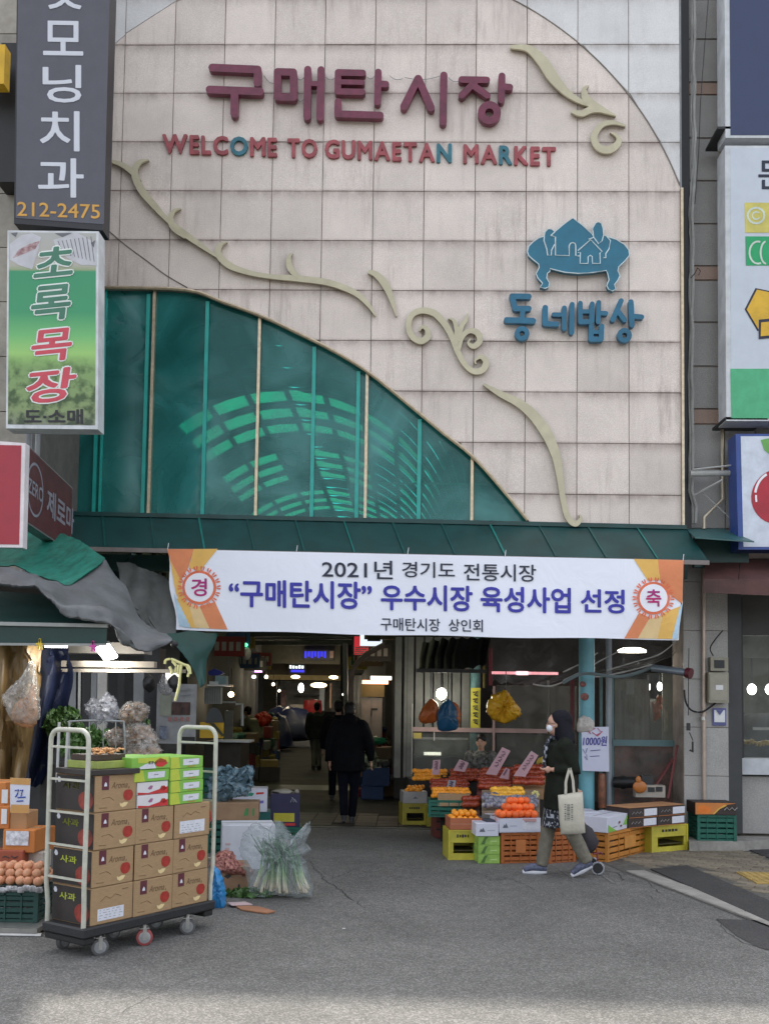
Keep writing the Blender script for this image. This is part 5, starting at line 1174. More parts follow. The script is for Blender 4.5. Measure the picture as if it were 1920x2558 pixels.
# light blue column, poster, pipes
lbm = M('light_blue_column', (.16, .42, .50), .45, grime=.3, var=.08)
m = MB(); c = P(1266, 1650, 12.5); m.tube([V(c.x, 12.5, .0), V(c.x, 12.5, 3.3)], .098, 20)
solo('blue_column', m, lbm, 'pale turquoise round column behind the walking woman and the handwritten poster', 'column', smooth=True)
m = MB()
for (x, y, r) in ((1258, 1478, 7), (1262, 1505, 9)):
    a = P(x, y, 12.39); m.ell(a, (r / 170, .01, r / 190), 8, 5)
solo('torn_sticker', m, M('sticker_brown', (.2, .07, .06), .6, var=.5, scale=30), 'torn brown sticker remains on the turquoise column', 'sticker')
bag('white_bag', [(1248, 1552), (1262, 1546), (1280, 1556), (1282, 1572), (1270, 1582), (1246, 1580)], 12.3, M('white_bag', (.5, .47, .44), .4, bump=.5, bscale=20), 'crumpled white bag on top of the handwritten poster', 6, .06, .04)
po = thing('handwritten_poster', 'white handwritten price poster with purple and pink ink on the turquoise column', 'poster', P(1285, 1667, 12.28)); YP = 12.28
m = MB(); m.prism([P(*p, YP) for p in ((1255, 1571), (1314, 1570), (1315, 1667), (1257, 1665))], (0, .004, 0)); obj('paper', m, M('poster_paper', (.56, .58, .72), .6, var=.03), po)
ink = M('purple_ink', (.06, .05, .30), .6); ink2 = M('pink_ink', (.5, .12, .2), .6); ink3 = M('blue_ink', (.15, .15, .35), .6)
def scrib(lines, mat_, w_=.006, Y=YP - .006, parent=po, nm='handwriting'):
    m = MB()
    for l in lines: m.tube([P(x, y, Y) for x, y in l], w_, 4)
    obj(nm, m, mat_, parent)
def hand(s, x0, y0, x1, y1, mat_, b=.02, Y=YP - .006, parent=po): m = MB(); text_fit(m, s, dplane(Y), x0, y1, x1, y0, b, shear=.12); obj('lettering', m, mat_, parent)
hand('10000원', 1258, 1590, 1311, 1611, ink, .025); scrib([[(1265, 1575), (1275, 1585), (1270, 1578), (1285, 1574)], [(1290, 1573), (1298, 1582), (1288, 1588)], [(1278, 1582), (1290, 1590), (1300, 1580)]], ink2, .006)
scrib([[(1258, 1618), (1264, 1628), (1268, 1616)], [(1274, 1622), (1296, 1620)], [(1262, 1634), (1268, 1642), (1266, 1630)], [(1274, 1634), (1294, 1633)]], ink3, .004)
m = MB(); c = P(1314, 1600, 12.6); m.tube([V(c.x, 12.6, .15), V(c.x, 12.6, 3.0)], .038, 10); solo('grey_drainpipe', m, M('pvc_grey', (.27, .30, .33), .5, grime=.2), 'grey plastic drainpipe between the turquoise column and the framed window', 'pipe', smooth=True)
m = MB(); m.lathe([(.045, 0), (.05, .35), (.04, .42)], 10, P(1299, 1745, 12.45)); 
solo('canned_tube', m, M('brown_tube', (.22, .08, .04), .4, var=.5, scale=12), 'slim brown and orange tube standing left of the grey drainpipe', 'tube', smooth=True)
# framed window bay
tl_m = M('teal_grey_frame', (.11, .20, .21), .5, grime=.2)
wb = thing('window_bay', 'teal framed glass bay of the fruit shop right of the grey drainpipe', 'window', P(1395, 1760, 12.8))
YW = 12.85
q4('frame_bar', 1323, 1600, 1473, 1611, YW - .05, tl_m, wb, .06); q4('frame_bar', 1465, 1390, 1474, 1790, YW - .07, tl_m, wb, .06); q4('frame_bar', 1295, 1455, 1301, 1770, YW, tl_m, wb, .05); q4('frame_bar', 1320, 1455, 1325, 1770, YW - .03, tl_m, wb, .05)
q4('pane', 1326, 1455, 1464, 1599, YW, glassc, wb, .004); q4('pane', 1326, 1612, 1464, 1740, YW, glassc, wb, .004)
q4('inner_curtain', 1327, 1468, 1402, 1600, YW + .5, M('beige_curtain', (.23, .21, .17), .7, var=.35, scale=4, stretch=(6, 1, .4)), wb, .02); q4('inner_panel', 1430, 1440, 1464, 1600, YW + .6, M('pale_door', (.27, .26, .21), .6, grime=.2), wb, .02); q4('inner_panel', 1404, 1510, 1429, 1600, YW + .8, M('inner_dark', (.1, .1, .09), .6), wb, .02)
q4('hanging_paper', 1352, 1471, 1369, 1500, YW + .4, M('old_paper', (.38, .38, .34), .6), wb, .01); q4('hanging_paper', 1340, 1492, 1346, 1512, YW + .4, M('old_paper2', (.13, .12, .10), .6), wb, .01)
q4('hanging_paper', 1434, 1530, 1442, 1580, YW + .5, M('calligraphy', (.33, .31, .24), .6, var=.5, scale=8), wb, .01)
q4('lower_back', 1326, 1612, 1464, 1740, YW + .7, M('reddish_goods', (.20, .085, .07), .7, var=.7, scale=4), wb, .02)
bag('orange_rag', [(1420, 1500), (1430, 1506), (1428, 1530), (1424, 1552), (1412, 1558), (1410, 1540), (1406, 1516), (1414, 1518)], 13.1, ob, 'orange rag hanging inside the teal framed bay', 8, .05, .05, 'rag')
lamp('bulb', 'pair bulb, the left one, glowing inside the teal framed bay', 1400, 1484, 13.6, .022, .06, Lc, 2, (1, 1, .9), .1); lamp('bulb', 'pair bulb, the wider right one, glowing inside the teal framed bay', 1424, 1483, 13.6, .036, .06, Lc, 0, (1, 1, .9), .1)  # glowing blobs, one with a point lamp, stand in for reflected lights
m = MB(); pts = [P(1408, 1443, 12.0), P(1484, 1453, 11.75)]; m.tube(pts, .045, 14); t = thing('awning_roller', 'steel awning roller tube with a dark red end cap sticking out under the banner', 'awning roller', P(1450, 1460, 11.9)); obj('tube', m, M('roller_steel', (.20, .24, .28), .35, metal=.5), t, smooth=True)
m = MB(); m.tube([P(1482, 1453, 11.76), P(1492, 1455, 11.72)], .062, 14); obj('end_cap', m, M('dark_red_cap', (.09, .012, .02), .4), t, smooth=True)
m = MB(); m.tube([P(x, y, 12.1) for x, y in rib([(1215., 1475.), (1260., 1455.), (1330., 1462.), (1380., 1452.), (1408., 1440.)], 5)], .022, 6); solo('rolled_sheet', m, M('rolled_blue', (.13, .17, .18), .4), 'rolled blue grey sheet slung between the turquoise column and the roller tube', 'sheet', smooth=True)
# goods in the bay
def can(name, label, x, y, Y, r, h, mat_, cat): m = MB(); m.lathe([(r * .9, 0), (r, .02), (r, h - .02), (r * .85, h)], 14, P(x, y, Y)); return solo(name, m, mat_, label, cat, smooth=True)
m = MB(); m.tube([P(1325, 1690, 12.6), P(1372, 1690, 12.5)], .07, 12); m.tube([P(1340, 1690, 12.59), P(1350, 1690, 12.58)], .085, 12); solo('black_duct', m, black_m, 'short black corrugated duct lying below the teal framed bay', 'duct', smooth=True)
sca = thing('digital_scale', 'beige weighing scale with two dark displays on the box pile in the window bay', 'scale', P(1400, 1722, 12.3))
q4('body', 1372, 1697, 1436, 1722, 12.35, M('scale_beige', (.38, .34, .29), .5, grime=.2), sca, .15); q4('display', 1399, 1701, 1413, 1711, 12.34, dark_m, sca, .01); q4('display', 1416, 1700, 1430, 1710, 12.34, dark_m, sca, .01); q4('pan', 1385, 1676, 1410, 1698, 12.45, dark_m, sca, .1)
c = P(1381, 1700, 12.3); m = MB(); m.ell(c, (.085, .02, .075), 14, 8); m.ell(P(1378, 1685, 12.3), (.035, .02, .05), 10, 6); solo('orange_ornament', m, M('orange_ornament', (.45, .15, .03), .4), 'round orange ornament in front of the beige weighing scale', 'ornament', smooth=True)
m = MB(); m.bar(P(1462, 1610, 12.5), P(1442, 1725, 12.35), .02, .02); m.bar(P(1452, 1640, 12.6), P(1412, 1700, 12.55), .05, .02); solo('leaning_sticks', m, M('stick_red', (.2, .05, .05), .5), 'thin sticks leaning in the right corner of the teal framed bay', 'stick')

# ------------------------------------------------------------------ grey tiled pillar and shop at the far right
plr = thing('tiled_pillar', 'grey granite tiled pillar carrying the meter box and cream pipe', 'pillar', P(1520, 1810, YB))
px0, px1 = P(1476, 1600, YB).x, P(1573, 1600, YB).x
m = MB(); m.b2((px0, YB + .02, 0), (px1, YB + .5, 3.4)); obj('core', m, joint_m, plr)
zs_ = [P(1520, y, YB).z for y in (1815, 1780, 1676, 1571, 1467, 1362, 1257, 1160)]
xm = P(1516, 1600, YB).x
for a, b in zip(zs_, zs_[1:]):
    for s0, s1 in ((px0, xm - .004), (xm + .004, px1)):
        m = MB(); m.b2((s0 + .003, YB - random.uniform(0, .003), max(a, 0) + .004), (s1 - .003, YB + .02, b - .004)); obj('wall_tile', m, granite_g, plr)
m = MB(); m.tube([P(1518, 1210, 12.3), V(P(1518, 1400, 12.3).x, 12.3, .1)], .026, 12); solo('pinkish_pipe', m, M('pink_cream_pipe', (.45, .36, .30), .35, metal=.4), 'straight pinkish cream pipe running down the grey tiled pillar', 'pipe', smooth=True)
m = MB(); m.tube([P(1516, 1548, 12.27), P(1517, 1556, 12.27)], .034, 10); solo('pipe_clamp', m, steel_m, 'steel clamp on the pinkish pipe halfway up the pillar', 'clamp', smooth=True)
mb_ = thing('meter_box', 'beige electric meter box with a small white label on the grey pillar', 'meter box', P(1552, 1518, 12.2)); bm1 = M('meter_beige', (.30, .285, .22), .5, grime=.15)
q4('box', 1530, 1453, 1573, 1518, 12.2, bm1, mb_, .14); q4('lid', 1533, 1457, 1570, 1513, 12.19, M('meter_lid', (.33, .31, .25), .45), mb_, .012); q4('label_plate', 1545, 1480, 1561, 1490, 12.185, white_m, mb_, .005)
q4('upper_box', 1534, 1420, 1572, 1449, 12.24, bm1, mb_, .1); q4('meter_window', 1542, 1426, 1564, 1443, 12.235, dark_m, mb_, .006)
m = MB(); m.tube([P(x, y, 12.25) for x, y in rib([(1540., 1417.), (1533., 1400.), (1545., 1380.), (1560., 1362.)], 4)], .008, 5); m.tube([P(x, y, 12.25) for x, y in rib([(1477., 1490.), (1480., 1515.), (1492., 1534.), (1515., 1538.), (1535., 1526.), (1545., 1518.)], 4)], .012, 6)
solo('power_cable', m, black_m, 'black power cable looping from the pillar edge up into the meter box', 'cable', smooth=True)
t = thing('notice_plate', 'small blue and white notice plate on the pillar below the meter box', 'notice', P(1552, 1567, 12.3)); q4('plate', 1539, 1530, 1567, 1567, 12.32, M('notice_blue', (.10, .11, .28), .5), t, .012); q4('paper', 1542, 1534, 1565, 1560, 12.31, white_m, t, .008)
m = MB(); m.add([P(1546, 1534, 12.3), P(1562, 1534, 12.3), P(1554, 1545, 12.3)], [(0, 1, 2)]); obj('emblem', m, MATS['notice_blue'], t)
m = MB(); m.tube([P(x, y, 12.2) for x, y in ((1487, 1400), (1486, 1480), (1486, 1545))], .005, 4); m.box(P(1486, 1570, 12.2), (.04, .03, .09)); m.tube([P(1488, 1582, 12.2), P(1496, 1600, 12.2)], .006, 4); m.tube([P(1495, 1602, 12.2), P(1495, 1625, 12.2), P(1489, 1620, 12.2)], .013, 5)
solo('hanging_hook', m, dark_m, 'thin cord with a black hook hanging in front of the pillar edge', 'hook')
q = thing('dark_shop_column', 'dark grey square column right of the tiled pillar', 'column', P(1586, 1800, 12.4)); q4('shaft', 1574, 1240, 1599, 1800, 12.35, M('dark_grey_paint', (.045, .047, .05), .5, grime=.2), q, .3)
# right shop
sh = thing('right_shop', 'shop window with grey stone base at the right edge, lamps and yellow food inside', 'shop', P(1640, 1790, 12.6)); YR2 = 12.6
q4('stone_base', 1599, 1676, 1900, 1800, YR2 - .05, granite_g, sh, .3); q4('sill', 1597, 1643, 1900, 1673, YR2 - .15, M('sill_pale', (.52, .54, .57), .4, grime=.1), sh, .35); q4('under_sill', 1599, 1673, 1900, 1677, YR2 - .06, dark_m, sh, .1)
q4('back_wall', 1560, 1300, 2000, 1660, YR2 + 3, M('shop_inner', (.16, .155, .13), .7, var=.3, scale=1.5), sh, .05); q4('ceiling_box', 1596, 1290, 1950, 1372, YR2 - .02, M('shop_header', (.05, .048, .045), .6), sh, .1)
q4('pale_blind', 1600, 1373, 1900, 1420, YR2 + .8, M('pale_blind', (.30, .30, .26), .6), sh, .02)
q4('window_frame', 1597, 1290, 1603, 1643, YR2 - .06, dark_m, sh, .08); q4('pane', 1604, 1373, 1900, 1642, YR2, glassc, sh, .004)
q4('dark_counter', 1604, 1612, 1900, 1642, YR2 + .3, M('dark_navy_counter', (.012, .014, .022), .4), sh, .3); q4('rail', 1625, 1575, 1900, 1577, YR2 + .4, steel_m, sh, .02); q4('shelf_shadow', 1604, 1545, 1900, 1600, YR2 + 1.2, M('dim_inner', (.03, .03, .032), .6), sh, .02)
m = MB()
for k in range(9): m.ell(P(1606 + 8 * k, 1607 + random.uniform(-6, 4), YR2 + .35), (.05, .06, .045), 8, 5, jit=.15)
obj('food_tray', m, M('yellow_food', (.40, .26, .04), .5), sh, smooth=True, kind='stuff')
lamp('globe_lamp', 'white globe lamp inside the right shop, the left one of two', 1623, 1489, YR2 + 1.2, .062, .075, Lc, 6, (1, .98, .9), .35); lamp('globe_lamp', 'white globe lamp inside the right shop at the picture edge', 1662, 1489, YR2 + 1.2, .062, .075, Lc, 6, (1, .98, .9), .35)
# step at the pillar foot
st_ = MB(); a = [P(1488, 1824, 11.75), P(1586, 1820, 11.85), P(1660, 1815, 12.0), P(1900, 1812, 12.05), P(1900, 1806, 12.34), P(1478, 1806, 12.34)]; st_.prism([V(p.x, p.y, 0) for p in a], (0, 0, .12)); solo('stone_step', st_, conc, 'rough concrete step at the foot of the grey pillar', 'step')
# ------------------------------------------------------------------ left stall: walls, awning, tarps
solob('left_back_wall', (-16, 13.0, 0), (P(395, 1500, 14.6).x, 13.15, 3.4), M('stall_back', (0.055, 0.055, 0.055), .8, grime=.4), 'dark wall behind the vegetable stall on the left', 'wall')
aw = thing('green_awning', 'dark green awning with a pale rail sticking out over the left stall', 'awning', P(100, 1390, 8.2))
gaw = M('awning_green', (0.007, 0.036, 0.031), .5, var=.2, scale=3)
a = [P(-60, 1272, 9.3), P(175, 1290, 9.3), P(235, 1352, 8.2), P(-60, 1345, 8.2)]; m = MB(); m.prism(a, (0, 0, -.012)); obj('roof_sheet', m, gaw, aw)
m = MB(); m.prism([P(-60, 1352, 8.17), P(231, 1356, 8.17), P(229, 1392, 8.17), P(-60, 1390, 8.17)], (0, .012, 0)); obj('valance', m, gaw, aw)
m = MB(); m.bar(P(-60, 1346, 8.16), P(233, 1352, 8.16), .03, .03); obj('front_rail', m, M('pale_rail', (.28, .29, .28), .5), aw); m = MB(); m.bar(P(-60, 1391, 8.16), P(229, 1393, 8.16), .02, .02); obj('hem_rail', m, MATS['pale_rail'], aw)
def drape(name, rows, mat_, label, n=8, amp=.03, seed=0, cat='tarp', th=.008, sag=0):
    G_ = []
    for j, r in enumerate(rows): G_.append(rib([tuple(map(float, q)) for q in r], n))
    # columns resample
    cols = [rib([G_[j][i] for j in range(len(G_))], 6) for i in range(len(G_[0]))]
    nj = len(cols[0]); ni = len(cols); vs = []
    for j in range(nj):
        for i in range(ni):
            x, y, Y = cols[i][j]; p = P(x, y, Y); w_ = noise.noise(V(x * .035, y * .012, seed)) * amp + abs(noise.noise(V(x * .08 + y * .03, y * .02, seed + 5))) * amp * .8
            p.y += w_; p.z += w_ * .5; vs.append(p)
    m = MB(); f = [(j * ni + i, j * ni + i + 1, (j + 1) * ni + i + 1, (j + 1) * ni + i) for j in range(nj - 1) for i in range(ni - 1)]
    m.add(vs, f); m.add([v + V(0, th, -th) for v in vs], [tuple(reversed(q)) for q in f])
    return solo(name, m, mat_, label, cat, smooth=True)
gtm = M('tarp_green', (0.012, 0.16, 0.115), .5, var=.3, scale=4, stretch=(5, 1, 1), bump=.6, bscale=12); ytm = M('tarp_grey', (0.105, 0.112, 0.118), .55, var=.25, scale=3, bump=.6, bscale=11, grime=.3)
drape('grey_tarp', [[(-40, 1225, 8.55), (20, 1227, 8.55), (70, 1241, 8.55), (120, 1256, 8.6), (160, 1246, 8.9), (205, 1218, 9.3), (228, 1210, 9.45), (238, 1226, 9.5)],
    [(-40, 1240, 8.4), (20, 1244, 8.4), (68, 1258, 8.35), (105, 1272, 8.35), (150, 1280, 8.5), (205, 1272, 8.8), (245, 1262, 9.1), (268, 1268, 9.2)],
    [(-40, 1255, 8.3), (20, 1258, 8.3), (70, 1266, 8.25), (108, 1282, 8.2), (145, 1304, 8.2), (200, 1306, 8.4), (262, 1318, 8.7), (300, 1330, 8.9)],
    [(-40, 1262, 8.25), (20, 1264, 8.25), (75, 1270, 8.2), (112, 1296, 8.1), (144, 1308, 8.05), (228, 1312, 8.2), (285, 1350, 8.4), (335, 1362, 8.7)],
    [(-40, 1264, 8.28), (20, 1266, 8.28), (78, 1273, 8.2), (118, 1305, 8.1), (144, 1330, 8.02), (236, 1345, 8.1), (262, 1390, 8.2), (372, 1380, 8.5)],
    [(-40, 1266, 8.3), (20, 1268, 8.3), (80, 1276, 8.25), (124, 1308, 8.15), (150, 1334, 8.04), (242, 1350, 8.12), (300, 1404, 8.2), (340, 1400, 8.4)]], ytm,
    'grey tarp draped over the green awning and hanging down to a point at the right', 8, .05, 2)
drape('green_tarp', [[(-40, 1150, 10.2), (45, 1150, 10.2), (90, 1150, 10.2), (130, 1153, 10.1), (165, 1165, 10.0), (195, 1182, 9.8), (225, 1207, 9.5)],
    [(-40, 1180, 9.6), (30, 1182, 9.6), (75, 1185, 9.6), (115, 1190, 9.6), (155, 1202, 9.5), (190, 1215, 9.3), (215, 1219, 9.25)],
    [(-40, 1205, 9.1), (22, 1208, 9.1), (60, 1214, 9.1), (95, 1226, 9.0), (135, 1238, 8.95), (165, 1240, 8.95), (185, 1240, 8.95)],
    [(-40, 1221, 8.6), (18, 1222, 8.6), (50, 1230, 8.6), (80, 1243, 8.6), (112, 1252, 8.6), (135, 1262, 8.6), (150, 1264, 8.65)]], gtm,
    'bright green tarp with creases lying over the grey tarp below the red sign', 8, .045, 4)
drape('hanging_green_tarp', [[(360, 1368, 10.6), (400, 1365, 10.8), (440, 1366, 11), (470, 1368, 11.2)], [(385, 1400, 10.5), (415, 1402, 10.6), (440, 1398, 10.8), (462, 1392, 11)], [(412, 1440, 10.5), (424, 1436, 10.6), (436, 1430, 10.7), (446, 1425, 10.8)], [(430, 1486, 10.5), (434, 1484, 10.5), (439, 1480, 10.5), (444, 1470, 10.6)]],
    M('tarp_deep_green', (.008, .055, .045), .5, bump=.3, bscale=5), 'deep green tarp hanging to a point beside the left end of the banner', 6, .05, 6)
drape('dark_netting', [[(250, 1215, 11.4), (290, 1220, 11.4), (330, 1235, 11.4), (358, 1250, 11.4)], [(262, 1260, 11.3), (300, 1270, 11.3), (340, 1280, 11.3), (376, 1290, 11.3)], [(290, 1320, 11.2), (320, 1330, 11.2), (350, 1340, 11.2), (380, 1350, 11.2)], [(340, 1378, 11.1), (352, 1378, 11.1), (364, 1380, 11.1), (378, 1380, 11.1)]],
    M('greyish_sheet', (.085, .09, .085), .6, var=.4, scale=2), 'grimy grey sheet hanging in shade between the tarps and the banner', 6, .06, 8)
# curtains
drape('brown_curtain', [[(-40, 1392, 8.6), (0, 1392, 8.5), (25, 1392, 8.6), (50, 1393, 8.5), (88, 1393, 8.6)], [(-40, 1480, 8.6), (0, 1480, 8.5), (25, 1482, 8.6), (55, 1484, 8.45), (80, 1486, 8.6)], [(-40, 1580, 8.6), (0, 1580, 8.5), (20, 1582, 8.6), (48, 1584, 8.5), (66, 1586, 8.6)], [(-40, 1700, 8.6), (0, 1700, 8.5), (15, 1702, 8.6), (35, 1704, 8.5), (52, 1706, 8.6)]],
    M('golden_brown_cloth', (.20, .13, .055), .35, var=.35, scale=6, stretch=(6, 1, .5), bump=.3), 'golden brown plastic curtain hanging at the left border of the stall', 8, .12, 9, 'curtain')
drape('navy_curtain', [[(82, 1398, 8.9), (100, 1396, 8.7), (120, 1397, 8.9), (148, 1398, 8.8)], [(78, 1450, 8.9), (105, 1450, 8.7), (130, 1452, 8.9), (158, 1455, 8.8)], [(70, 1540, 8.9), (90, 1545, 8.7), (112, 1548, 8.9), (140, 1550, 8.8)], [(50, 1690, 8.9), (60, 1692, 8.7), (72, 1694, 8.9), (88, 1696, 8.8)]],
    M('navy_cloth', (.006, .011, .038), .55, var=.3, scale=6, stretch=(6, 1, .5)), 'dark navy curtain gathered beside the golden brown curtain', 8, .12, 10, 'curtain')
pb_ = film('clear_bag', (.62, .60, .57), .35, .12, .8, 1.0, 14)
bag('bread_bag', [(72, 1480), (66, 1500), (40, 1515), (28, 1545), (36, 1565), (70, 1572), (80, 1545), (76, 1510)], 8.35, M('onion_skin', (.50, .26, .13), .45, var=.4, scale=9, bump=.5, bscale=9), 'orange brown onions inside the hanging clear bag at the left', 11, .10, .05, 'onions')
bag('clear_bag', [(70, 1425), (58, 1450), (30, 1478), (9, 1505), (14, 1530), (28, 1555), (66, 1566), (84, 1545), (82, 1500), (76, 1450)], 8.3, pb_, 'clear plastic bag hanging by its neck in front of the brown curtain', 12, .14, .08)
# clip lamps, clothes pegs and rails
lp = thing('strip_lamp', 'bright white strip lamp clipped under the green awning between two pegs', 'lamp', P(112, 1396, 8.5)); q4('tube', 96, 1391, 142, 1398, 8.5, lampmat('strip_glow', (1, 1, .97), 7), lp, .05); q4('housing', 94, 1388, 144, 1391, 8.5, white_m, lp, .06)
lp = thing('flood_lamp', 'brilliant white square lamp tilted below the pink peg', 'lamp', P(227, 1428, 8.6)); m = MB(); m.prism([P(205, 1402, 8.6), P(232, 1394, 8.6), P(251, 1422, 8.6), P(226, 1428, 8.6)], (0, .05, .02)); obj('lens', m, lampmat('flood_glow', (1, 1, 1), 9), lp); m = MB(); m.prism([P(203, 1400, 8.66), P(233, 1391, 8.66), P(252, 1420, 8.66), P(225, 1427, 8.66)], (0, .03, .03)); obj('casing', m, grey_m, lp)
plight(P(228, 1440, 8.75), 9, (1, .97, .9)); plight(P(120, 1415, 8.5), 5, (1, .97, .9))
def peg(x, y, mat_, label): 
    m = MB(); c = P(x, y, 8.12); m.box(c, (.012, .02, .09), Matrix.Rotation(.12, 3, 'Y')); m.box(c + V(.012, 0, -.004), (.012, .02, .09), Matrix.Rotation(-.25, 3, 'Y')); m.box(c, (.05, .022, .014)); solo('clothes_peg', m, mat_, label, 'clothes peg')
peg(85, 1391, M('peg_yellow', (.7, .5, .03), .4), 'yellow clothes peg on the hem of the green awning'); peg(200, 1396, M('peg_pink', (.6, .05, .35), .4), 'pink clothes peg on the hem of the green awning beside the bright lamp')
m = MB(); m.bar(P(140, 1400, 9.2), P(320, 1402, 9.2), .28, .10); solo('grey_fascia_beam', m, M('warm_grey_beam', (.22, .20, .175), .5, grime=.3), 'warm grey box beam behind the bright square lamp', 'beam')
m = MB(); m.bar(P(128, 1434, 9.0), P(336, 1436, 9.0), .1, .055); m.bar(P(125, 1448, 8.98), P(400, 1450, 8.98), .06, .03); solo('shelf_rail', m, M('aluminium_rail', (.34, .30, .25), .4, metal=.4), 'double aluminium rail below the warm grey beam', 'rail')
for k, x in enumerate((160, 172, 186, 204, 222, 262, 300)):
    m = MB(); m.bar(P(x, 1452, 10.5), P(x - 2, 1640, 10.5), .06 if k % 2 else .1, .04, (0, 1, 0)); solo('steel_upright', m, [grey_m, steel_m, dark_m][k % 3], ['first', 'second', 'third', 'fourth', 'fifth', 'sixth', 'seventh'][k] + ' steel upright from the navy curtain behind the vegetable stall', 'upright', 'steel uprights behind the vegetable stall')
m = MB(); m.b2(P(305, 1640, 11.4), P(345, 1400, 11.4) + V(0, .3, 0)); solo('dark_cabinet', m, M('dark_cabinet', (.035, .035, .038), .5), 'dark cabinet left of the poster board in the stall', 'cabinet')
bd = thing('poster_board', 'grey white board with posters and a dark picture behind the right trolley rail', 'board', P(380, 1605, 11.3))
q4('panel', 336, 1478, 424, 1606, 11.3, M('board_grey', (.25, .255, .26), .6, var=.25, scale=4), bd, .04); q4('dark_picture', 371, 1517, 411, 1544, 11.29, M('dark_picture', (.05, .025, .02), .6, var=.8, scale=12), bd, .01); q4('cream_panel', 345, 1500, 370, 1546, 11.29, M('cream_panel', (.24, .25, .20), .6), bd, .01)
for k in range(4): q4('printed_mark', 363 + 13 * k, 1549, 370 + 13 * k, 1558, 11.28, M('reddish_mark', (.28, .13, .12), .6), bd, .006)
q4('printed_mark', 386, 1487, 412, 1491, 11.28, grey_m, bd, .006); q4('printed_mark', 388, 1498, 412, 1502, 11.28, grey_m, bd, .006)
q4('black_strip', 388, 1592, 421, 1602, 11.28, black_m, bd, .006); q4('blue_marks', 344, 1568, 360, 1596, 11.28, M('bluegrey_marks', (.13, .15, .2), .6, var=.6, scale=20), bd, .006)
# hanging dark bags and yellow strings
bag('dark_bag', [(352, 1452), (360, 1470), (372, 1490), (366, 1502), (348, 1498), (342, 1480)], 10.2, film('grey_clear_bag', (.35, .35, .35), .4, .12, .8, 1.0, 14), 'grey translucent bag hanging between two dark round shapes', 13, .08, .05)
for x, w_ in ((322, 11), (376, 12)): bag('black_pot', [(x, 1456), (x + w_, 1468), (x + w_, 1486), (x, 1496), (x - w_, 1486), (x - w_, 1468)], 10.3, black_m, 'black round hanging pot on the %s of the grey translucent bag' % ('left' if x < 350 else 'right'), x, .12, .02, 'pot')
yst = M('yellow_string', (.62, .60, .28), .5)
m = MB()
for l in ([(356, 1434), (358, 1426), (370, 1424), (385, 1430), (398, 1436), (408, 1440), (411, 1456)], [(372, 1428), (380, 1438), (378, 1452)], [(366, 1440), (370, 1448), (371, 1456)], [(392, 1436), (389, 1455), (387, 1480), (382, 1500), (378, 1514)], [(386, 1436), (384, 1450), (384, 1456)], [(404, 1440), (408, 1450), (405, 1462)]):
    m.tube([P(x, y, 8.9) for x, y in rib([tuple(map(float, p)) for p in l], 4)], .013, 5)
solo('yellow_strings', m, yst, 'tangle of pale yellow string hanging under the tip of the grey tarp', 'string', smooth=True)
m = MB(); m.ell(P(376, 1391, 8.5), (.035, .03, .03), 10, 6); solo('black_hook', m, black_m, 'small black hook at the tip of the grey tarp', 'hook', smooth=True)
# things left of the alley in the mid distance
m = MB(); m.add([P(x, y, 14.2) for x, y in ((448, 1452), (462, 1444), (478, 1450), (484, 1455), (470, 1459), (452, 1459))], [tuple(range(6))]); solo('blue_cloth', extrude_front(m, (0, .1, 0)), M('cobalt', (.01, .02, .3), .5), 'cobalt blue cloth on top of the wire shelf left of the warm bulb', 'cloth')
wsft = thing('wire_shelf', 'small hanging wire shelf with pale boxes left of the warm bulb', 'shelf', P(465, 1482, 14)); q4('plate', 447, 1479, 496, 1482, 14, steel_m, wsft, .3); q4('box', 464, 1460, 488, 1478, 14.05, M('pale_blue_box', (.25, .38, .42), .5), wsft, .2); q4('box', 452, 1472, 470, 1479, 13.99, white_m, wsft, .1)
for x in (449, 494): m = MB(); m.tube([P(x, 1420, 14.1), P(x, 1480, 14.1)], .006, 4); obj('hanger', m, dark_m, wsft)
ac = thing('ribbed_panel', 'white ribbed panel hanging under the wire shelf', 'panel', P(460, 1515, 14.5)); q4('panel', 441, 1485, 478, 1520, 14.5, M('ribbed_white', (.45, .46, .44), .5), ac, .1)
for k in range(7): q4('rib', 443 + 5 * k, 1486, 445 + 5 * k, 1519, 14.49, grey_m, ac, .012)
q = thing('yellow_notice', 'yellow notice with a grey bell shaped print behind the right trolley rail', 'notice', P(465, 1593, 13.4)); q4('board', 431, 1561, 483, 1594, 13.4, M('notice_yellow', (.62, .37, .02), .5, var=.08), q, .02)
m = MB(); m.add([P(x, y, 13.37) for x, y in ((444, 1562), (446, 1545), (453, 1532), (462, 1528), (472, 1532), (479, 1545), (483, 1560))], [tuple(range(7))]); obj('grey_dome', extrude_front(m, (0, .015, 0)), M('dome_grey', (.06, .065, .07), .5), q); flat('green_slash', [(452, 1562), (462, 1562), (484, 1588), (480, 1592)], M('slash_green', (.04, .05, .02), .5), q, 13.36)
m = MB(); m.tube([P(509, 1521, 15.5), P(523, 1521, 15.5), P(523, 1568, 15.5)], .022, 6); m.tube([P(447, 1517, 15.5), P(509, 1517, 15.5)], .012, 5); solo('white_stand_frame', m, white_m, 'thin white display frame beside the seated vendor', 'frame')
q = thing('pale_board', 'pale board standing below the warm bulb', 'board', P(490, 1600, 16)); q4('panel', 484, 1535, 503, 1600, 16, M('pale_board', (.24, .23, .20), .6), q, .05)
solob('dark_table', P(440, 1660, 15) , P(520, 1602, 15) + V(0, .8, 0), M('dark_wood', (.05, .042, .032), .6, grime=.4), 'dark table beside the seated vendor on the left of the alley', 'table')
m = MB(); a = P(494, 1600, 15); m.box(a + V(.1, 0, 0), (.5, .4, .03)); solo('cutting_board', m, white_m, 'white board on the dark table in front of the seated vendor', 'board')
c = P(576, 1552, 23); 
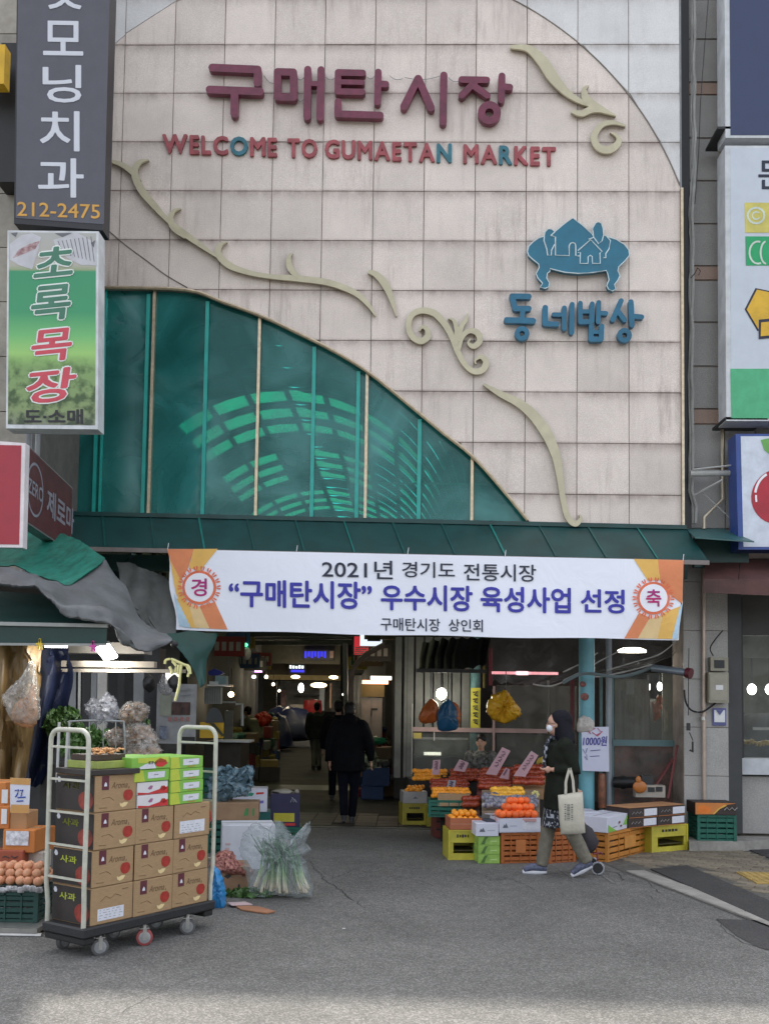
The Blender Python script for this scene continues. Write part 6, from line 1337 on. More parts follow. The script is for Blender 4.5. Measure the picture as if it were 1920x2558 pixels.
for k in range(9):
    m = MB(); m.ell(P(560 + random.uniform(-2, 14), 1552 + random.uniform(-9, 9), 23 + random.uniform(-.2, .2)), (.13, .13, .11), 8, 6, jit=.2); tag(solo('red_flower', m, M('glow_red_flower', (.55, .03, .01), .5), 'red flower bunch', 'flowers'), 'red flower head in the bunch behind the seated vendor', 'flowers', 'red flowers behind the seated vendor')

# ------------------------------------------------------------------ leafy greens, cage, onion bags behind the trolley
def foliage(name, c, r, n, mat_, label, cat='vegetables', ls=.06, droop=.3):
    m = MB()
    for k in range(n):
        d = V(random.gauss(0, 1), random.gauss(0, 1), random.gauss(0, 1)).normalized() * random.random() ** .4
        p = Vector(c) + V(d.x * r[0], d.y * r[1], d.z * r[2]); e = Euler((random.uniform(0, 6), random.uniform(0, 6), random.uniform(0, 6))).to_matrix(); s = ls * random.uniform(.5, 1.3)
        q = [V(-.5, 0, 0), V(-.15, .28, .08), V(.4, .2, .03), V(.6, 0, -.1), V(.4, -.2, .03), V(-.15, -.28, .08)]
        m.add([p + e @ (v * s) for v in q], [(0, 1, 2, 3, 4, 5)])
    return solo(name, m, mat_, label, cat)
lf = M('leaf_dark', (.030, .085, .018), .5, var=.5, scale=9, tint2=(.07, .15, .03)); lf2 = M('leaf_mid', (.06, .14, .03), .5, var=.4, scale=9)
foliage('leafy_greens', P(135, 1560, 8.9), (.16, .25, .14), 700, lf, 'heap of curly dark greens at the left behind the trolley rail'); foliage('leafy_greens', P(190, 1610, 8.7), (.24, .25, .16), 1100, lf2, 'lighter leafy greens inside the wire cage'); foliage('leafy_greens', P(225, 1640, 8.6), (.14, .2, .16), 500, lf, 'leafy greens spilling at the right side of the wire cage')
solob('green_stand', P(85, 1745, 8.9), P(262, 1655, 8.9) + V(0, .6, 0), M('stand_dark', (.05, .05, .045), .7), 'dark stand carrying the leafy greens', 'stand')
cg = thing('wire_cage', 'grey wire cage with rounded shoulders behind the boxes', 'cage', P(220, 1655, 8.35)); wr = M('wire_grey', (.30, .32, .32), .4, metal=.5)
m = MB(); m.tube([P(x, y, 8.35) for x, y in rib([(150., 1655.), (150., 1570.), (158., 1558.), (255., 1558.), (268., 1570.), (270., 1660.)], 4)], .009, 6); obj('hoop', m, wr, cg)
for x in (193, 223, 250): m = MB(); m.tube([P(x, 1558, 8.35), P(x, 1655, 8.35)], .005, 5); obj('wire', m, wr, cg)
for y in (1640,): m = MB(); m.tube([P(150, y, 8.35), P(270, y, 8.35)], .005, 5); obj('wire', m, wr, cg)
for x in (128, 146): m = MB(); m.tube([P(x, 1560 + (x - 128), 8.3), P(x - 5, 1690, 8.3)], .012, 6); obj('upright', m, M('wire_white', (.45, .46, .45), .4), cg)
bag('clear_bag', [(186, 1522), (200, 1508), (215, 1515), (232, 1498), (250, 1515), (255, 1545), (240, 1560), (205, 1562), (190, 1545)], 9.2, film('white_clear_bag', (.55, .56, .62), .45, .1, .8, 1.0, 12), 'crumpled empty clear bags behind the wire cage', 14, .15, .12)
onm = M('onion_bag_tan', (.42, .25, .13), .4, var=.4, scale=14, bump=.6, bscale=18)
for pts, l, s in (([(262, 1540), (275, 1522), (300, 1520), (318, 1532), (308, 1555), (288, 1566), (266, 1560)], 'orange brown bag on top of the heap of tan bags behind the green boxes', 1), ([(268, 1580), (285, 1566), (315, 1568), (330, 1585), (335, 1610), (300, 1625), (270, 1615)], 'tan bag in the middle of the heap behind the green boxes', 2), ([(230, 1585), (250, 1575), (268, 1582), (270, 1605), (248, 1612)], 'small tan bag left of the heap behind the green boxes', 3), ([(275, 1615), (310, 1605), (340, 1615), (342, 1650), (300, 1665), (270, 1655)], 'pinkish tan bag at the bottom of the heap behind the green boxes', 4)):
    bag('onion_bag', pts, 8.6 - .03 * s, onm, l, 20 + s, .12, .11); bag('clear_bag', [(cxx + (a - cxx) * 1.12, cyy + (b - cyy) * 1.15) for cxx, cyy in [(sum(q[0] for q in pts) / len(pts), sum(q[1] for q in pts) / len(pts))] for a, b in pts], 8.56 - .03 * s, pb_, 'clear wrinkled plastic around the ' + l.split(' the ')[0], 30 + s, .17, .13)
foliage('leafy_greens', P(312, 1562, 8.7), (.05, .06, .03), 90, lf2, 'few green leaves stuck between the tan bags')
solob('bag_stand', P(262, 1760, 8.6), P(345, 1662, 8.6) + V(0, .4, 0), MATS['stand_dark'], 'dark stand below the heap of tan bags', 'stand')

# ------------------------------------------------------------------ left stall counter with peaches
org = M('orange_carton', (.56, .20, .05), .7, var=.08, grime=.1); tanc = M('tan_carton', (.45, .25, .12), .75, var=.08); kraft = M('kraft_carton', (.36, .235, .125), .75, var=.10, scale=18, stretch=(1, 1, 8), grime=.12)
def cart(name, x0, y0, x1, y1, Y, d, mat_, label, cat='box', group=None):
    a, b = P(x0, y1, Y), P(x1, y0, Y); m = MB(); m.cbox(((a.x + b.x) / 2, Y + d / 2, (a.z + b.z) / 2), (abs(b.x - a.x), d, abs(b.z - a.z)), .006)
    t = thing(name, label, cat, ((a.x + b.x) / 2, Y + d / 2, min(a.z, b.z)), group=group); obj('carton', m, mat_, t)
    m = MB(); m.box(((a.x + b.x) / 2, Y + d / 2, max(a.z, b.z) + .0015), (abs(b.x - a.x) * .96, d * .12, .003)); obj('tape', m, M('tape_tan', (.40, .28, .16), .3), t); return t
Yb = 7.9
cart('orange_box', -60, 1690, 12, 1742, Yb, .3, org, 'orange carton at the left border behind the price card'); t = cart('orange_box', -60, 1742, 20, 1790, Yb - .02, .3, org, 'orange carton with white side labels at the left border below the topmost one')
q4('side_label', 3, 1706, 17, 1735, Yb - .03, white_m, t, .006); q4('side_label', 2, 1748, 15, 1780, Yb - .03, white_m, t, .006)
t = cart('tan_box', 20, 1755, 58, 1793, Yb, .25, tanc, 'plain tan carton below the price card'); t = cart('orange_box', 5, 1793, 76, 1842, Yb - .06, .3, org, 'orange carton with a wide white label above the peaches'); q4('paper_label', 12, 1796, 62, 1826, Yb - .07, M('label_print', (.62, .64, .70), .5, var=.35, scale=26), t, .004)
t = cart('orange_box', 58, 1793, 92, 1845, Yb + .2, .3, org, 'orange carton half hidden behind the trolley rail'); t = cart('red_box', -40, 1838, 50, 1885, Yb - .1, .2, M('brick_carton', (.34, .085, .045), .7, var=.1), 'brick red carton with dark print right behind the peaches')
scrib([[(5, 1852), (12, 1850), (20, 1854)], [(24, 1849), (30, 1854), (38, 1850)], [(8, 1864), (9, 1872)], [(30, 1862), (38, 1866), (32, 1872)]], dark_m, .004, Yb - .108, t, 'printed_mark')
t = cart('white_box', 50, 1842, 92, 1878, Yb + .02, .2, M('white_orange', (.55, .5, .45), .6, var=.2, scale=6), 'white carton edge beside the brick red carton')
pc_ = thing('price_card', 'white and orange price card with blue ink leaning on the tan carton', 'price card', P(48, 1755, Yb - .12)); m = MB(); m.prism([P(*p, Yb - .12) for p in ((22, 1680), (66, 1682), (62, 1757), (22, 1756))], (0, .004, 0)); obj('card', m, M('card_white', (.66, .68, .78), .5, var=.03), pc_)
flat('orange_header', [(22, 1680), (66, 1682), (65, 1696), (22, 1694)], M('card_orange', (.60, .32, .10), .5), pc_, Yb - .123); flat('orange_footer', [(23, 1738), (63, 1739), (62, 1757), (22, 1756)], MATS['card_orange'], pc_, Yb - .123)
scrib([[(32, 1708), (40, 1706), (37, 1716), (33, 1722)], [(43, 1708), (49, 1706), (45, 1720)], [(38, 1723), (55, 1722)], [(36, 1731), (50, 1730)]], M('card_blue', (.03, .08, .4), .5), .005, Yb - .125, pc_)
# peaches
pm_ = M('peach_skin', (.62, .235, .115), .5, var=.25, scale=7, rnd=.15, tint2=(.66, .37, .22))
pme = mesh_of('peach', MB().ell((0, 0, 0), (.036, .036, .034), 12, 8), pm_, True)
def fruit(me, x, y, z, lab, cat, grp, s=1.0, nm=None):
    o = bpy.data.objects.new(nm or me.name, me); COL.objects.link(o); o.location = (x, y, z); o.scale = (s, s, s); o.rotation_euler = (random.uniform(-.5, .5), random.uniform(-.5, .5), random.uniform(0, 6)); return tag(o, lab, cat, grp)
cz = P(40, 1905, 7.4).z; pl0, pl1 = P(-30, 1905, 7.35), P(82, 1905, 7.35)
for lay, ny, nx in ((0, 6, 9), (1, 4, 8), (2, 2, 6)):
    for j in range(ny):
        for i in range(nx):
            x = pl0.x + .03 + (i + .5 * (lay % 2) + .15 * lay) * .068; y = 7.38 + (j + lay * .8) * .062
            if x > pl1.x: continue
            fruit(pme, x + random.uniform(-.008, .008), y, cz + .01 + lay * .045 + random.uniform(-.006, .006), 'pale peach in the heap at the lower left behind the green crate', 'peach', 'peaches heaped on the green crate')
gc = M('crate_dark_green', (.010, .055, .045), .5, var=.15); gc2 = M('crate_green', (.008, .11, .075), .5, var=.15)
def vcrate(name, label, c, size, mat_, rz=0, cat='crate', rows=4, group=None, panel=None):
    """open plastic crate: base, corner posts, slat rows on all sides; c is the centre of its base"""
    w_, d, h = size; t = thing(name, label, cat, c, rz, group)
    m = MB(); m.box((0, 0, .01), (w_ - .02, d - .02, .02)); obj('base', m, mat_, t, local=True)
    pm_e = mesh_of('corner_post', MB().box((0, 0, 0), (.034, .034, h)), mat_)
    for sx in (-1, 1):
        for sy in (-1, 1): share('corner_post', pm_e, t, (sx * (w_ / 2 - .014), sy * (d / 2 - .014), h / 2))
    m = MB(); sh_ = (h - .05) / rows
    mx_ = mesh_of('slat', MB().cbox((0, 0, 0), (w_ - .05, .012, sh_ * .72), .003), mat_); my_ = mesh_of('slat', MB().cbox((0, 0, 0), (.012, d - .05, sh_ * .72), .003), mat_)
    for r in range(rows):
        z = .02 + sh_ * (r + .5)
        for sg in (-1, 1): share('slat', mx_, t, (0, sg * (d / 2 - .012), z)); share('slat', my_, t, (sg * (w_ / 2 - .012), 0, z))
    m = MB()
    for sg in (-1, 1): m.box((0, sg * (d / 2 - .012), h - .015), (w_, .026, .03)); m.box((sg * (w_ / 2 - .012), 0, h - .0152), (.026, d - .052, .0296))
    for k in range(1, 4): m.box((-w_ / 2 + w_ * k / 4, -(d / 2 - .004), h / 2), (.012, .01, h - .03))
    obj('rim', m, mat_, t, local=True)
    if panel: m = MB(); m.box((0, -(d / 2 + .002), h * .55), (w_ * .26, .01, h * .42)); obj('handle_plate', m, panel, t, local=True)
    return t
a = P(-60, 1930, 7.3); b = P(80, 1990, 7.3); ch = P(0, 1925, 7.3).z - P(0, 1992, 7.3).z
vcrate('green_crate', 'dark green ventilated crate under the peaches at the lower left', ((a.x + b.x) / 2, 7.5, P(0, 1992, 7.3).z), (b.x - a.x, .4, ch), gc)
m = MB()
for k in range(9): a = P(-20 + k * 13, 1921 + random.uniform(-3, 3), 7.27); m.ell(a, (.035, .02, .022), 8, 5, jit=.25)
solo('paper_lining', m, M('grey_lining', (.33, .33, .34), .6, var=.5, scale=30), 'crumpled grey lining along the crate rim below the peaches', 'lining', smooth=True)
tbz = P(0, 1992, 7.3).z
tb_ = thing('metal_table', 'low metal table carrying the dark green crate at the lower left', 'table', (P(20, 2000, 7.2).x, 7.5, 0)); m = MB(); a = P(-90, 1995, 7.15); b = P(84, 1995, 7.15); m.b2((a.x, 7.12, tbz - .035), (b.x, 7.9, tbz - .002)); obj('top', m, steel_m, tb_); m = MB(); m.tube([V(a.x, 7.13, tbz - .05), V(b.x + .03, 7.13, tbz - .05)], .018, 8); obj('front_tube', m, steel_m, tb_)
for x in (P(55, 2000, 7.2).x, P(83, 2000, 7.2).x): m = MB(); m.tube([V(x, 7.2, tbz - .04), V(x, 7.2, 0)], .014, 6); obj('leg', m, grey_m, tb_)
# ------------------------------------------------------------------ the trolley and its load
C0 = G(181, 2008, .2); TA = radians(57.2); U = V(cos(TA), sin(TA), 0); W_ = V(-sin(TA), cos(TA), 0)
TM = Matrix.Translation((C0.x, C0.y, 0)) @ Matrix.Rotation(TA, 4, 'Z')      # local x along the long side, y towards the far side
tl = thing('trolley', 'black based platform trolley with two cream tube ends loaded with apple boxes', 'trolley', (C0.x, C0.y, 0), TA)
LT, WT, ZD = 1.22, .43, .20
m = MB(); m.cbox((LT / 2, WT / 2, ZD - .035), (LT, WT, .07), .012); obj('deck', m, M('deck_black', (.018, .018, .02), .55, bump=.3, bscale=40, grime=.3), tl, local=True)
for x in (.06, LT - .06): m = MB(); m.cbox((x, WT / 2, ZD - .09), (.09, WT * .94, .045), .008); obj('cross_beam', m, black_m, tl, local=True)
cr_m = M('cream_tube', (.50, .50, .42), .4, var=.10, scale=14, grime=.18)
for x, sgn in ((.025, -1), (LT - .03, 1)):
    y0, y1, zt = .035, WT - .03, 1.475
    q = [(x, y0, ZD - .02), (x - .0, y0 + .0, ZD + .12), (x + sgn * .012, y0 - .008, ZD + .26), (x + sgn * .012, y0 - .01, ZD + .8), (x + sgn * .012, y0 - .01, zt - .10)]
    for k in range(1, 7): a = pi / 2 * k / 6; q.append((x + sgn * .012, y0 - .01 + .08 * (1 - cos(a)), zt - .08 + .08 * sin(a) - .0))
    r = [(p[0], y1 + y0 - p[1], p[2]) for p in reversed(q)]
    m = MB(); m.tube([V(*p) for p in q] + [V(*p) for p in r], .0165, 10); obj('end_rail', m, cr_m, tl, smooth=True, local=True)
    for k in range(5):
        z = ZD + .30 + .215 * k; m = MB(); m.bar(V(x + sgn * .012, y0 - .008, z), V(x + sgn * .012, y1 + .008, z), .014, .014); obj('rung', m, cr_m, tl, local=True)
rub = M('caster_rubber', (.10, .10, .10), .6, grime=.3); hub = M('caster_hub', (.30, .31, .32), .4, metal=.5, var=.3); redr = M('caster_red', (.28, .05, .05), .5)
for i, (cx, cy, rad, red) in enumerate(((.16, .03, .056, 0), (.52, -.0, .056, 1), (.93, -.0, .056, 0), (.13, .36, .056, 0), (.50, .30, .056, 0), (.90, .30, .056, 0))):
    rz = radians([-30, -38, -45, 10, -10, -25][i]); ca_, sa = cos(rz), sin(rz)
    Rz = Matrix.Rotation(rz, 3, 'Z') @ Matrix.Rotation(radians(90), 3, 'X')
    m = MB(); m.lathe([(rad * .7, -.02), (rad, -.016), (rad, .016), (rad * .7, .02)], 22, (cx, cy, rad), Rz); w0 = obj('caster', m, redr if red else rub, tl, smooth=True, local=True)
    m = MB(); m.lathe([(0, -.0215), (rad * .25, -.024), (rad * .72, -.0205), (rad * .72, .0205), (rad * .25, .024), (0, .0215)], 16, (cx, cy, rad), Rz); WM[w0.name] = wm(tl).copy(); obj('hub', m, hub, w0, smooth=True, local=True)
    m = MB(); R3 = Matrix.Rotation(rz, 3, 'Z')
    for s in (-1, 1): m.box(V(cx, cy, rad + .022) + R3 @ V(0, s * .027, 0), (.026, .004, .075), R3)
    m.box((cx, cy, rad + .062), (.06, .058, .006), R3); m.tube([V(cx, cy, rad + .06), V(cx, cy, ZD - .06)], .012, 8); obj('fork', m, steel_m, w0, local=True)
# boxes: logo print on the long face
plum = M('plum_print', (.10, .018, .03), .6); brownp = M('brown_print', (.13, .075, .035), .7); app = M('apple_print', (.36, .03, .02), .45, var=.25, scale=20); flesh = M('flesh_print', (.66, .52, .27), .6); labw = M('label_white', (.66, .67, .74), .5, var=.08, scale=40); dkc = M('dark_carton', (.028, .022, .020), .6, var=.2); ylw = M('lime_print', (.42, .48, .04), .6); dapp = M('dark_apple_print', (.22, .03, .02), .45, var=.5, scale=14)
BL, BW, BH = .355, .40, .242
SH = {}
def shm(key, mb, mat_, **k):
    if key not in SH: SH[key] = mesh_of(key, mb, mat_, **k)
    return SH[key]
def apple_box(col, row, kind, label, dx=0, dy=0, rz=0):
    loc = TM @ V(.07 + col * (BL + .004) + dx, .016 + dy, ZD + row * (BH + .003)); t = thing('apple_box', label, 'box', loc, TA + rz, 'apple cartons on the trolley')
    share('carton', shm('carton', MB().cbox((BL / 2, BW / 2, BH / 2), (BL, BW, BH), .005), kraft), t)
    fx = lambda u, v, o=.0015: V(u, -o, v)
    share('end_panel', shm('end_panel', MB().add([V(-.0018, BW - .006, .006), V(-.0018, .006, .006), V(-.0018, .006, BH - .006), V(-.0018, BW - .006, BH - .006)], [(0, 1, 2, 3)]), dkc), t)
    fl = shm('lid_gap', MB().box((BL / 2, BW / 2, BH + .0006), (BL * .985, .004, .0012)), brownp); share('lid_gap', fl, t)
    # end print
    m = MB(); text_fit(m, '사과', lambda u, v: V(-.0035, u, v), BW * .80, BH * .60, BW * .38, BH * .80, .02); share('end_lettering', shm('end_lettering', m, ylw), t)
    m = MB(); n = 20; m.add([V(-.0032, .085 + .075 * cos(2 * pi * k / n) * 1.0, .078 + .066 * sin(2 * pi * k / n) * (1 - .12 * max(0, sin(2 * pi * k / n)) * abs(cos(pi * k / n)))) for k in range(n)], [tuple(range(n))]); share('end_apple', shm('end_apple', m, dapp), t)
    m = MB(); m.add([V(-.0032, BW * .9 + a * .03, BH * .83 + b * .022) for a, b in ((-.6, 0), (-.2, .8), (.4, .9), (.7, 0), (.3, -.8), (-.4, -.7))], [tuple(range(6))]); share('end_mark', shm('end_mark', m, labw), t)
    if kind == 0:
        m = MB(); m.add([fx(.055, BH * .60), fx(.115, BH * .60), fx(.115, BH * .985), fx(.055, BH * .985)], [(0, 1, 2, 3)]); share('plum_tag', shm('plum_tag', m, plum), t)
        m = MB(); m.add([fx(.072, BH * .70, .003), fx(.098, BH * .70, .003), fx(.094, BH * .78, .003), fx(.085, BH * .82, .003), fx(.076, BH * .77, .003)], [(0, 1, 2, 3, 4)]); share('tag_figure', shm('tag_figure', m, labw), t)
        m = MB(); text_fit(m, 'Aroma', fx, .135, BH * .62, .285, BH * .80, .0, shear=.35); share('lettering', shm('lettering', m, brownp), t)
        n = 22; m = MB(); m.add([fx(.282 + .043 * cos(2 * pi * k / n), BH * .42 + .041 * sin(2 * pi * k / n) - .006 * max(0, sin(2 * pi * k / n)) ** 6) for k in range(n)], [tuple(range(n))]); share('apple_picture', shm('apple_picture', m, app), t)
        m = MB(); m.add([fx(x, z, .0028) for x, z in ((.208, BH * .22), (.213, BH * .13), (.235, BH * .08), (.265, BH * .12), (.282, BH * .21), (.25, BH * .225), (.225, BH * .19))], [tuple(range(7))]); share('slice_picture', shm('slice_picture', m, flesh), t)
        m = MB(); m.tube([fx(.285, BH * .59, .002), fx(.290, BH * .66, .002)], .002, 4); m.tube([fx(.06, BH * .36, .001), fx(.12, BH * .40, .001), fx(.16, BH * .30, .001)], .0018, 3); m.tube([fx(.04, BH * .12, .001), fx(.10, BH * .11, .001)], .002, 3); share('thin_print', shm('thin_print', m, brownp), t)
    else:
        m = MB(); m.add([fx(.055, BH * .10), fx(.275, BH * .10), fx(.275, BH * .42), fx(.055, BH * .42)] if kind == 1 else [fx(.05, BH * .14), fx(.30, BH * .14), fx(.30, BH * .50), fx(.05, BH * .50)], [(0, 1, 2, 3)]); share('paper_label', shm('paper_label%d' % kind, m, labw), t)
        m = MB(); rr = random.Random(kind)
        for r in range(4):
            x = .07
            while x < .25: wd = rr.uniform(.008, .03); m.add([fx(x, BH * (.16 + .07 * r), .003), fx(x + wd, BH * (.16 + .07 * r), .003), fx(x + wd, BH * (.175 + .07 * r), .003), fx(x, BH * (.175 + .07 * r), .003)], [(0, 1, 2, 3)]); x += wd + rr.uniform(.01, .03)
        share('label_print', shm('label_print%d' % kind, m, grey_m), t)
        m = MB(); m.tube([fx(x, z, .001) for x, z in ((.08, BH * .62), (.12, BH * .74), (.16, BH * .66), (.2, BH * .76), (.25, BH * .68))], .0018, 3); m.tube([fx(.26, BH * .86, .001), fx(.31, BH * .87, .001)], .003, 3); share('thin_print', shm('thin_print2', m, brownp), t)
    return t
cn = ['near end', 'middle', 'far end']; rn = ['bottom', 'second', 'third', 'top']
kinds = {(0, 0): 1, (2, 2): 2}
for c in range(3):
    for r in range(4 if c == 0 else 3):
        k = kinds.get((c, r), 0)
        lab = {0: 'kraft apple carton with apple print, %s column, %s row on the trolley' % (cn[c], rn[r]), 1: 'kraft carton with white paper label at the bottom of the near end column', 2: 'kraft carton with wide white label on top of the far end column'}[k]
        apple_box(c, r, k, lab, random.uniform(-.004, .004), random.uniform(-.006, .01), random.uniform(-.012, .012))
# small flat boxes on top
grn = M('green_carton', (.22, .48, .07), .55, var=.12, scale=2); grn2 = M('lime_carton', (.48, .56, .06), .55, var=.1); redc = M('red_carton', (.50, .03, .03), .5, var=.12); whc = M('white_carton', (.66, .64, .66), .5, var=.05)
def flatbox(col, z, L_, Wd, H_, base, label, prints, dx=0, dy=0, rz=0, nm='flat_box', grp='small flat cartons on top of the trolley load'):
    loc = TM @ V(.07 + col * (BL + .004) + dx, .016 + dy, z); t = thing(nm, label, 'box', loc, TA + rz, grp)
    share('carton', shm('fc%.3f_%.3f_%s' % (L_, H_, base.name), MB().cbox((L_ / 2, Wd / 2, H_ / 2), (L_, Wd, H_), .003), base), t).name = 'carton'
    for (nm_, pts, mt) in prints:
        m = MB(); m.add([V(u * L_, -.0016 - .0012 * (nm_ in ('lettering', 'label_text')), v * H_) for u, v in pts], [tuple(range(len(pts)))]); obj(nm_, m, mt, t, local=True)
    return t
H3 = ZD + 3 * (BH + .003); hs_ = .083
lp_ = ('paper_label', [(.38, .25), (.86, .28), (.87, .8), (.38, .78)], labw); yl_ = ('lime_side', [(0.01, .02), (.3, .02), (.24, .98), (.01, .98)], grn2); tx_ = ('label_text', [(.55, .5), (.68, .5), (.68, .58), (.55, .58)], grey_m); rt_ = ('label_text', [(.52, .12), (.76, .13), (.75, .18), (.52, .17)], M('red_text', (.5, .1, .05), .5))
for k in range(4): flatbox(2, H3 + k * (hs_ + .002), .33, .38, hs_, grn, 'light green flat carton with white label, %s of four at the far end' % ['lowest', 'second from below', 'third from below', 'topmost'][k], [yl_, lp_, tx_, rt_], -.05 + random.uniform(-.004, .004), random.uniform(-.005, .005))
rp_ = [('red_swoosh', [(0.01, .02), (.99, .02), (.99, .55), (.7, .35), (.35, .12), (.01, .22)], redc), ('apple_picture', [(.72, .35), (.78, .62), (.88, .62), (.95, .38), (.85, .2)], app), ('logo', [(.33, .5), (.42, .72), (.5, .68), (.46, .42), (.38, .38)], M('logo_mauve', (.35, .12, .25), .5))]
for k in range(2): flatbox(1, H3 + k * (hs_ + .006), .285, .36, hs_ + .003, whc, 'white flat carton with red swoosh, %s of two on the trolley load' % ['lower', 'upper'][k], rp_, .01, random.uniform(-.004, .008))
flatbox(1, H3 + 2 * (hs_ + .006) + .001, .33, .37, hs_, grn, 'light green flat carton with white label on the white and red ones', [yl_, lp_, tx_], -.03, 0, .01)
tg = flatbox(1, H3 + 3 * (hs_ + .006) - .002, .36, .37, hs_, grn, 'green and yellow flat carton with red tomato picture, topmost in the middle', [('yellow_panel', [(.15, .55), (.95, .5), (.95, .95), (.15, .95)], grn2), ('white_corner', [(.10, .05), (.62, .05), (.55, .6), (.35, .45)], labw), ('tomato_picture', [(.60, .3), (.62, .7), (.72, .9), (.88, .7), (.92, .4), (.8, .15), (.68, .15)], redc)], -.06, -.01, .015)
m = MB(); text_fit(m, 'EN', lambda u, v: V(u, -.004, v), .15, .035, .22, .055, .015); obj('lettering', m, dark_m, tg, local=True)
# open dark box and trays on the near column
H4 = ZD + 4 * (BH + .003)
t = flatbox(0, H4, .40, .40, .035, dkc, 'thin dark carton lid lying skewed on the near end column', [], -.05, 0, -.10, 'lid_carton')
flatbox(0, H4 + .036, .30, .3, .05, M('yellowgreen_tray', (.30, .36, .08), .5, var=.2), 'yellow green flat tray on the dark carton lid', [], .06, .05, .05, 'flat_tray')
flatbox(0, H4 + .088, .26, .25, .04, M('brown_tray', (.05, .03, .02), .5), 'dark open tray holding orange brown bits', [], .07, .07, .08, 'flat_tray')
m = MB()
for k in range(60): p = TM @ V(.16 + random.random() * .22, .09 + random.random() * .18, H4 + .135 + random.random() * .03); m.ell(p, (.014, .012, .008), 5, 4, jit=.3)
o = solo('dried_persimmons', m, M('orange_bits', (.62, .33, .14), .5, var=.4, scale=30), 'orange brown dried pieces in the dark tray on the near end column', 'dried fruit'); o['kind'] = 'stuff'
# ------------------------------------------------------------------ boxes placed on the ground or on each other
class Fr:
    """a footprint on the ground: origin at the front left corner, local x to the right, y to the back"""
    def __init__(s, bl, br, z0=0.0, Y=None):
        Yt_ = Y if isinstance(Y, tuple) else (Y, Y); a = G(*bl, z0) if Y is None else P(*bl, Yt_[0]); b = G(*br, z0) if Y is None else P(*br, Yt_[1])
        s.a = V(a.x, a.y, 0); d = V(b.x - a.x, b.y - a.y, 0); s.w = d.length; s.rz = atan2(d.y, d.x); s.R = Matrix.Rotation(s.rz, 4, 'Z'); s.z0 = z0 if Y is None else a.z
    def pt(s, u, v, z): return s.a + (s.R @ V(u, v, 0)) + V(0, 0, z)
def gbox(fr, u, v, z, w_, d, h, mat_, name, label, prints=(), cat='box', group=None, rz=0, lid=True, open_=False):
    t = thing(name, label, cat, fr.pt(u, v, z), fr.rz + rz, group)
    m = MB()
    if open_:
        th = .008; m.box((w_ / 2, d / 2, .004), (w_, d, .008)); m.box((w_ / 2, th / 2, h / 2), (w_, th, h)); m.box((w_ / 2, d - th / 2, h / 2), (w_, th, h)); m.box((th / 2, d / 2, h / 2), (th, d - 2 * th - .002, h - .001)); m.box((w_ - th / 2, d / 2, h / 2), (th, d - 2 * th - .002, h - .001))
    else: m.cbox((w_ / 2, d / 2, h / 2), (w_, d, h), .004)
    obj('carton', m, mat_, t, local=True)
    if lid and not open_: m = MB(); m.box((w_ / 2, d / 2, h + .0008), (w_ * .985, .005, .0016)); obj('lid_gap', m, dark_m, t, local=True)
    for k, (nm_, pts, mt) in enumerate(prints):
        m = MB(); m.add([V(p * w_, -.0016 - .001 * k, q * h) for p, q in pts], [tuple(range(len(pts)))]); obj(nm_, m, mt, t, local=True)
    return t
def bottlecrate(fr, u, v, z, w_, d, h, mat_, label, group='yellow bottle crates under the fruit', mark=True):
    t = thing('bottle_crate', label, 'crate', fr.pt(u, v, z), fr.rz, group); th = .02
    m = MB(); m.box((w_ / 2, th / 2, h * .79), (w_, th, h * .42)); m.box((w_ / 2, th / 2, h * .11), (w_, th, h * .22)); m.box((w_ * .09, th / 2, h * .40), (w_ * .18, th, h * .36)); m.box((w_ * .95, th / 2, h * .40), (w_ * .10, th, h * .36))
    obj('front_panel', m, mat_, t, local=True)
    m = MB(); m.box((th / 2, d / 2, h / 2), (th - .002, d - th * 2 - .002, h)); obj('side_panel', m, mat_, t, local=True)
    m = MB(); m.box((w_ - th / 2, d / 2, h / 2), (th - .002, d - th * 2 - .002, h)); obj('side_panel', m, mat_, t, local=True)
    m = MB(); m.box((w_ / 2, d - th / 2, h / 2), (w_, th, h)); obj('back_panel', m, mat_, t, local=True)
    m = MB(); m.box((w_ / 2, d / 2, h * .3), (w_ - .05, d - .06, .01)); obj('inner_grid', m, M('crate_shade', (.06, .05, .01), .7), t, local=True)
    m = MB()
    for x in (.012, w_ - .012): m.box((x, -.004, h / 2), (.024, .012, h))
    for zz in (h - .008, .008, h * .6): m.box((w_ / 2, -.003, zz), (w_ - .05, .008, .014))
    obj('rib', m, mat_, t, local=True)
    if mark:
        m = MB(); rr = random.Random(int(w_ * 1000))
        for k in range(5): x = w_ * (.32 + .09 * k); m.box((x, -.003, h * .80), (w_ * rr.uniform(.05, .075), .003, h * rr.uniform(.07, .11)))
        obj('printed_mark', m, dark_m, t, local=True, kind=None)
    return t
ylc = M('crate_yellow', (.48, .42, .045), .45, var=.12, grime=.25); ylw_d = M('crate_yellow_dim', (.38, .33, .04), .45, var=.12, grime=.35); orc = M('crate_orange', (.42, .125, .03), .5, var=.12, grime=.25); orc2 = M('crate_light_orange', (.50, .20, .035), .5, var=.12, grime=.2); mrc = M('crate_maroon', (.18, .04, .03), .5, var=.12, grime=.25)
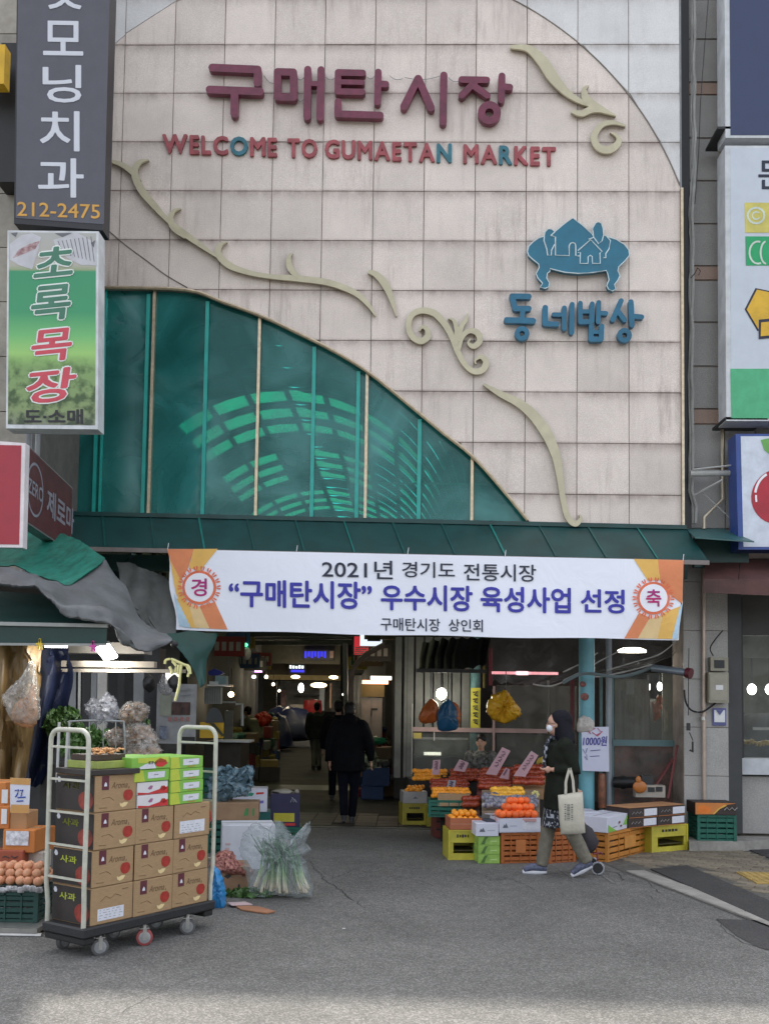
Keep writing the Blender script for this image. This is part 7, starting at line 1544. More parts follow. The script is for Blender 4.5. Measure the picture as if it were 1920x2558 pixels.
# fruit meshes
def fm(name, r, col, rough=.42, tint=None, flat=.92, var=.18, stem=True):
    m = MB(); m.ell((0, 0, 0), (r, r, r * flat), 12, 8)
    if stem: m.ell((0, 0, r * flat * .97), (r * .16, r * .16, r * .08), 6, 4)
    return mesh_of(name, m, M(name + '_skin', col, rough, var=var, scale=12, rnd=.1, tint2=tint), True)
f_per = fm('persimmon', .044, (.90, .15, .025)); f_tan = fm('tangerine', .034, (.88, .32, .02)); f_app = fm('apple', .040, (.42, .02, .018), .3, (.42, .09, .03), .9, .5); f_pale = fm('apple', .040, (.50, .22, .15), .35, (.62, .48, .30), .9, .6); f_yel = fm('orange', .036, (.88, .45, .04), .45); f_gold = fm('tangerine', .033, (.55, .33, .06), .45)
f_mix = [f_yel, fm('wrapped_fruit', .038, (.09, .10, .24), .4, (.45, .43, .45), .95, .6), fm('wrapped_fruit', .036, (.30, .20, .16), .4, (.5, .45, .4), .95, .6)]
def lay(fr, me, u0, u1, v0, v1, z, nu, nv, lab, cat, grp, layers=1, r=.04, jit=.006):
    for l in range(layers):
        for j in range(nv - l):
            for i in range(nu - l):
                if l and random.random() < .12: continue
                u = u0 + (u1 - u0) * (i + .5 + l * .5) / nu; v = v0 + (v1 - v0) * (j + .5 + l * .5) / nv
                p = fr.pt(u + random.uniform(-jit, jit), v + random.uniform(-jit, jit), z + l * r * 1.5 + random.uniform(-jit, jit)); fruit(random.choice(me) if isinstance(me, list) else me, p.x, p.y, p.z, lab, cat, grp, random.uniform(.92, 1.06))
def card(x0, y0, pts, Y, mat_, label, marks=True, th=.004):
    cx = sum(p[0] for p in pts) / len(pts); by = max(p[1] for p in pts); t = thing('price_card', label, 'price card', P(cx, by, Y)); m = MB(); m.prism([P(*p, Y) for p in pts], (0, th, 0)); obj('card', m, mat_, t)
    if marks:
        a = V(*pts[0], 0); b = V(*pts[1], 0); d = V(*pts[3], 0); m = MB()
        for k in range(3):
            f = lambda s, q: a.lerp(b, s) + (d - a) * q
            l = [f(.25, .14 + .2 * k), f(.5, .10 + .2 * k), f(.7, .18 + .2 * k), f(.35, .24 + .2 * k), f(.72, .25 + .2 * k)]; m.tube([P(p.x, p.y, Y - .006) for p in l], .0045, 4)
        obj('handwriting', m, M('card_ink', (.10, .05, .11), .6), t)
    return t
pk = M('card_pink', (.44, .27, .30), .6, var=.06)

# --- fruit display, front row (Y about 10.7 to 11)
FA = Fr((967, 1858), (1030, 1858)); H1 = .32
bottlecrate(FA, 0, 0, 0, FA.w, .40, H1, ylc, 'bright yellow bottle crate under the red brown tangerine box at the front')
hb = .125; gbox(FA, .02, 0, H1, FA.w - .0 + .03, .36, hb, M('redbrown_carton', (.38, .12, .055), .7), 'fruit_box', 'red brown open box of tangerines on the bright yellow crate', [('seam', [(.02, .48), (.98, .48), (.98, .53), (.02, .53)], M('seam_pale', (.5, .25, .15), .6))], open_=True)
m = MB(); m.box(FA.pt(.02 + (FA.w + .03) / 2, .18, H1 + hb * .55), (FA.w, .30, .02)); o = solo('fruit_tray', m, tanc, 'moulded tray under the tangerines in the red brown box', 'tray')
lay(FA, f_tan, .03, FA.w + .04, .02, .32, H1 + hb * .55 + .045, 5, 4, 'small bright orange tangerine in the red brown box on the yellow crate', 'tangerine', 'tangerines in the red brown box', 2, .034)
GB = Fr((1032, 1866), (1079, 1866)); gpr = M('lime_box', (.22, .42, .07), .5, var=.25, scale=6, tint2=(.35, .55, .12)); hz = .095
for k in range(3): gbox(GB, 0, 0, k * (hz + .001), GB.w, .34, hz, gpr, 'lime_box', 'lime green flat fruit box, %s of the three under the small white box' % ['bottom', 'middle', 'top'][k], [('leaf_picture', [(.12, .1), (.3, .9), (.45, .95), (.34, .5), (.3, .1)], M('leaf_print_dark', (.08, .16, .04), .6)), ('pale_text', [(.55, .4), (.85, .42), (.85, .5), (.55, .48)], M('pale_lime', (.5, .65, .3), .6))])
wl_ = M('white_card_box', (.60, .61, .70), .55, var=.04); gry = M('grey_emblem', (.13, .14, .18), .6)
em_ = lambda x, s=1: [('mountain_emblem', [(x, .34), (x + .06 * s, .60), (x + .10 * s, .50), (x + .15 * s, .68), (x + .24 * s, .34)], gry), ('small_print', [(x + .32 * s, .42), (x + .62 * s, .42), (x + .62 * s, .5), (x + .32 * s, .5)], M('pale_print', (.40, .42, .52), .6))]
gbox(GB, -.03, -.02, 3 * (hz + .001), GB.w + .01, .34, .135, wl_, 'white_box', 'small white box with a grey mountain emblem on the lime green boxes', em_(.15, 1.1))
OC = Fr((1082, 1866), (1165, 1864)); HO = .325
vcrate('orange_crate', 'orange ventilated crate under the white box of large orange persimmons', OC.pt(OC.w / 2, .25, 0), (OC.w, .5, HO), orc, OC.rz, rows=5, panel=M('crate_plate', (.50, .17, .05), .5), group='orange ventilated crates at the fruit stall')
gbox(OC, -.03, -.02, HO, OC.w + .03, .48, .15, wl_, 'white_box', 'wide white box with a grey mountain emblem on the orange crate', em_(.08, .55) + [('paper_label', [(.55, .2), (.97, .2), (.97, .85), (.55, .85)], M('pale_paper', (.66, .66, .72), .5, var=.1, scale=50)), ('tape_mark', [(.62, .70), (.66, .70), (.66, .9), (.62, .9)], gry)], open_=True)
m = MB(); m.box(OC.pt(OC.w / 2, .22, HO + .13), (OC.w, .46, .03)); solo('fruit_tray', m, M('pinkish_tray', (.5, .3, .3), .6), 'pinkish tray liner under the large orange persimmons', 'tray')
lay(OC, f_per, -.02, OC.w - .02, -.01, .17, HO + .185, 6, 2, 'large glossy orange persimmon in the front row heap above the white box', 'persimmon', 'large orange persimmons above the white box', 1, .042)
lay(OC, f_per, .10, OC.w - .02, .10, .30, HO + .25, 5, 2, 'large glossy orange persimmon in the upper rows of the heap', 'persimmon', 'large orange persimmons above the white box', 1, .042)
lay(OC, f_per, .14, OC.w - .04, .16, .28, HO + .31, 4, 1, 'large glossy orange persimmon on top of the heap', 'persimmon', 'large orange persimmons above the white box', 1, .042)
gbox(OC, -.13, .10, 0, .10, .4, HO + .12, M('navy_dark_box', (.05, .055, .08), .6), 'dark_box', 'dark bluish box edge between the small and the wide white box')
card(0, 0, [(1040, 1758), (1074, 1762), (1072, 1786), (1040, 1780)], 10.95, M('dim_cardboard', (.12, .11, .10), .7), 'dim cardboard flap behind the small white box', False)
# row behind: mixed oranges, wrapped fruit
def band(x0, x1, y0, y1, Y0, Y1, me, n, lab, cat, grp):
    n = int(n * 1.35); y0 -= 2; y1 += 1
    k = 0; rows = max(1, int(round(n ** .5 * .5))); per = max(1, n // rows)
    for j in range(rows):
        for i in range(per):
            t_ = (j + .5) / rows; Y = Y0 + (Y1 - Y0) * t_; x = x0 + (x1 - x0) * (i + .5 + .5 * (j % 2)) / (per + .5) + random.uniform(-1, 1); y = y1 + (y0 - y1) * t_ + random.uniform(-1.2, 1.2)
            p = P(x, y, Y); fruit(random.choice(me) if isinstance(me, list) else me, p.x, p.y, p.z, lab, cat, grp, random.uniform(.9, 1.08))
def slope(name, label, x0, x1, y0, y1, Y0, Y1, mat_, zb=0.0, cat='fruit box', drop=.035):
    """open box seen from the front whose content climbs from (y1,Y0) to (y0,Y1)"""
    a, b, c, d = P(x0, y1, Y0), P(x1, y1, Y0), P(x1, y0, Y1), P(x0, y0, Y1); o = V(0, 0, -drop); m = MB(); z = zb
    m.add([a + o, b + o, c + o, d + o, V(a.x, a.y, z), V(b.x, b.y, z), V(c.x, c.y, z), V(d.x, d.y, z)], [(0, 1, 2, 3), (0, 4, 5, 1), (1, 5, 6, 2), (2, 6, 7, 3), (3, 7, 4, 0), (4, 7, 6, 5)]); return solo(name, m, mat_, label, cat)
slope('display_step', 'plain cardboard step carrying the wrapped fruit behind the persimmons', 1040, 1165, 1700, 1748, 11.25, 11.9, M('step_card', (.26, .19, .13), .7))
band(1042, 1160, 1722, 1742, 11.25, 11.5, f_mix[1:], 34, 'fruit in bluish or brownish wrapping behind the persimmons', 'wrapped fruit', 'wrapped fruit behind the persimmons'); band(1060, 1130, 1703, 1724, 11.5, 11.8, f_yel, 26, 'yellow orange citrus in the heap above the wrapped fruit', 'orange', 'yellow oranges above the wrapped fruit')
band(1045, 1075, 1714, 1724, 11.5, 11.7, f_mix[2], 6, 'brownish wrapped fruit left of the yellow oranges', 'wrapped fruit', 'brownish wrapped fruit')
slope('fruit_box', 'long dark box carrying the dark red apples in the middle of the stall', 1030, 1105, 1680, 1706, 12.1, 12.6, M('red_dark_box', (.13, .03, .025), .7), .55); band(1035, 1103, 1682, 1702, 12.1, 12.5, f_app, 34, 'dark red apple in the middle heap in front of the pinkish cards', 'apple', 'dark red apples in the middle')
slope('fruit_box', 'tan open box carrying the red apples at the right of the stall', 1106, 1178, 1672, 1706, 11.9, 12.4, M('tan_box2', (.30, .18, .09), .7), .5); band(1110, 1174, 1655, 1694, 11.9, 12.6, f_app, 44, 'red apple in the right hand heap in front of the walking woman', 'apple', 'red apples in the right hand heap')
m = MB()
for k in range(7):
    a = -1.0 + .28 * k; q = [P(1160 + 2 * k + s * 9 * cos(a), 1646 - s * 12 + 3 * abs(k - 3) * .5, 12.3 - .02 * k) for s in (0, .4, .8, 1.1)]; m.tube(q, [.012, .02, .018, .007], 7)
solo('bananas', m, M('banana_skin', (.55, .38, .04), .4), 'yellow bananas on top of the right hand apple heap', 'bananas', smooth=True)
band(1038, 1106, 1662, 1682, 12.7, 13.0, [f_app, f_pale], 34, 'reddish apple in the back row behind the small pinkish card', 'apple', 'reddish apples in the back row'); slope('display_step', 'dark stand under the pale apples and the left hand boxes', 952, 1040, 1668, 1745, 12.3, 13.3, M('stand_dark2', (.018, .016, .016), .8)); band(972, 1034, 1664, 1684, 13.0, 13.3, f_pale, 24, 'pale pinkish apple in the heap between the left price cards', 'apple', 'pale pinkish apples'); 
band(930, 1010, 1686, 1702, 12.6, 12.9, f_app, 28, 'red apple in the long low box on the left side', 'apple', 'red apples in the long low box'); band(892, 965, 1664, 1684, 13.2, 13.6, f_gold, 30, 'golden tangerine in the far left box', 'tangerine', 'golden tangerines in the far left box'); band(935, 950, 1684, 1690, 12.9, 13.0, f_yel, 4, 'yellow citrus below the leftmost pinkish card', 'orange', 'yellow citrus below the leftmost card')
slope('fruit_box', 'kraft open box of dim tangerines above the teal crate', 945, 1014, 1712, 1736, 12.0, 12.4, kraft, .6, drop=.03); band(932, 1014, 1704, 1722, 12.0, 12.35, f_tan, 28, 'dim orange tangerine in the kraft box above the teal crate', 'tangerine', 'tangerines in the kraft box'); band(1000, 1034, 1722, 1742, 11.7, 11.95, f_pale, 14, 'pinkish fruit in the small basket right of the teal crate', 'fruit', 'pinkish fruit in the small basket')
slope('fruit_box', 'small dark basket of pinkish fruit right of the teal crate', 998, 1036, 1725, 1748, 11.7, 12.0, M('basket_dark', (.10, .06, .05), .7), .35)
TC = Fr((925, 1765), (1012, 1765), Y=12.0); z_ = TC.z0
vcrate('teal_crate', 'teal crate standing on a maroon crate in the middle of the fruit stall', TC.pt(TC.w / 2, .2, z_), (TC.w, .4, P(925, 1728, 12.0).z - z_), M('crate_teal', (.006, .11, .075), .5), TC.rz, rows=3)
MC = Fr((944, 1815), (966, 1815)); m_h = z_; gbox(MC, 0, .15, 0, .5, .4, m_h - .002, mrc, 'maroon_crate', 'maroon crate under the teal crate behind the bright yellow crate', [('slot', [(.02, .3), (.18, .3), (.18, .38), (.02, .38)], dark_m), ('slot', [(.02, .6), (.18, .6), (.18, .68), (.02, .68)], dark_m)], cat='crate')
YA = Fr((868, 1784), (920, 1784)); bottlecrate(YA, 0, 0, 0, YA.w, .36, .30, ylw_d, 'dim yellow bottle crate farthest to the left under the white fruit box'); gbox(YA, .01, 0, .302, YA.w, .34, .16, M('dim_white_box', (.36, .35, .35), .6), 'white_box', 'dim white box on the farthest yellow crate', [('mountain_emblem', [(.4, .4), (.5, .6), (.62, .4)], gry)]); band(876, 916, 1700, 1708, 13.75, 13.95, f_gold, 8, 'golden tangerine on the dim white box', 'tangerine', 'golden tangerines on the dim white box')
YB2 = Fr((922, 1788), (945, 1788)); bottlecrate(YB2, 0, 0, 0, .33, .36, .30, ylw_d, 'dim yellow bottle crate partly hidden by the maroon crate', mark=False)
gbox(YA, .12, .25, 0, .55, .4, .62, M('dark_stand3', (.012, .012, .014), .6), 'dark_box', 'black box behind the dim white box at the left end of the fruit stall')
card(0, 0, [(935, 1642), (951, 1641), (948, 1674), (932, 1673)], 12.95, pk, 'leftmost pinkish price card standing among golden tangerines'); card(0, 0, [(992, 1640), (1012, 1648), (1003, 1668), (978, 1664)], 12.85, pk, 'second pinkish price card above the pale apples'); card(0, 0, [(968, 1685), (984, 1686), (980, 1712), (963, 1708)], 12.4, M('card_grey', (.26, .26, .30), .6), 'grey price card standing in front of the red apple box')
card(0, 0, [(1084, 1614), (1102, 1622), (1072, 1675), (1048, 1672)], 12.35, pk, 'long tilted pinkish price card above the dark red apples'); card(0, 0, [(1147, 1622), (1162, 1632), (1134, 1678), (1108, 1676)], 12.0, pk, 'long tilted pinkish price card left of the bananas'); card(0, 0, [(1092, 1658), (1100, 1662), (1098, 1684), (1078, 1680)], 12.2, pk, 'small pinkish price card between the two long tilted ones', True)
m = MB(); c = P(1155, 1716, 11.6)
for k in range(7): m.ell(c + V(.03 * cos(k * .9), -.01, .03 * sin(k * .9)), (.018, .008, .018), 6, 4)
solo('yellow_flower', m, M('pale_yellow', (.62, .58, .22), .5), 'pale yellow flower shaped wrap at the right end of the fruit', 'ornament')
# dark shelf under everything
slope('display_step', 'dark support behind the orange crate', 1085, 1238, 1702, 1760, 11.3, 12.2, MATS['stand_dark2'])
# second orange crate behind the woman
OD = Fr((1186, 1866), (1242, 1862)); vcrate('orange_crate', 'orange ventilated crate behind the legs of the walking woman', OD.pt(OD.w / 2, .25, 0), (OD.w, .5, HO), orc, OD.rz, rows=5, group='orange ventilated crates at the fruit stall')
# boxes right of the woman
OE = Fr((1312, 1864), (1404, 1839)); vcrate('light_orange_crate', 'light orange slatted crate right of the shopping cart wheel', OE.pt(OE.w / 2, .22, 0), (OE.w, .44, .315), orc2, OE.rz, rows=4, panel=M('crate_plate2', (.55, .24, .05), .5), group='orange ventilated crates at the fruit stall')
WB = [('green_swoosh', [(.02, .02), (.35, .02), (.12, .35), (.02, .55)], grn), ('green_corner', [(.6, .3), (.75, .85), (.98, .95), (.98, .2)], grn), ('grape_print', [(.42, .42), (.5, .5), (.48, .62), (.42, .58)], plum), ('grape_print', [(.48, .2), (.56, .24), (.54, .34), (.48, .32)], plum), ('print_line', [(.2, .25), (.36, .3), (.36, .34), (.2, .3)], gry)]
gbox(OE, -.03, -.01, .317, OE.w * .64, .36, .165, wl_, 'white_green_box', 'white and lime fruit carton on the light orange crate', WB, rz=.05)
OF = Fr((1258, 1852), (1300, 1852)); gbox(OF, 0, .1, 0, OF.w, .4, .325, orc, 'orange_box', 'orange crate end between the woman and the cart wheel', [('slot', [(.1, .3), (.9, .3), (.9, .34), (.1, .34)], mrc), ('slot', [(.1, .6), (.9, .6), (.9, .64), (.1, .64)], mrc)], cat='crate'); gbox(OF, .02, .08, .327, OF.w - .02, .36, .16, wl_, 'white_green_box', 'white carton with a green strip beside the tote bag', [('green_strip', [(.1, .55), (.8, .55), (.8, .72), (.1, .72)], M('dim_green', (.12, .25, .12), .6))])
YE_ = Fr((1404, 1841), (1484, 1819), Y=(11.55, 11.85)); bottlecrate(YE_, .01, 0, 0, YE_.w - .01, .38, .315, ylc, 'bright yellow bottle crate at the right end under the black boxes')
blk_ = M('black_carton', (.035, .022, .02), .55, var=.1); BB = Fr((1360, 1852), (1484, 1822), Y=(11.25, 11.8)); bw = BB.w / 2 - .012; bh = .105
for r in range(2):
    for c in range(2):
        t = gbox(BB, .02 + c * (bw + .01) - .012 * (1 - r), .03, .318 + r * (bh + .004), bw, .34, bh, blk_, 'black_box', 'black carton with white label, %s %s of the four at the right' % (['lower', 'upper'][r], ['left', 'right'][c]),
                 [('paper_label', [(.52, .14), (.97, .16), (.97, .90), (.52, .88)], labw), ('orange_edge', [(.0, .0), (1, .0), (1, .05), (0, .05)], org)], group='black cartons on the right hand crates')
        m = MB(); m.tube([V(bw * (.1 + .06 * k), -.004, bh * (.4 + .25 * (k % 2))) for k in range(7)], .0022, 3); obj('pale_print', m, M('print_pale_grey', (.5, .48, .46), .6), t, local=True)
hB = .318 + 2 * (bh + .004)
gbox(BB, .01, .03, hB, BB.w - .02, .34, .008, M('orange_kraft', (.45, .22, .10), .7), 'carton_sheet', 'orange brown cardboard sheet on the four black cartons', lid=False, cat='cardboard')
# green crate on the step
GC = Fr((1506, 1798), (1590, 1796), Y=11.85); vcrate('green_crate', 'emerald green crate standing on the step beside the pillar', GC.pt(GC.w / 2, .2, .12), (GC.w, .4, .30), gc2, GC.rz, rows=4)
gbox(GC, -.03, -.02, .422, GC.w + .02, .38, .14, blk_, 'fruit_carton', 'black and orange fruit carton on the emerald green crate', [('orange_swoosh', [(.0, .02), (.42, .05), (.55, .5), (.75, .85), (.98, .95), (.98, .99), (.0, .99)], org), ('yellow_edge', [(.42, .05), (.46, .05), (.60, .5), (.78, .8), (.72, .84), (.55, .5)], M('swoosh_yellow', (.62, .38, .06), .5)), ('citrus_picture', [(.05, .2), (.2, .1), (.36, .2), (.38, .6), (.2, .8), (.06, .65)], M('citrus_print', (.70, .18, .02), .5))])
m = MB(); m.tube([GC.pt(.30 + .03 * k, -.03, .48 + .03 * (k % 2)) for k in range(6)], .004, 4); solo('white_print', m, M('print_white_dim', (.5, .5, .48), .6), 'white brush lettering strokes on the black and orange fruit carton', 'lettering')

# ------------------------------------------------------------------ goods left of the alley mouth
# carton with red onion net
CB = Fr((470, 1928), (540, 1926)); t = gbox(CB, 0, 0, 0, CB.w, .36, .22, M('kraft_dim', (.30, .18, .11), .75, grime=.2), 'kraft_box', 'kraft carton with dark holes under the red net bags', [('hand_hole', [(.18, .62), (.30, .52), (.42, .64), (.36, .7), (.24, .7)], dark_m), ('hole', [(.62, .68), (.68, .68), (.68, .80), (.62, .80)], dark_m), ('hole', [(.62, .2), (.67, .2), (.67, .3), (.62, .3)], dark_m)])
netm = M('red_net', (.34, .035, .05), .5, var=.7, scale=38, tint2=(.55, .25, .2), bump=.8, bscale=45)
for k, (pts, l) in enumerate((([(452, 1868), (462, 1850), (490, 1846), (515, 1862), (535, 1880), (528, 1890), (490, 1888), (458, 1888)], 'larger red net bag of onions on the kraft carton'), ([(462, 1858), (470, 1842), (492, 1838), (508, 1850), (500, 1866), (475, 1868)], 'smaller red net bag on top of the larger one'), ([(515, 1880), (530, 1872), (545, 1880), (542, 1892), (522, 1893)], 'small red net corner hanging over the carton edge'))): bag('net_bag', pts, CB.a.y + .12 + .04 * k, netm, l, 40 + k, .15, .05)
bag('blue_bag', [(462, 1868), (472, 1878), (482, 1900), (487, 1930), (484, 1962), (468, 1970), (456, 1962), (456, 1900)], 8.25, M('blue_clear_bag', (.03, .22, .50), .3, bump=.6, bscale=14), 'bright blue plastic bag on the ground right of the trolley', 45, .09, .06)
# white box, long kraft box, crates
WX = Fr((478, 1880), (592, 1878)); gbox(WX, 0, 0, 0, WX.w, .4, .44, M('bluish_white_box', (.52, .54, .60), .6, var=.06), 'white_box', 'large plain white box behind the green onion bag', [('faint_print', [(.06, .55), (.16, .55), (.16, .6), (.06, .6)], M('faint_red', (.5, .35, .35), .6)), ('faint_print', [(.06, .45), (.14, .45), (.14, .5), (.06, .5)], MATS['faint_red'])])
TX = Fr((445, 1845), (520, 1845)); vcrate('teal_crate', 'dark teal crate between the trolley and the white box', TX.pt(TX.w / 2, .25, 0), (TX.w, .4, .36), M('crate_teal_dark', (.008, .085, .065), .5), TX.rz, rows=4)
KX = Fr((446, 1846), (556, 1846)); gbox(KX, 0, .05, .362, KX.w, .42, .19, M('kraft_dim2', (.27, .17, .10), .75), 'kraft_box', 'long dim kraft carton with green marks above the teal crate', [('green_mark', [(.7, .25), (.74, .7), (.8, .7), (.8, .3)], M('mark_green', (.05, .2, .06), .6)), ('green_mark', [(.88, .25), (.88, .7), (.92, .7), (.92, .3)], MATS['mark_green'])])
PX = Fr((548, 1826), (576, 1826)); gbox(PX, -.24, .12, 0, .42, .36, .37, M('teal_bin', (.01, .10, .09), .5), 'teal_bin', 'teal bin under the white and green printed box', cat='bin'); gbox(PX, -.26, .10, .372, .40, .34, .27, wl_, 'printed_box', 'white box with green and red marks between the kraft carton and the navy box', [('green_mark', [(.42, .7), (.5, .85), (.62, .8), (.56, .68)], M('mark_green2', (.02, .25, .15), .6)), ('red_mark', [(.68, .75), (.9, .78), (.9, .86), (.68, .84)], redc), ('blue_mark', [(.5, .4), (.6, .5), (.72, .48), (.9, .5), (.9, .38), (.6, .34)], M('mark_violet', (.15, .12, .4), .6)), ('red_mark', [(.45, .2), (.6, .22), (.6, .28), (.45, .27)], redc)])
NB = Fr((582, 1812), (648, 1812)); vcrate('teal_crate', 'teal crate under the navy box with the yellow label', NB.pt(NB.w / 2, .2, 0), (NB.w + .04, .4, .14), M('crate_teal', (0, 0, 0)), NB.rz, rows=2)
t = gbox(NB, 0, 0, .142, NB.w - .01, .36, .40, M('navy_carton', (.022, .020, .065), .55), 'navy_box', 'navy carton with a yellow label and pale characters at the alley edge', [('yellow_label', [(.12, .16), (.82, .16), (.82, .42), (.12, .42)], M('label_yellow', (.48, .43, .03), .5)), ('green_strip', [(.2, .04), (.5, .04), (.5, .11), (.2, .11)], M('strip_green', (.03, .2, .06), .6)), ('red_strip', [(.5, .04), (.85, .04), (.85, .12), (.5, .12)], redc)])
m = MB(); m.tube([V(NB.w * (.66 + .05 * k), -.006, .28 + .04 * (k % 2) + .02) for k in range(5)], .006, 4); m.tube([V(NB.w * (.7 + .08 * k), -.006, .36 - .03 * k) for k in range(3)], .006, 4); obj('pale_characters', m, M('pale_char', (.3, .3, .36), .6), t, local=True)
m = MB(); m.ell(NB.pt(.15, .15, .56), (.13, .1, .03), 10, 6, jit=.15); m.ell(NB.pt(.32, .1, .565), (.03, .03, .03), 8, 5); solo('wilted_leaves', m, M('greybeige', (.3, .28, .24), .7), 'greyish wilted leaves lying on the navy carton', 'leaves', smooth=True)
bag('red_bag', [(424, 1745), (430, 1735), (445, 1735), (452, 1745), (455, 1775), (440, 1782), (424, 1778)], 9.6, M('red_plastic', (.45, .015, .02), .35), 'red plastic bag seen through the right trolley rail', 50, .1, .04)
bag('blue_sheet', [(448, 1690), (462, 1664), (490, 1655), (515, 1660), (541, 1652), (548, 1680), (538, 1715), (500, 1722), (470, 1734), (450, 1728)], 11.2, film('bluish_sheet', (.16, .26, .32), .75, .2, .6, 1, 8), 'bluish clear sheet over crates behind the white and green printed box', 51, .10, .22, 'sheet')
DC = Fr((395, 1830), (470, 1830)); 
for k in range(3): vcrate('teal_crate', 'dark teal crate seen through the right trolley rail, %s of the stack' % ['bottom', 'middle', 'top'][k], DC.pt(DC.w / 2, .3, .29 * k), (DC.w, .4, .285), M('crate_teal_dark', (0, 0, 0)), DC.rz, rows=3)
DD = Fr((520, 1762), (560, 1762)); vcrate('teal_crate', 'teal crate below the dark table on the left of the alley', DD.pt(.1, .3, 0), (.5, .4, .32), M('crate_teal_dark', (0, 0, 0)), 0, rows=3)
bag('dark_bag', [(535, 1760), (545, 1730), (570, 1718), (590, 1730), (585, 1760)], 13.8, M('dark_sack', (.05, .055, .05), .6, bump=.5, bscale=10), 'dim sack with greenery behind the printed box', 52, .15, .08, 'sack')
sx_ = Fr((560, 1690), (600, 1690))
gbox(sx_, 0, .1, 0, .42, .4, .30, M('stall_dim', (.05, .045, .04), .7), 'dim_box', 'dim box standing on the alley floor near the bending vendor'); gbox(sx_, .02, .1, .302, .36, .34, .14, M('yellow_dim', (.22, .16, .03), .6), 'dim_box', 'dim yellowish box on the dark one near the bending vendor')
gbox(sx_, -.5, .3, 0, .4, .4, .62, M('stall_dim2', (.06, .05, .045), .7), 'dim_box', 'tall dim box beside the bending vendor')
# green onions in a clear bag
go = thing('green_onion_bundle', 'bundle of green onions with white root ends inside the clear bag', 'green onions', (P(610, 1930, 8.7).x, 8.75, 0)); rnd = random.Random(3)
gos = bpy.data.materials.new('onion_stem'); gos.use_nodes = True; n_ = gos.node_tree; b = n_.nodes['Principled BSDF']; b.inputs['Roughness'].default_value = .4; tc_ = _n(n_, 'ShaderNodeTexCoord'); sp_ = _n(n_, 'ShaderNodeSeparateXYZ'); n_.links.new(tc_.outputs['Generated'], sp_.inputs[0]); rr_ = _n(n_, 'ShaderNodeValToRGB'); n_.links.new(sp_.outputs[2], rr_.inputs[0]); n_.links.new(rr_.outputs[0], b.inputs['Base Color'])
e_ = rr_.color_ramp.elements; e_[0].color = (.62, .50, .34, 1); e_[1].color = (.04, .12, .05, 1); x_ = e_.new(.12); x_.color = (.68, .62, .46, 1); x_ = e_.new(.30); x_.color = (.30, .42, .18, 1); x_ = e_.new(.5); x_.color = (.07, .19, .08, 1)
for k in range(58):
    f = rnd.random(); x0 = 548 + 124 * f; y0 = 1933 - 6 * abs(f - .5) - rnd.uniform(0, 20) * (1 if f < .45 else .6); Y = 8.62 + rnd.uniform(0, .25); cx = 606 + (f - .5) * 58
    q = [(x0, y0, Y), (x0 + (cx - x0) * .35, y0 - 28, Y + .02), (x0 + (cx - x0) * .7 + rnd.uniform(-8, 8), y0 - 62, Y + .06), (cx - 14 + rnd.uniform(-26, 20), y0 - 92 - rnd.uniform(0, 24), Y + .1)]
    q = rib([tuple(map(float, p)) for p in q], 3); m = MB(); r0 = rnd.uniform(.010, .0145); N = len(q); m.tube([P(*p) for p in q], [r0 * (1.15 if i < 1 else 1 - .55 * i / N) for i in range(N)], 6); obj('green_onion', m, gos, go, smooth=True)
bag('clear_bag', [(524, 1800), (548, 1778), (575, 1792), (600, 1772), (628, 1803), (640, 1806), (656, 1784), (669, 1775), (667, 1800), (660, 1822), (672, 1835), (655, 1852), (666, 1880), (674, 1932), (650, 1938), (600, 1934), (545, 1932), (532, 1890), (518, 1835)], 8.6, film('veg_bag', (.60, .66, .68), .20, .1, .9, 1.0, 9), 'large clear plastic bag around the green onions standing on the road', 60, .20, .10)
foliage('loose_leaves', G(535, 1940) + V(0, .05, .03), (.20, .08, .025), 260, M('leaf_floor', (.07, .15, .04), .5, var=.4), 'loose green onion leaves lying on the road beside the bag', 'leaves', .07)
m = MB(); a = [G(505, 1958), G(560, 1962), G(594, 1972), G(575, 1976), G(520, 1968)]; m.prism([V(p.x, p.y, .004) for p in a], (0, 0, .01)); solo('cardboard_scrap', m, M('scrap_brown', (.32, .15, .08), .8), 'flat brown cardboard scrap on the road in front of the green onions', 'cardboard'); m = MB(); a = [G(490, 1956), G(530, 1954), G(545, 1960), G(500, 1962)]; m.prism([V(p.x, p.y, .018) for p in a], (0, 0, .006)); solo('paper_scrap', m, M('scrap_pink', (.5, .38, .38), .8), 'pale paper scrap half on the brown cardboard scrap', 'paper')
m = MB(); m.box(G(742, 2007) + V(0, 0, .004), (.02, .012, .004)); solo('litter', m, white_m, 'tiny white litter in the middle of the road', 'litter')
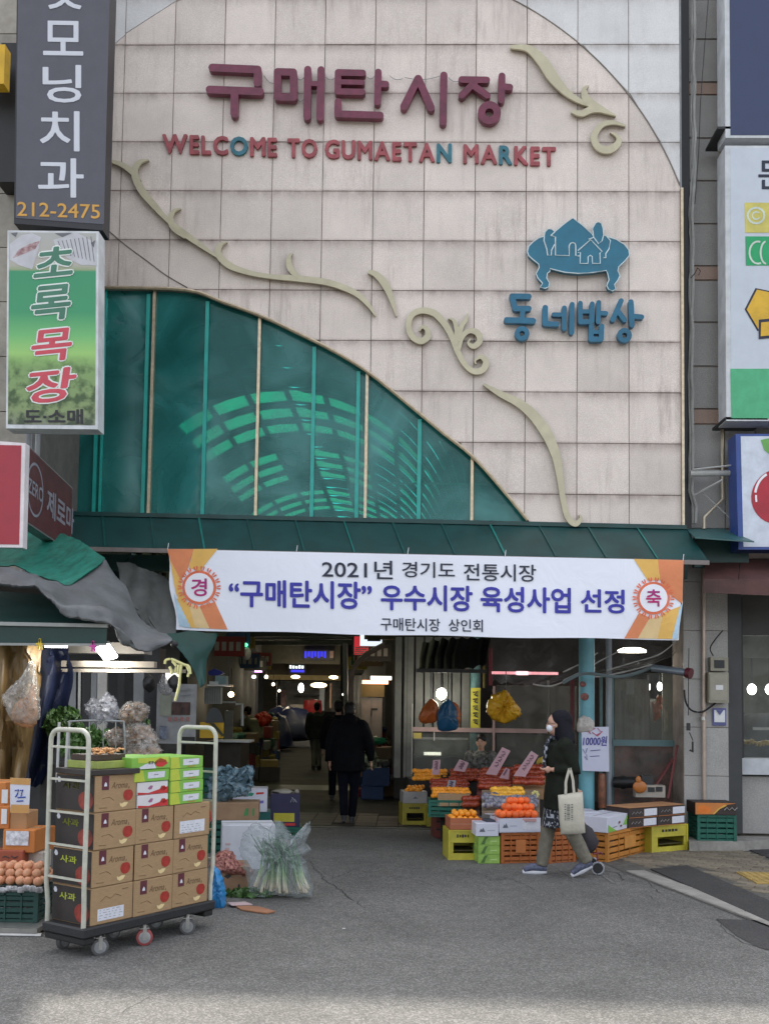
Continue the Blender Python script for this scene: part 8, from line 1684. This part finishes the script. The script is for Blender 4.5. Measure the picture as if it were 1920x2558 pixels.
# right side inside the alley
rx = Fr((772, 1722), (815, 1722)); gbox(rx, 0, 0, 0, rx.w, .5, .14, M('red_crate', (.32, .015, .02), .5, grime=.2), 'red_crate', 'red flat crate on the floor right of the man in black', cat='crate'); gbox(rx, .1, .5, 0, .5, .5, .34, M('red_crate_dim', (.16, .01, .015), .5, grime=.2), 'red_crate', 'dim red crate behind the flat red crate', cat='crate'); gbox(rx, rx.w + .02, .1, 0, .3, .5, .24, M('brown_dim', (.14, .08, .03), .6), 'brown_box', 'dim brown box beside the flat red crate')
gx = Fr((790, 1700), (850, 1700)); gbox(gx, 0, .6, 0, gx.w, .8, .78, M('alley_counter', (.05, .05, .045), .7), 'veg_counter', 'dark counter with vegetables right of the man in black', cat='counter')
foliage('vegetables', gx.pt(gx.w * .5, .7, .86), (.3, .25, .12), 420, M('veg_pale', (.25, .28, .17), .5, var=.6, scale=9), 'pale green vegetables on the dark counter right of the man in black', ls=.11); m = MB(); a = P(812, 1600, 16.2); m.ell(a, (.17, .2, .07), 12, 6); solo('green_basin', m, M('basin_green', (.01, .16, .07), .45), 'green basin above the vegetables right of the man in black', 'basin', smooth=True)
foliage('vegetables', P(800, 1640, 15.6), (.1, .15, .14), 160, M('veg_pale', (0, 0, 0)), 'drooping pale leaves beside the arm of the man in black', ls=.1)

# dense dim goods on both sides further in
rg_ = random.Random(12); gm = [M('goods_%s' % n, c, .6) for n, c in (('green', (.015, .07, .04)), ('red', (.16, .015, .015)), ('tan', (.16, .10, .05)), ('white', (.26, .26, .25)), ('blue', (.02, .05, .14)), ('yellow', (.22, .16, .02)), ('dark', (.03, .03, .03)))]
wl = ['green', 'red', 'tan', 'white', 'blue', 'yellow', 'dark']
for side, lab in ((0, 'left'), (1, 'right')):
    for k in range(26):
        Y = 17.5 + k * .75; xc = (455 + (560 - 455) * min(1, (Y - 15) / 14)) if side == 0 else (850 + (775 - 850) * min(1, (Y - 16) / 14))
        p = P(xc, 1600, Y); x = p.x + (rg_.uniform(0, .35) if side == 0 else -rg_.uniform(-.1, .3)); z = 0
        if side == 0 and 21.3 < Y < 23.6: continue
        for l in range(rg_.randint(2, 4)):
            w_, d, h = rg_.uniform(.35, .6), rg_.uniform(.4, .6), rg_.uniform(.16, .34); c = rg_.randrange(7); m = MB(); m.cbox((x + rg_.uniform(-.05, .05), Y, z + h / 2), (w_, d, h), .01); z += h + .002
            solo('goods_box', m, gm[c], 'dim %s goods box stacked along the %s side of the alley' % (wl[c], lab), 'box', 'goods boxes along the %s side of the alley' % lab)
        m = MB()
        for q in range(5): m.ell((x + rg_.uniform(-.2, .2), Y + rg_.uniform(-.2, .1), z + .05), (.09, .09, .07), 7, 5, jit=.2)
        o = solo('loose_goods', m, gm[rg_.randrange(7)], 'loose dim goods on top of the %s hand boxes in the alley' % lab, 'goods', 'loose goods along the alley', smooth=True); o['kind'] = 'stuff'
    for k in range(9):
        Y = 18 + k * 2.1; xc = (470 + (565 - 470) * min(1, (Y - 15) / 14)) if side == 0 else (830 + (765 - 830) * min(1, (Y - 16) / 14)); a = P(xc, 1500, Y); z = 2.55 + rg_.uniform(-.15, .3); c = rg_.randrange(7)
        t = thing('hanging_signboard', 'dim %s signboard hanging over the %s side of the alley' % (wl[c], lab), 'sign', (a.x, Y, z), group='signboards over the %s side of the alley' % lab); m = MB(); m.box((a.x, Y, z + .2), (.6, .06, .36)); obj('board', m, gm[c], t); m = MB()
        for q in range(4): m.box((a.x - .2 + .13 * q, Y - .034, z + .2), (.08, .006, .16))
        obj('raised_mark', m, gm[3], t, kind='stuff')
for k, (x, y, Y) in enumerate(((590, 1478, 30), (603, 1492, 37), (747, 1486, 30), (742, 1500, 37), (575, 1462, 26))):
    lamp('bulb', 'tiny bulb deep in the alley, %s counting from the left foreground' % ['first', 'second', 'third', 'fourth', 'fifth'][k], x, y, Y, .05, .05, MATS['bulb_dim'], 9)
# ------------------------------------------------------------------ people
skin_m = M('skin', (.50, .29, .21), .5, var=.06, sss=.1); hair_m = M('black_hair', (.006, .0055, .006), .5, spec=.25, var=.5, scale=60, stretch=(1, 1, .15), bump=.5, bscale=50)
def remeshed(name, mb, vox, mat_, parent, T, smooth=4):
    me = bpy.data.meshes.new('tmp'); me.from_pydata([tuple(v) for v in mb.v], [], mb.f)
    bm = bmesh.new(); bm.from_mesh(me); bmesh.ops.recalc_face_normals(bm, faces=bm.faces); bm.to_mesh(me); bm.free()
    o = bpy.data.objects.new('tmp', me); COL.objects.link(o)
    r = o.modifiers.new('r', 'REMESH'); r.mode = 'VOXEL'; r.voxel_size = vox; s = o.modifiers.new('s', 'SMOOTH'); s.iterations = smooth; s.factor = .5
    n = evalmesh(o); bpy.data.objects.remove(o); bpy.data.meshes.remove(me); n.name = name
    n.transform(T); n.polygons.foreach_set('use_smooth', [True] * len(n.polygons)); n.materials.clear(); n.materials.append(mat_)
    q = bpy.data.objects.new(name, n); COL.objects.link(q); q.parent = parent; return q
def ering(c, rx, ry, n=18, tilt=0):   # horizontal ellipse ring
    return [V(c[0] + rx * cos(2 * pi * k / n), c[1] + ry * sin(2 * pi * k / n), c[2] + tilt * sin(2 * pi * k / n) * ry) for k in range(n)]
BASE = dict(hipL=(-.09, 0, .90), hipR=(.09, 0, .90), kneeL=(-.09, .02, .49), kneeR=(.09, .02, .49), ankL=(-.09, 0, .09), ankR=(.09, 0, .09), toeL=(-.10, .17, .03), toeR=(.10, .17, .03),
    shL=(-.175, 0, 1.40), shR=(.175, 0, 1.40), elL=(-.23, -.03, 1.12), elR=(.23, -.03, 1.12), wrL=(-.24, .05, .88), wrR=(.24, .05, .88), waist=(0, 0, 1.05), chest=(0, 0, 1.30), neck=(0, 0, 1.46), head=(0, .02, 1.585))
def hand(mb, w_, d, s=1.0, curl=.5):
    w_ = V(*w_); d = V(*d).normalized(); side = d.cross(V(0, 1, 0)); side = side.normalized() if side.length > .1 else V(1, 0, 0); up = side.cross(d).normalized()
    mb.ell(w_ + d * .045 * s, (.026 * s, .030 * s, .04 * s), 8, 6)
    for k, (o, l) in enumerate(((-.026, .055), (-.009, .066), (.009, .062), (.025, .048))):
        a = w_ + d * .075 * s + up * o * s; b = a + d * l * .55 * s; c = b + (d * (1 - curl) + side * curl).normalized() * l * .5 * s; mb.tube([a, b, c], [.0105 * s, .010 * s, .008 * s], 6)
    a = w_ + d * .03 * s - up * .022 * s; mb.tube([a, a + (d * .6 - up).normalized() * .03 * s, a + (d * .6 - up).normalized() * .03 * s + d * .025 * s], [.012 * s, .011 * s, .009 * s], 6)
def figure(label, base, rz, H, pose, cl, hairstyle='short', detail=True, face=True):
    """cl: dict coat=(mat, hem z, bulk), trousers=mat, shoes=(upper, sole), extra"""
    J = dict(BASE); J.update(pose); k = H / 1.7; t = thing('person', label, 'person', base, rz); S_ = Matrix.Scale(k, 4); v = {a: V(*b) for a, b in J.items()}
    vx = .013 if detail else .02
    b = MB()
    for s in 'LR':
        b.tube([v['hip' + s] + V(0, 0, .03), v['hip' + s].lerp(v['knee' + s], .4), v['knee' + s], v['knee' + s].lerp(v['ank' + s], .3), v['ank' + s]], [.085, .078, .055, .055, .036], 12)
        b.tube([v['ank' + s], v['ank' + s].lerp(v['toe' + s], .5) , v['toe' + s]], [.038, .036, .026], 8)
        b.tube([v['sh' + s], v['sh' + s].lerp(v['el' + s], .5), v['el' + s], v['el' + s].lerp(v['wr' + s], .4), v['wr' + s]], [.052, .044, .036, .036, .026], 10)
        hand(b, v['wr' + s], v['wr' + s] - v['el' + s])
    b.loft([ering(v['waist'] + V(0, 0, -.22), .12, .09), ering(v['waist'] + V(0, 0, -.12), .165, .11), ering(v['waist'], .13, .095), ering(v['chest'], .16, .11), ering(v['chest'] + V(0, 0, .1), .14, .09), ering(v['neck'] + V(0, 0, -.03), .06, .055)])
    hd = v['head']; b.tube([v['neck'] + V(0, 0, -.05), hd + V(0, -.01, -.05)], [.052, .05], 10)
    b.ell(hd + V(0, -.008, .025), (.074, .092, .098), 16, 12); b.ell(hd + V(0, .028, -.045), (.052, .055, .06), 12, 9)
    b.ell(hd + V(0, .088, -.008), (.012, .02, .022), 8, 6)
    for sx in (-1, 1): b.ell(hd + V(sx * .076, -.008, -.005), (.012, .02, .032), 8, 6)
    remeshed('body', b, vx, cl.get('skin', skin_m), t, S_, 2)
    if face:
        m = MB()
        for sx in (-1, 1): m.ell(hd + V(sx * .03, .084, .018), (.012, .005, .006), 8, 5); m.tube([hd + V(sx * .016, .090, .037), hd + V(sx * .046, .082, .037)], .0032, 4)
        m.tube([hd + V(-.02, .084, -.052), hd + V(0, .088, -.053), hd + V(.02, .084, -.052)], .004, 5)
        o = obj('face_features', m, M('eye_dark', (.03, .02, .02), .4), t, local=True); o.scale = (k, k, k)
    if 'trousers' in cl:
        c = MB(); g = cl.get('tw', 1.0)
        for s in 'LR': c.tube([v['hip' + s] + V(0, 0, .06), v['hip' + s].lerp(v['knee' + s], .45), v['knee' + s], v['knee' + s].lerp(v['ank' + s], .5), v['ank' + s] + V(0, 0, .0)], [.105 * g, .092 * g, .073 * g, .068 * g, .06 * g], 14)
        c.loft([ering(v['waist'] + V(0, 0, -.24), .13, .11), ering(v['waist'] + V(0, 0, -.12), .175, .125), ering(v['waist'] + V(0, 0, .0), .145, .11)])
        for q in c.v: q += V(noise.noise(q * 14), noise.noise(q * 14 + V(9, 0, 0)), 0) * .006
        remeshed('trousers', c, vx, cl['trousers'], t, S_, 2)
    if 'coat' in cl:
        mt, hem, g = cl['coat']; c = MB(); hb = (v['hipL'] + v['hipR']) / 2
        c.loft([ering((hb.x, hb.y - .01, hem), .205 * g, .155 * g), ering((hb.x, hb.y - .01, (hem + .95) / 2), .20 * g, .15 * g), ering(v['waist'] + V(0, -.005, 0), .18 * g, .135 * g), ering(v['chest'] + V(0, -.005, -.05), .195 * g, .15 * g), ering(v['chest'] + V(0, -.005, .07), .185 * g, .13 * g), ering(v['neck'] + V(0, -.005, -.04), .09 * g, .085 * g), ering(v['neck'] + V(0, -.005, .0), .078, .08)])
        for s in 'LR': c.tube([v['sh' + s] + V(0, 0, -.01), v['sh' + s].lerp(v['el' + s], .5), v['el' + s], v['el' + s].lerp(v['wr' + s], .5), v['wr' + s].lerp(v['el' + s], .08)], [.080 * g, .072 * g, .064 * g, .056 * g, .047], 14)
        for s in 'LR': c.ell(v['sh' + s] + V(0, 0, -.015), (.078 * g, .075 * g, .07 * g), 10, 8)
        if cl.get('hood'): c.ell(v['neck'] + V(0, -.07, .0), (.12, .085, .09), 12, 8)
        for q in c.v: q += V(noise.noise(q * 9), noise.noise(q * 9 + V(5, 0, 0)), noise.noise(q * 9 + V(0, 7, 0))) * .012
        remeshed('coat', c, vx, mt, t, S_, 2)
    up_, so_ = cl['shoes']
    for s in 'LR':
        a, e = v['ank' + s], v['toe' + s]; d = (e - a); d2 = V(d.x, d.y, d.z).normalized(); heel = a - V(d.x, d.y, 0).normalized() * .055 + V(0, 0, -.05) if abs(d.z) < .12 else a + V(0, -.045, -.02)
        m = MB(); m.tube([heel + V(0, 0, .02), a + V(0, .01, -.02), a.lerp(e, .55) + V(0, 0, .012), e + V(0, 0, .006)], [.036, .045, .042, .032], 10); o = remeshed('shoe', m, .01, up_, t, S_, 2)
        m = MB(); m.tube([heel + V(0, 0, -.012), heel.lerp(e, .5) + V(0, 0, -.018), e + V(0, .012, -.014)], [.026, .032, .026], 8); remeshed('sole', m, .01, so_, t, S_, 2)
    h = MB()
    if hairstyle == 'short':
        h.ell(hd + V(0, -.018, .045), (.084, .098, .095), 16, 10); h.ell(hd + V(0, -.05, -.01), (.076, .062, .075), 12, 8)
    elif hairstyle == 'long':
        h.ell(hd + V(0, -.058, .050), (.100, .120, .110), 16, 10)
        h.loft([ering(hd + V(0, -.05, .06), .10, .085), ering(hd + V(0, -.07, -.02), .115, .10), ering(hd + V(0, -.09, -.10), .135, .11), ering(hd + V(0, -.10, -.17), .15, .11), ering(hd + V(0, -.10, -.21), .12, .08)])
    elif hairstyle == 'cap': h.ell(hd + V(0, -.005, .06), (.09, .11, .075), 14, 8)
    for q in h.v: q += V(noise.noise(q * 22), noise.noise(q * 22 + V(3, 0, 0)), 0) * .008
    remeshed('hair' if hairstyle != 'cap' else 'cap', h, .012, cl.get('hair', hair_m), t, S_, 2)
    return t, v, k
# ---- the woman walking left
olive = M('coat_olive', (.010, .0125, .008), .8, spec=.2, var=.35, scale=10, bump=.4, bscale=14); khaki = M('trousers_khaki', (.165, .150, .115), .8, var=.18, scale=14, bump=.4, bscale=30)
shoe_n = M('shoe_greyblue', (.085, .095, .15), .6, var=.4, scale=40); sole_w = M('sole_white', (.62, .63, .68), .5)
wy = 10.0; wb = V(P(1208, 1800, wy).x, wy, 0); g0 = G(1160, 1893)
wo_t, v, k = figure('person in dark olive coat and white face mask walking left past the fruit', wb, radians(90), 1.62,
    dict(hipL=(-.085, -.01, .88), hipR=(.085, .01, .88), kneeR=(.085, .10, .49), ankR=(.085, .175, .09), toeR=(.085, .36, .035), kneeL=(-.09, -.10, .48), ankL=(-.09, -.27, .16), toeL=(-.09, -.115, .035),
         shL=(-.155, -.03, 1.37), shR=(.155, .0, 1.37), elL=(-.20, -.12, 1.10), wrL=(-.16, .10, 1.10), elR=(.20, -.10, 1.10), wrR=(.22, -.20, .88), waist=(0, -.015, 1.04), chest=(0, -.015, 1.28), neck=(0, 0, 1.43), head=(0, .045, 1.555)),
    dict(coat=(olive, .69, 1.14), trousers=khaki, tw=1.08, shoes=(shoe_n, sole_w), hair=M('hair_navy_black', (.004, .004, .009), .6, spec=.2, bump=.5, bscale=60)), 'long')
hd = v['head']; sc = lambda o: setattr(o, 'scale', (k, k, k))
m = MB(); m.ell(hd + V(0, .056, -.034), (.056, .040, .046), 14, 10); m.tube([hd + V(-.05, .06, -.02), hd + V(-.078, -.005, .0)], .0025, 4); m.tube([hd + V(.05, .06, -.02), hd + V(.078, -.005, .0)], .0025, 4); sc(obj('face_mask', m, M('mask_white', (.70, .72, .78), .7), wo_t, smooth=True, local=True))
m = MB()
for sx in (-1, 1): m.tube([hd + V(sx * .03 + .02 * cos(a), .098, .016 + .016 * sin(a)) for a in [2 * pi * i / 12 for i in range(12)]], .002, 4, closed=True); m.tube([hd + V(sx * .05, .096, .018), hd + V(sx * .078, .0, .015)], .002, 4)
sc(obj('glasses', m, dark_m, wo_t, local=True))
plaid = bpy.data.materials.new('plaid_cloth'); plaid.use_nodes = True; n_ = plaid.node_tree; b = n_.nodes['Principled BSDF']; b.inputs['Roughness'].default_value = .8; tc_ = _n(n_, 'ShaderNodeTexCoord'); vo_ = _n(n_, 'ShaderNodeTexChecker'); vo_.inputs['Scale'].default_value = 26; vo_.inputs[1].default_value = (.38, .40, .45, 1); vo_.inputs[2].default_value = (.012, .014, .022, 1)
nz_ = _n(n_, 'ShaderNodeTexNoise'); nz_.inputs['Scale'].default_value = 30; mx_ = _n(n_, 'ShaderNodeMix', data_type='RGBA'); mx_.inputs[7].default_value = (.012, .014, .022, 1); mr_ = _n(n_, 'ShaderNodeMapRange'); mr_.inputs[1].default_value = .45; mr_.inputs[2].default_value = .55
n_.links.new(tc_.outputs['Object'], vo_.inputs['Vector']); n_.links.new(tc_.outputs['Object'], nz_.inputs['Vector']); n_.links.new(nz_.outputs[0], mr_.inputs[0]); n_.links.new(mr_.outputs[0], mx_.inputs[0]); n_.links.new(vo_.outputs[0], mx_.inputs[6]); n_.links.new(mx_.outputs[2], b.inputs['Base Color'])
m = MB(); m.loft([ering((0, .015, .50), .175, .165), ering((0, .01, .62), .175, .155), ering((0, .0, .80), .165, .14)]); 
for q in m.v: q += V(noise.noise(q * 16), noise.noise(q * 16 + V(3, 0, 0)), noise.noise(q * 5) * .8) * .018
remeshed('plaid_shirt', m, .014, plaid, wo_t, Matrix.Scale(k, 4), 2)
m = MB(); m.tube([V(-.03, .12, 1.40), V(-.05, .155, 1.30), V(-.05, .165, 1.18), V(-.04, .16, 1.08)], [.03, .026, .022, .02], 8); m.ell((-.04, .085, 1.42), (.05, .04, .028), 10, 6); remeshed('plaid_collar', m, .01, plaid, wo_t, Matrix.Scale(k, 4), 2)
m = MB(); m.box((-.24, -.06, 1.26), (.008, .008, .03)); sc(obj('sleeve_pin', m, white_m, wo_t, local=True))
# tote bag hanging from the forearm
canv = M('canvas', (.50, .47, .39), .8, var=.08, scale=8, bump=.4, bscale=40)
Yt = wy - .27; zt5 = lambda x, y: (1124 + x * .1798, 1521.7 + y * .1798)
tb = thing('tote_bag', 'cream canvas tote bag with faint dark print hanging from the forearm of the woman', 'bag', P(*zt5(620, 1560), Yt))
q = [(445, 1090), (520, 1080), (640, 1058), (745, 1055), (752, 1200), (765, 1400), (775, 1545), (690, 1560), (480, 1565), (465, 1400), (455, 1250)]
m = MB(); pts = [zt5(*p) for p in q]; n_p2 = len(pts); cx = sum(p[0] for p in pts) / n_p2; cy = sum(p[1] for p in pts) / n_p2; rings = []
for kk, dd in ((1, .0), (.96, -.022), (.75, -.045), (.4, -.055)): rings.append([P(cx + (x - cx) * kk, cy + (y - cy) * kk, Yt) + V(0, dd + .008 * sin(x * .5 + y * .2), 0) for x, y in pts])
rg2 = [[P(cx + (x - cx) * kk, cy + (y - cy) * kk, Yt) + V(0, dd, 0) for x, y in pts] for kk, dd in ((.96, .02), (.75, .04), (.4, .05))]
m.loft(list(reversed(rings)) + rg2); obj('body', m, canv, tb, smooth=True, auto=60)
for a, b_, c_, yy in (((540, 1075), (545, 920), (585, 770), -.03), ((640, 1060), (625, 900), (592, 765), -.03)):
    q = [zt5(*a), zt5((a[0] + b_[0]) / 2, (a[1] + b_[1]) / 2), zt5(*b_), zt5(*c_)]; m = MB(); ribbon(m, [(x, y, 5.6) for x, y in q], Yt + yy, .004, 5); obj('strap', m, canv, tb)
prm = M('tote_print', (.10, .10, .10), .8); m = MB(); rr = random.Random(5)
for r, (x0, x1, st) in enumerate(((525, 545, 1), (556, 592, 2), (605, 628, 1))):
    y = 1200
    while y < 1400:
        hgt = rr.uniform(8, 22); c1 = zt5(x0, y); c2 = zt5(x1, y + hgt * .6); m.add([P(c1[0], c1[1], Yt - .062), P(c2[0], c1[1], Yt - .062), P(c2[0], c2[1], Yt - .062), P(c1[0], c2[1], Yt - .062)], [(0, 1, 2, 3)]); y += hgt + rr.uniform(5, 12) / st
obj('printed_mark', m, prm, tb, kind=None)
# shopping cart pulled behind
sc_t = thing('shopping_cart', 'dark fabric shopping cart with a maroon frame and one big wheel behind the woman', 'shopping cart', (P(1288, 1880, 10.15).x, 10.2, 0))
q = [(700, 1540), (780, 1440), (860, 1490), (945, 1650), (900, 1740), (850, 1790), (780, 1800)]; pts = [P(*zt5(*p), 10.1) for p in q]
m = MB(); cx = sum((p for p in pts), V(0, 0, 0)) / len(pts); m.loft([[cx.lerp(p, .8) + V(0, -.02, 0) for p in pts], [p for p in pts], [p + V(0, .24, 0) for p in pts], [cx.lerp(p, .8) + V(0, .26, 0) for p in pts]]); obj('bag', m, M('cart_bag', (.035, .03, .038), .6, bump=.4, bscale=20), sc_t, smooth=True, auto=50)
marf = M('cart_frame', (.20, .03, .035), .4); m = MB(); m.tube([P(*zt5(700, 1300), 10.15), P(*zt5(900, 1690), 10.1), P(*zt5(925, 1885), 10.1)], .009, 6); m.tube([P(*zt5(870, 1800), 10.08), P(*zt5(960, 1780), 10.1), P(*zt5(985, 1810), 10.1)], .009, 6); obj('frame', m, marf, sc_t)
for dy in (0, .3):
    c = P(*zt5(925, 1885), 10.08) + V(0, dy, 0); c.z = .068; R_ = Matrix.Rotation(radians(90), 3, 'X') @ Matrix.Rotation(0, 3, 'Z'); m = MB(); m.tube([c + V(.058 * cos(2 * pi * i / 24), 0, .058 * sin(2 * pi * i / 24)) for i in range(24)], .0095, 6, closed=True); w0 = obj('wheel', m, M('wheel_grey', (.32, .33, .36), .5), sc_t, smooth=True); m = MB(); m.lathe([(0, -.008), (.05, -.008), (.05, .008), (0, .008)], 20, c, R_); obj('hub', m, black_m, w0, smooth=True)
# ---- people in the alley
blackc = M('coat_black', (.003, .0033, .005), .85, spec=.12, var=.3, bump=.3, bscale=12); jeans = M('dark_trousers', (.004, .005, .010), .85, spec=.12, var=.3); shb = (M('shoe_dark', (.04, .045, .05), .6), M('sole_dark', (.05, .05, .055), .6))
bx = P(752, 1700, 13.8).x
figure('person in black hooded coat and dark trousers seen from behind walking into the alley', V(bx, 13.85, 0), radians(2), 1.66, dict(ankL=(-.055, -.03, .12), toeL=(-.06, .12, .04), kneeL=(-.08, .05, .50), ankR=(.05, .12, .09), toeR=(.055, .28, .03), kneeR=(.08, .10, .50), elL=(-.27, -.02, 1.12), elR=(.29, -.02, 1.12), wrL=(-.27, .05, .86), wrR=(.31, .06, .87)),
    dict(coat=(blackc, .74, 1.16), trousers=jeans, tw=.92, shoes=shb, hood=True), 'short', face=False)
figure('person in dark clothes half hidden behind the person in the hooded coat', V(P(730, 1600, 17).x, 17, 0), radians(0), 1.68, dict(elL=(-.26, -.02, 1.12), wrL=(-.26, .05, .86)), dict(coat=(M('coat_navyblack', (.004, .0045, .009), .8, spec=.12), .66, 1.1), trousers=jeans, shoes=shb), 'short', face=False, detail=False)
w2 = G(682, 1663); figure('person with a dark vest and grey trousers walking away deeper in the alley', V(w2.x, w2.y, 0), radians(0), 1.62, dict(ankL=(-.05, -.04, .10), kneeL=(-.07, .05, .5), ankR=(.06, .08, .09), kneeR=(.08, .06, .5)), dict(coat=(M('vest_dark', (.02, .024, .022), .8), .78, 1.12), trousers=M('trousers_grey', (.20, .19, .17), .8), shoes=shb), 'short', face=False, detail=False)
sv = V(P(553, 1600, 22.5).x, 22.5, 0); figure('person in khaki jacket bending over the stall on the left of the alley', sv, radians(70), 1.6, dict(chest=(0, .12, 1.22), neck=(0, .20, 1.38), head=(0, .26, 1.49), shL=(-.16, .16, 1.31), shR=(.16, .16, 1.31), elL=(-.2, .28, 1.08), elR=(.2, .28, 1.08), wrL=(-.14, .44, 1.02), wrR=(.14, .44, 1.02), waist=(0, .03, 1.02)),
    dict(coat=(M('jacket_khaki', (.12, .12, .075), .8), .86, 1.02), trousers=M('purple_apron', (.045, .03, .09), .8), tw=1.25, shoes=shb), 'short', detail=False)
fv = V(P(1040, 1650, 14.15).x, 14.1, .0); figure('person in a dark patterned jacket sitting behind the price cards in the fruit shop', fv + V(0, .2, -.32), radians(165), 1.55, dict(hipL=(-.09, 0, .78), hipR=(.09, 0, .78), kneeL=(-.1, .38, .74), kneeR=(.1, .38, .74), ankL=(-.1, .38, .40), ankR=(.1, .38, .40), toeL=(-.1, .5, .36), toeR=(.1, .5, .36), wrL=(-.08, .3, .95), wrR=(.08, .3, .95), elL=(-.22, .08, 1.06), elR=(.22, .08, 1.06)),
    dict(coat=(M('patterned_jacket', (.05, .055, .05), .8, var=.9, scale=22, tint2=(.16, .16, .15)), .78, 1.1), trousers=jeans, shoes=shb), 'short', detail=False)
m = MB(); m.box(fv + V(0, .2, .17), (.4, .4, .34)); solo('stool', m, M('stool_dark', (.04, .04, .045), .6), 'dark stool under the vendor sitting in the fruit shop', 'stool')
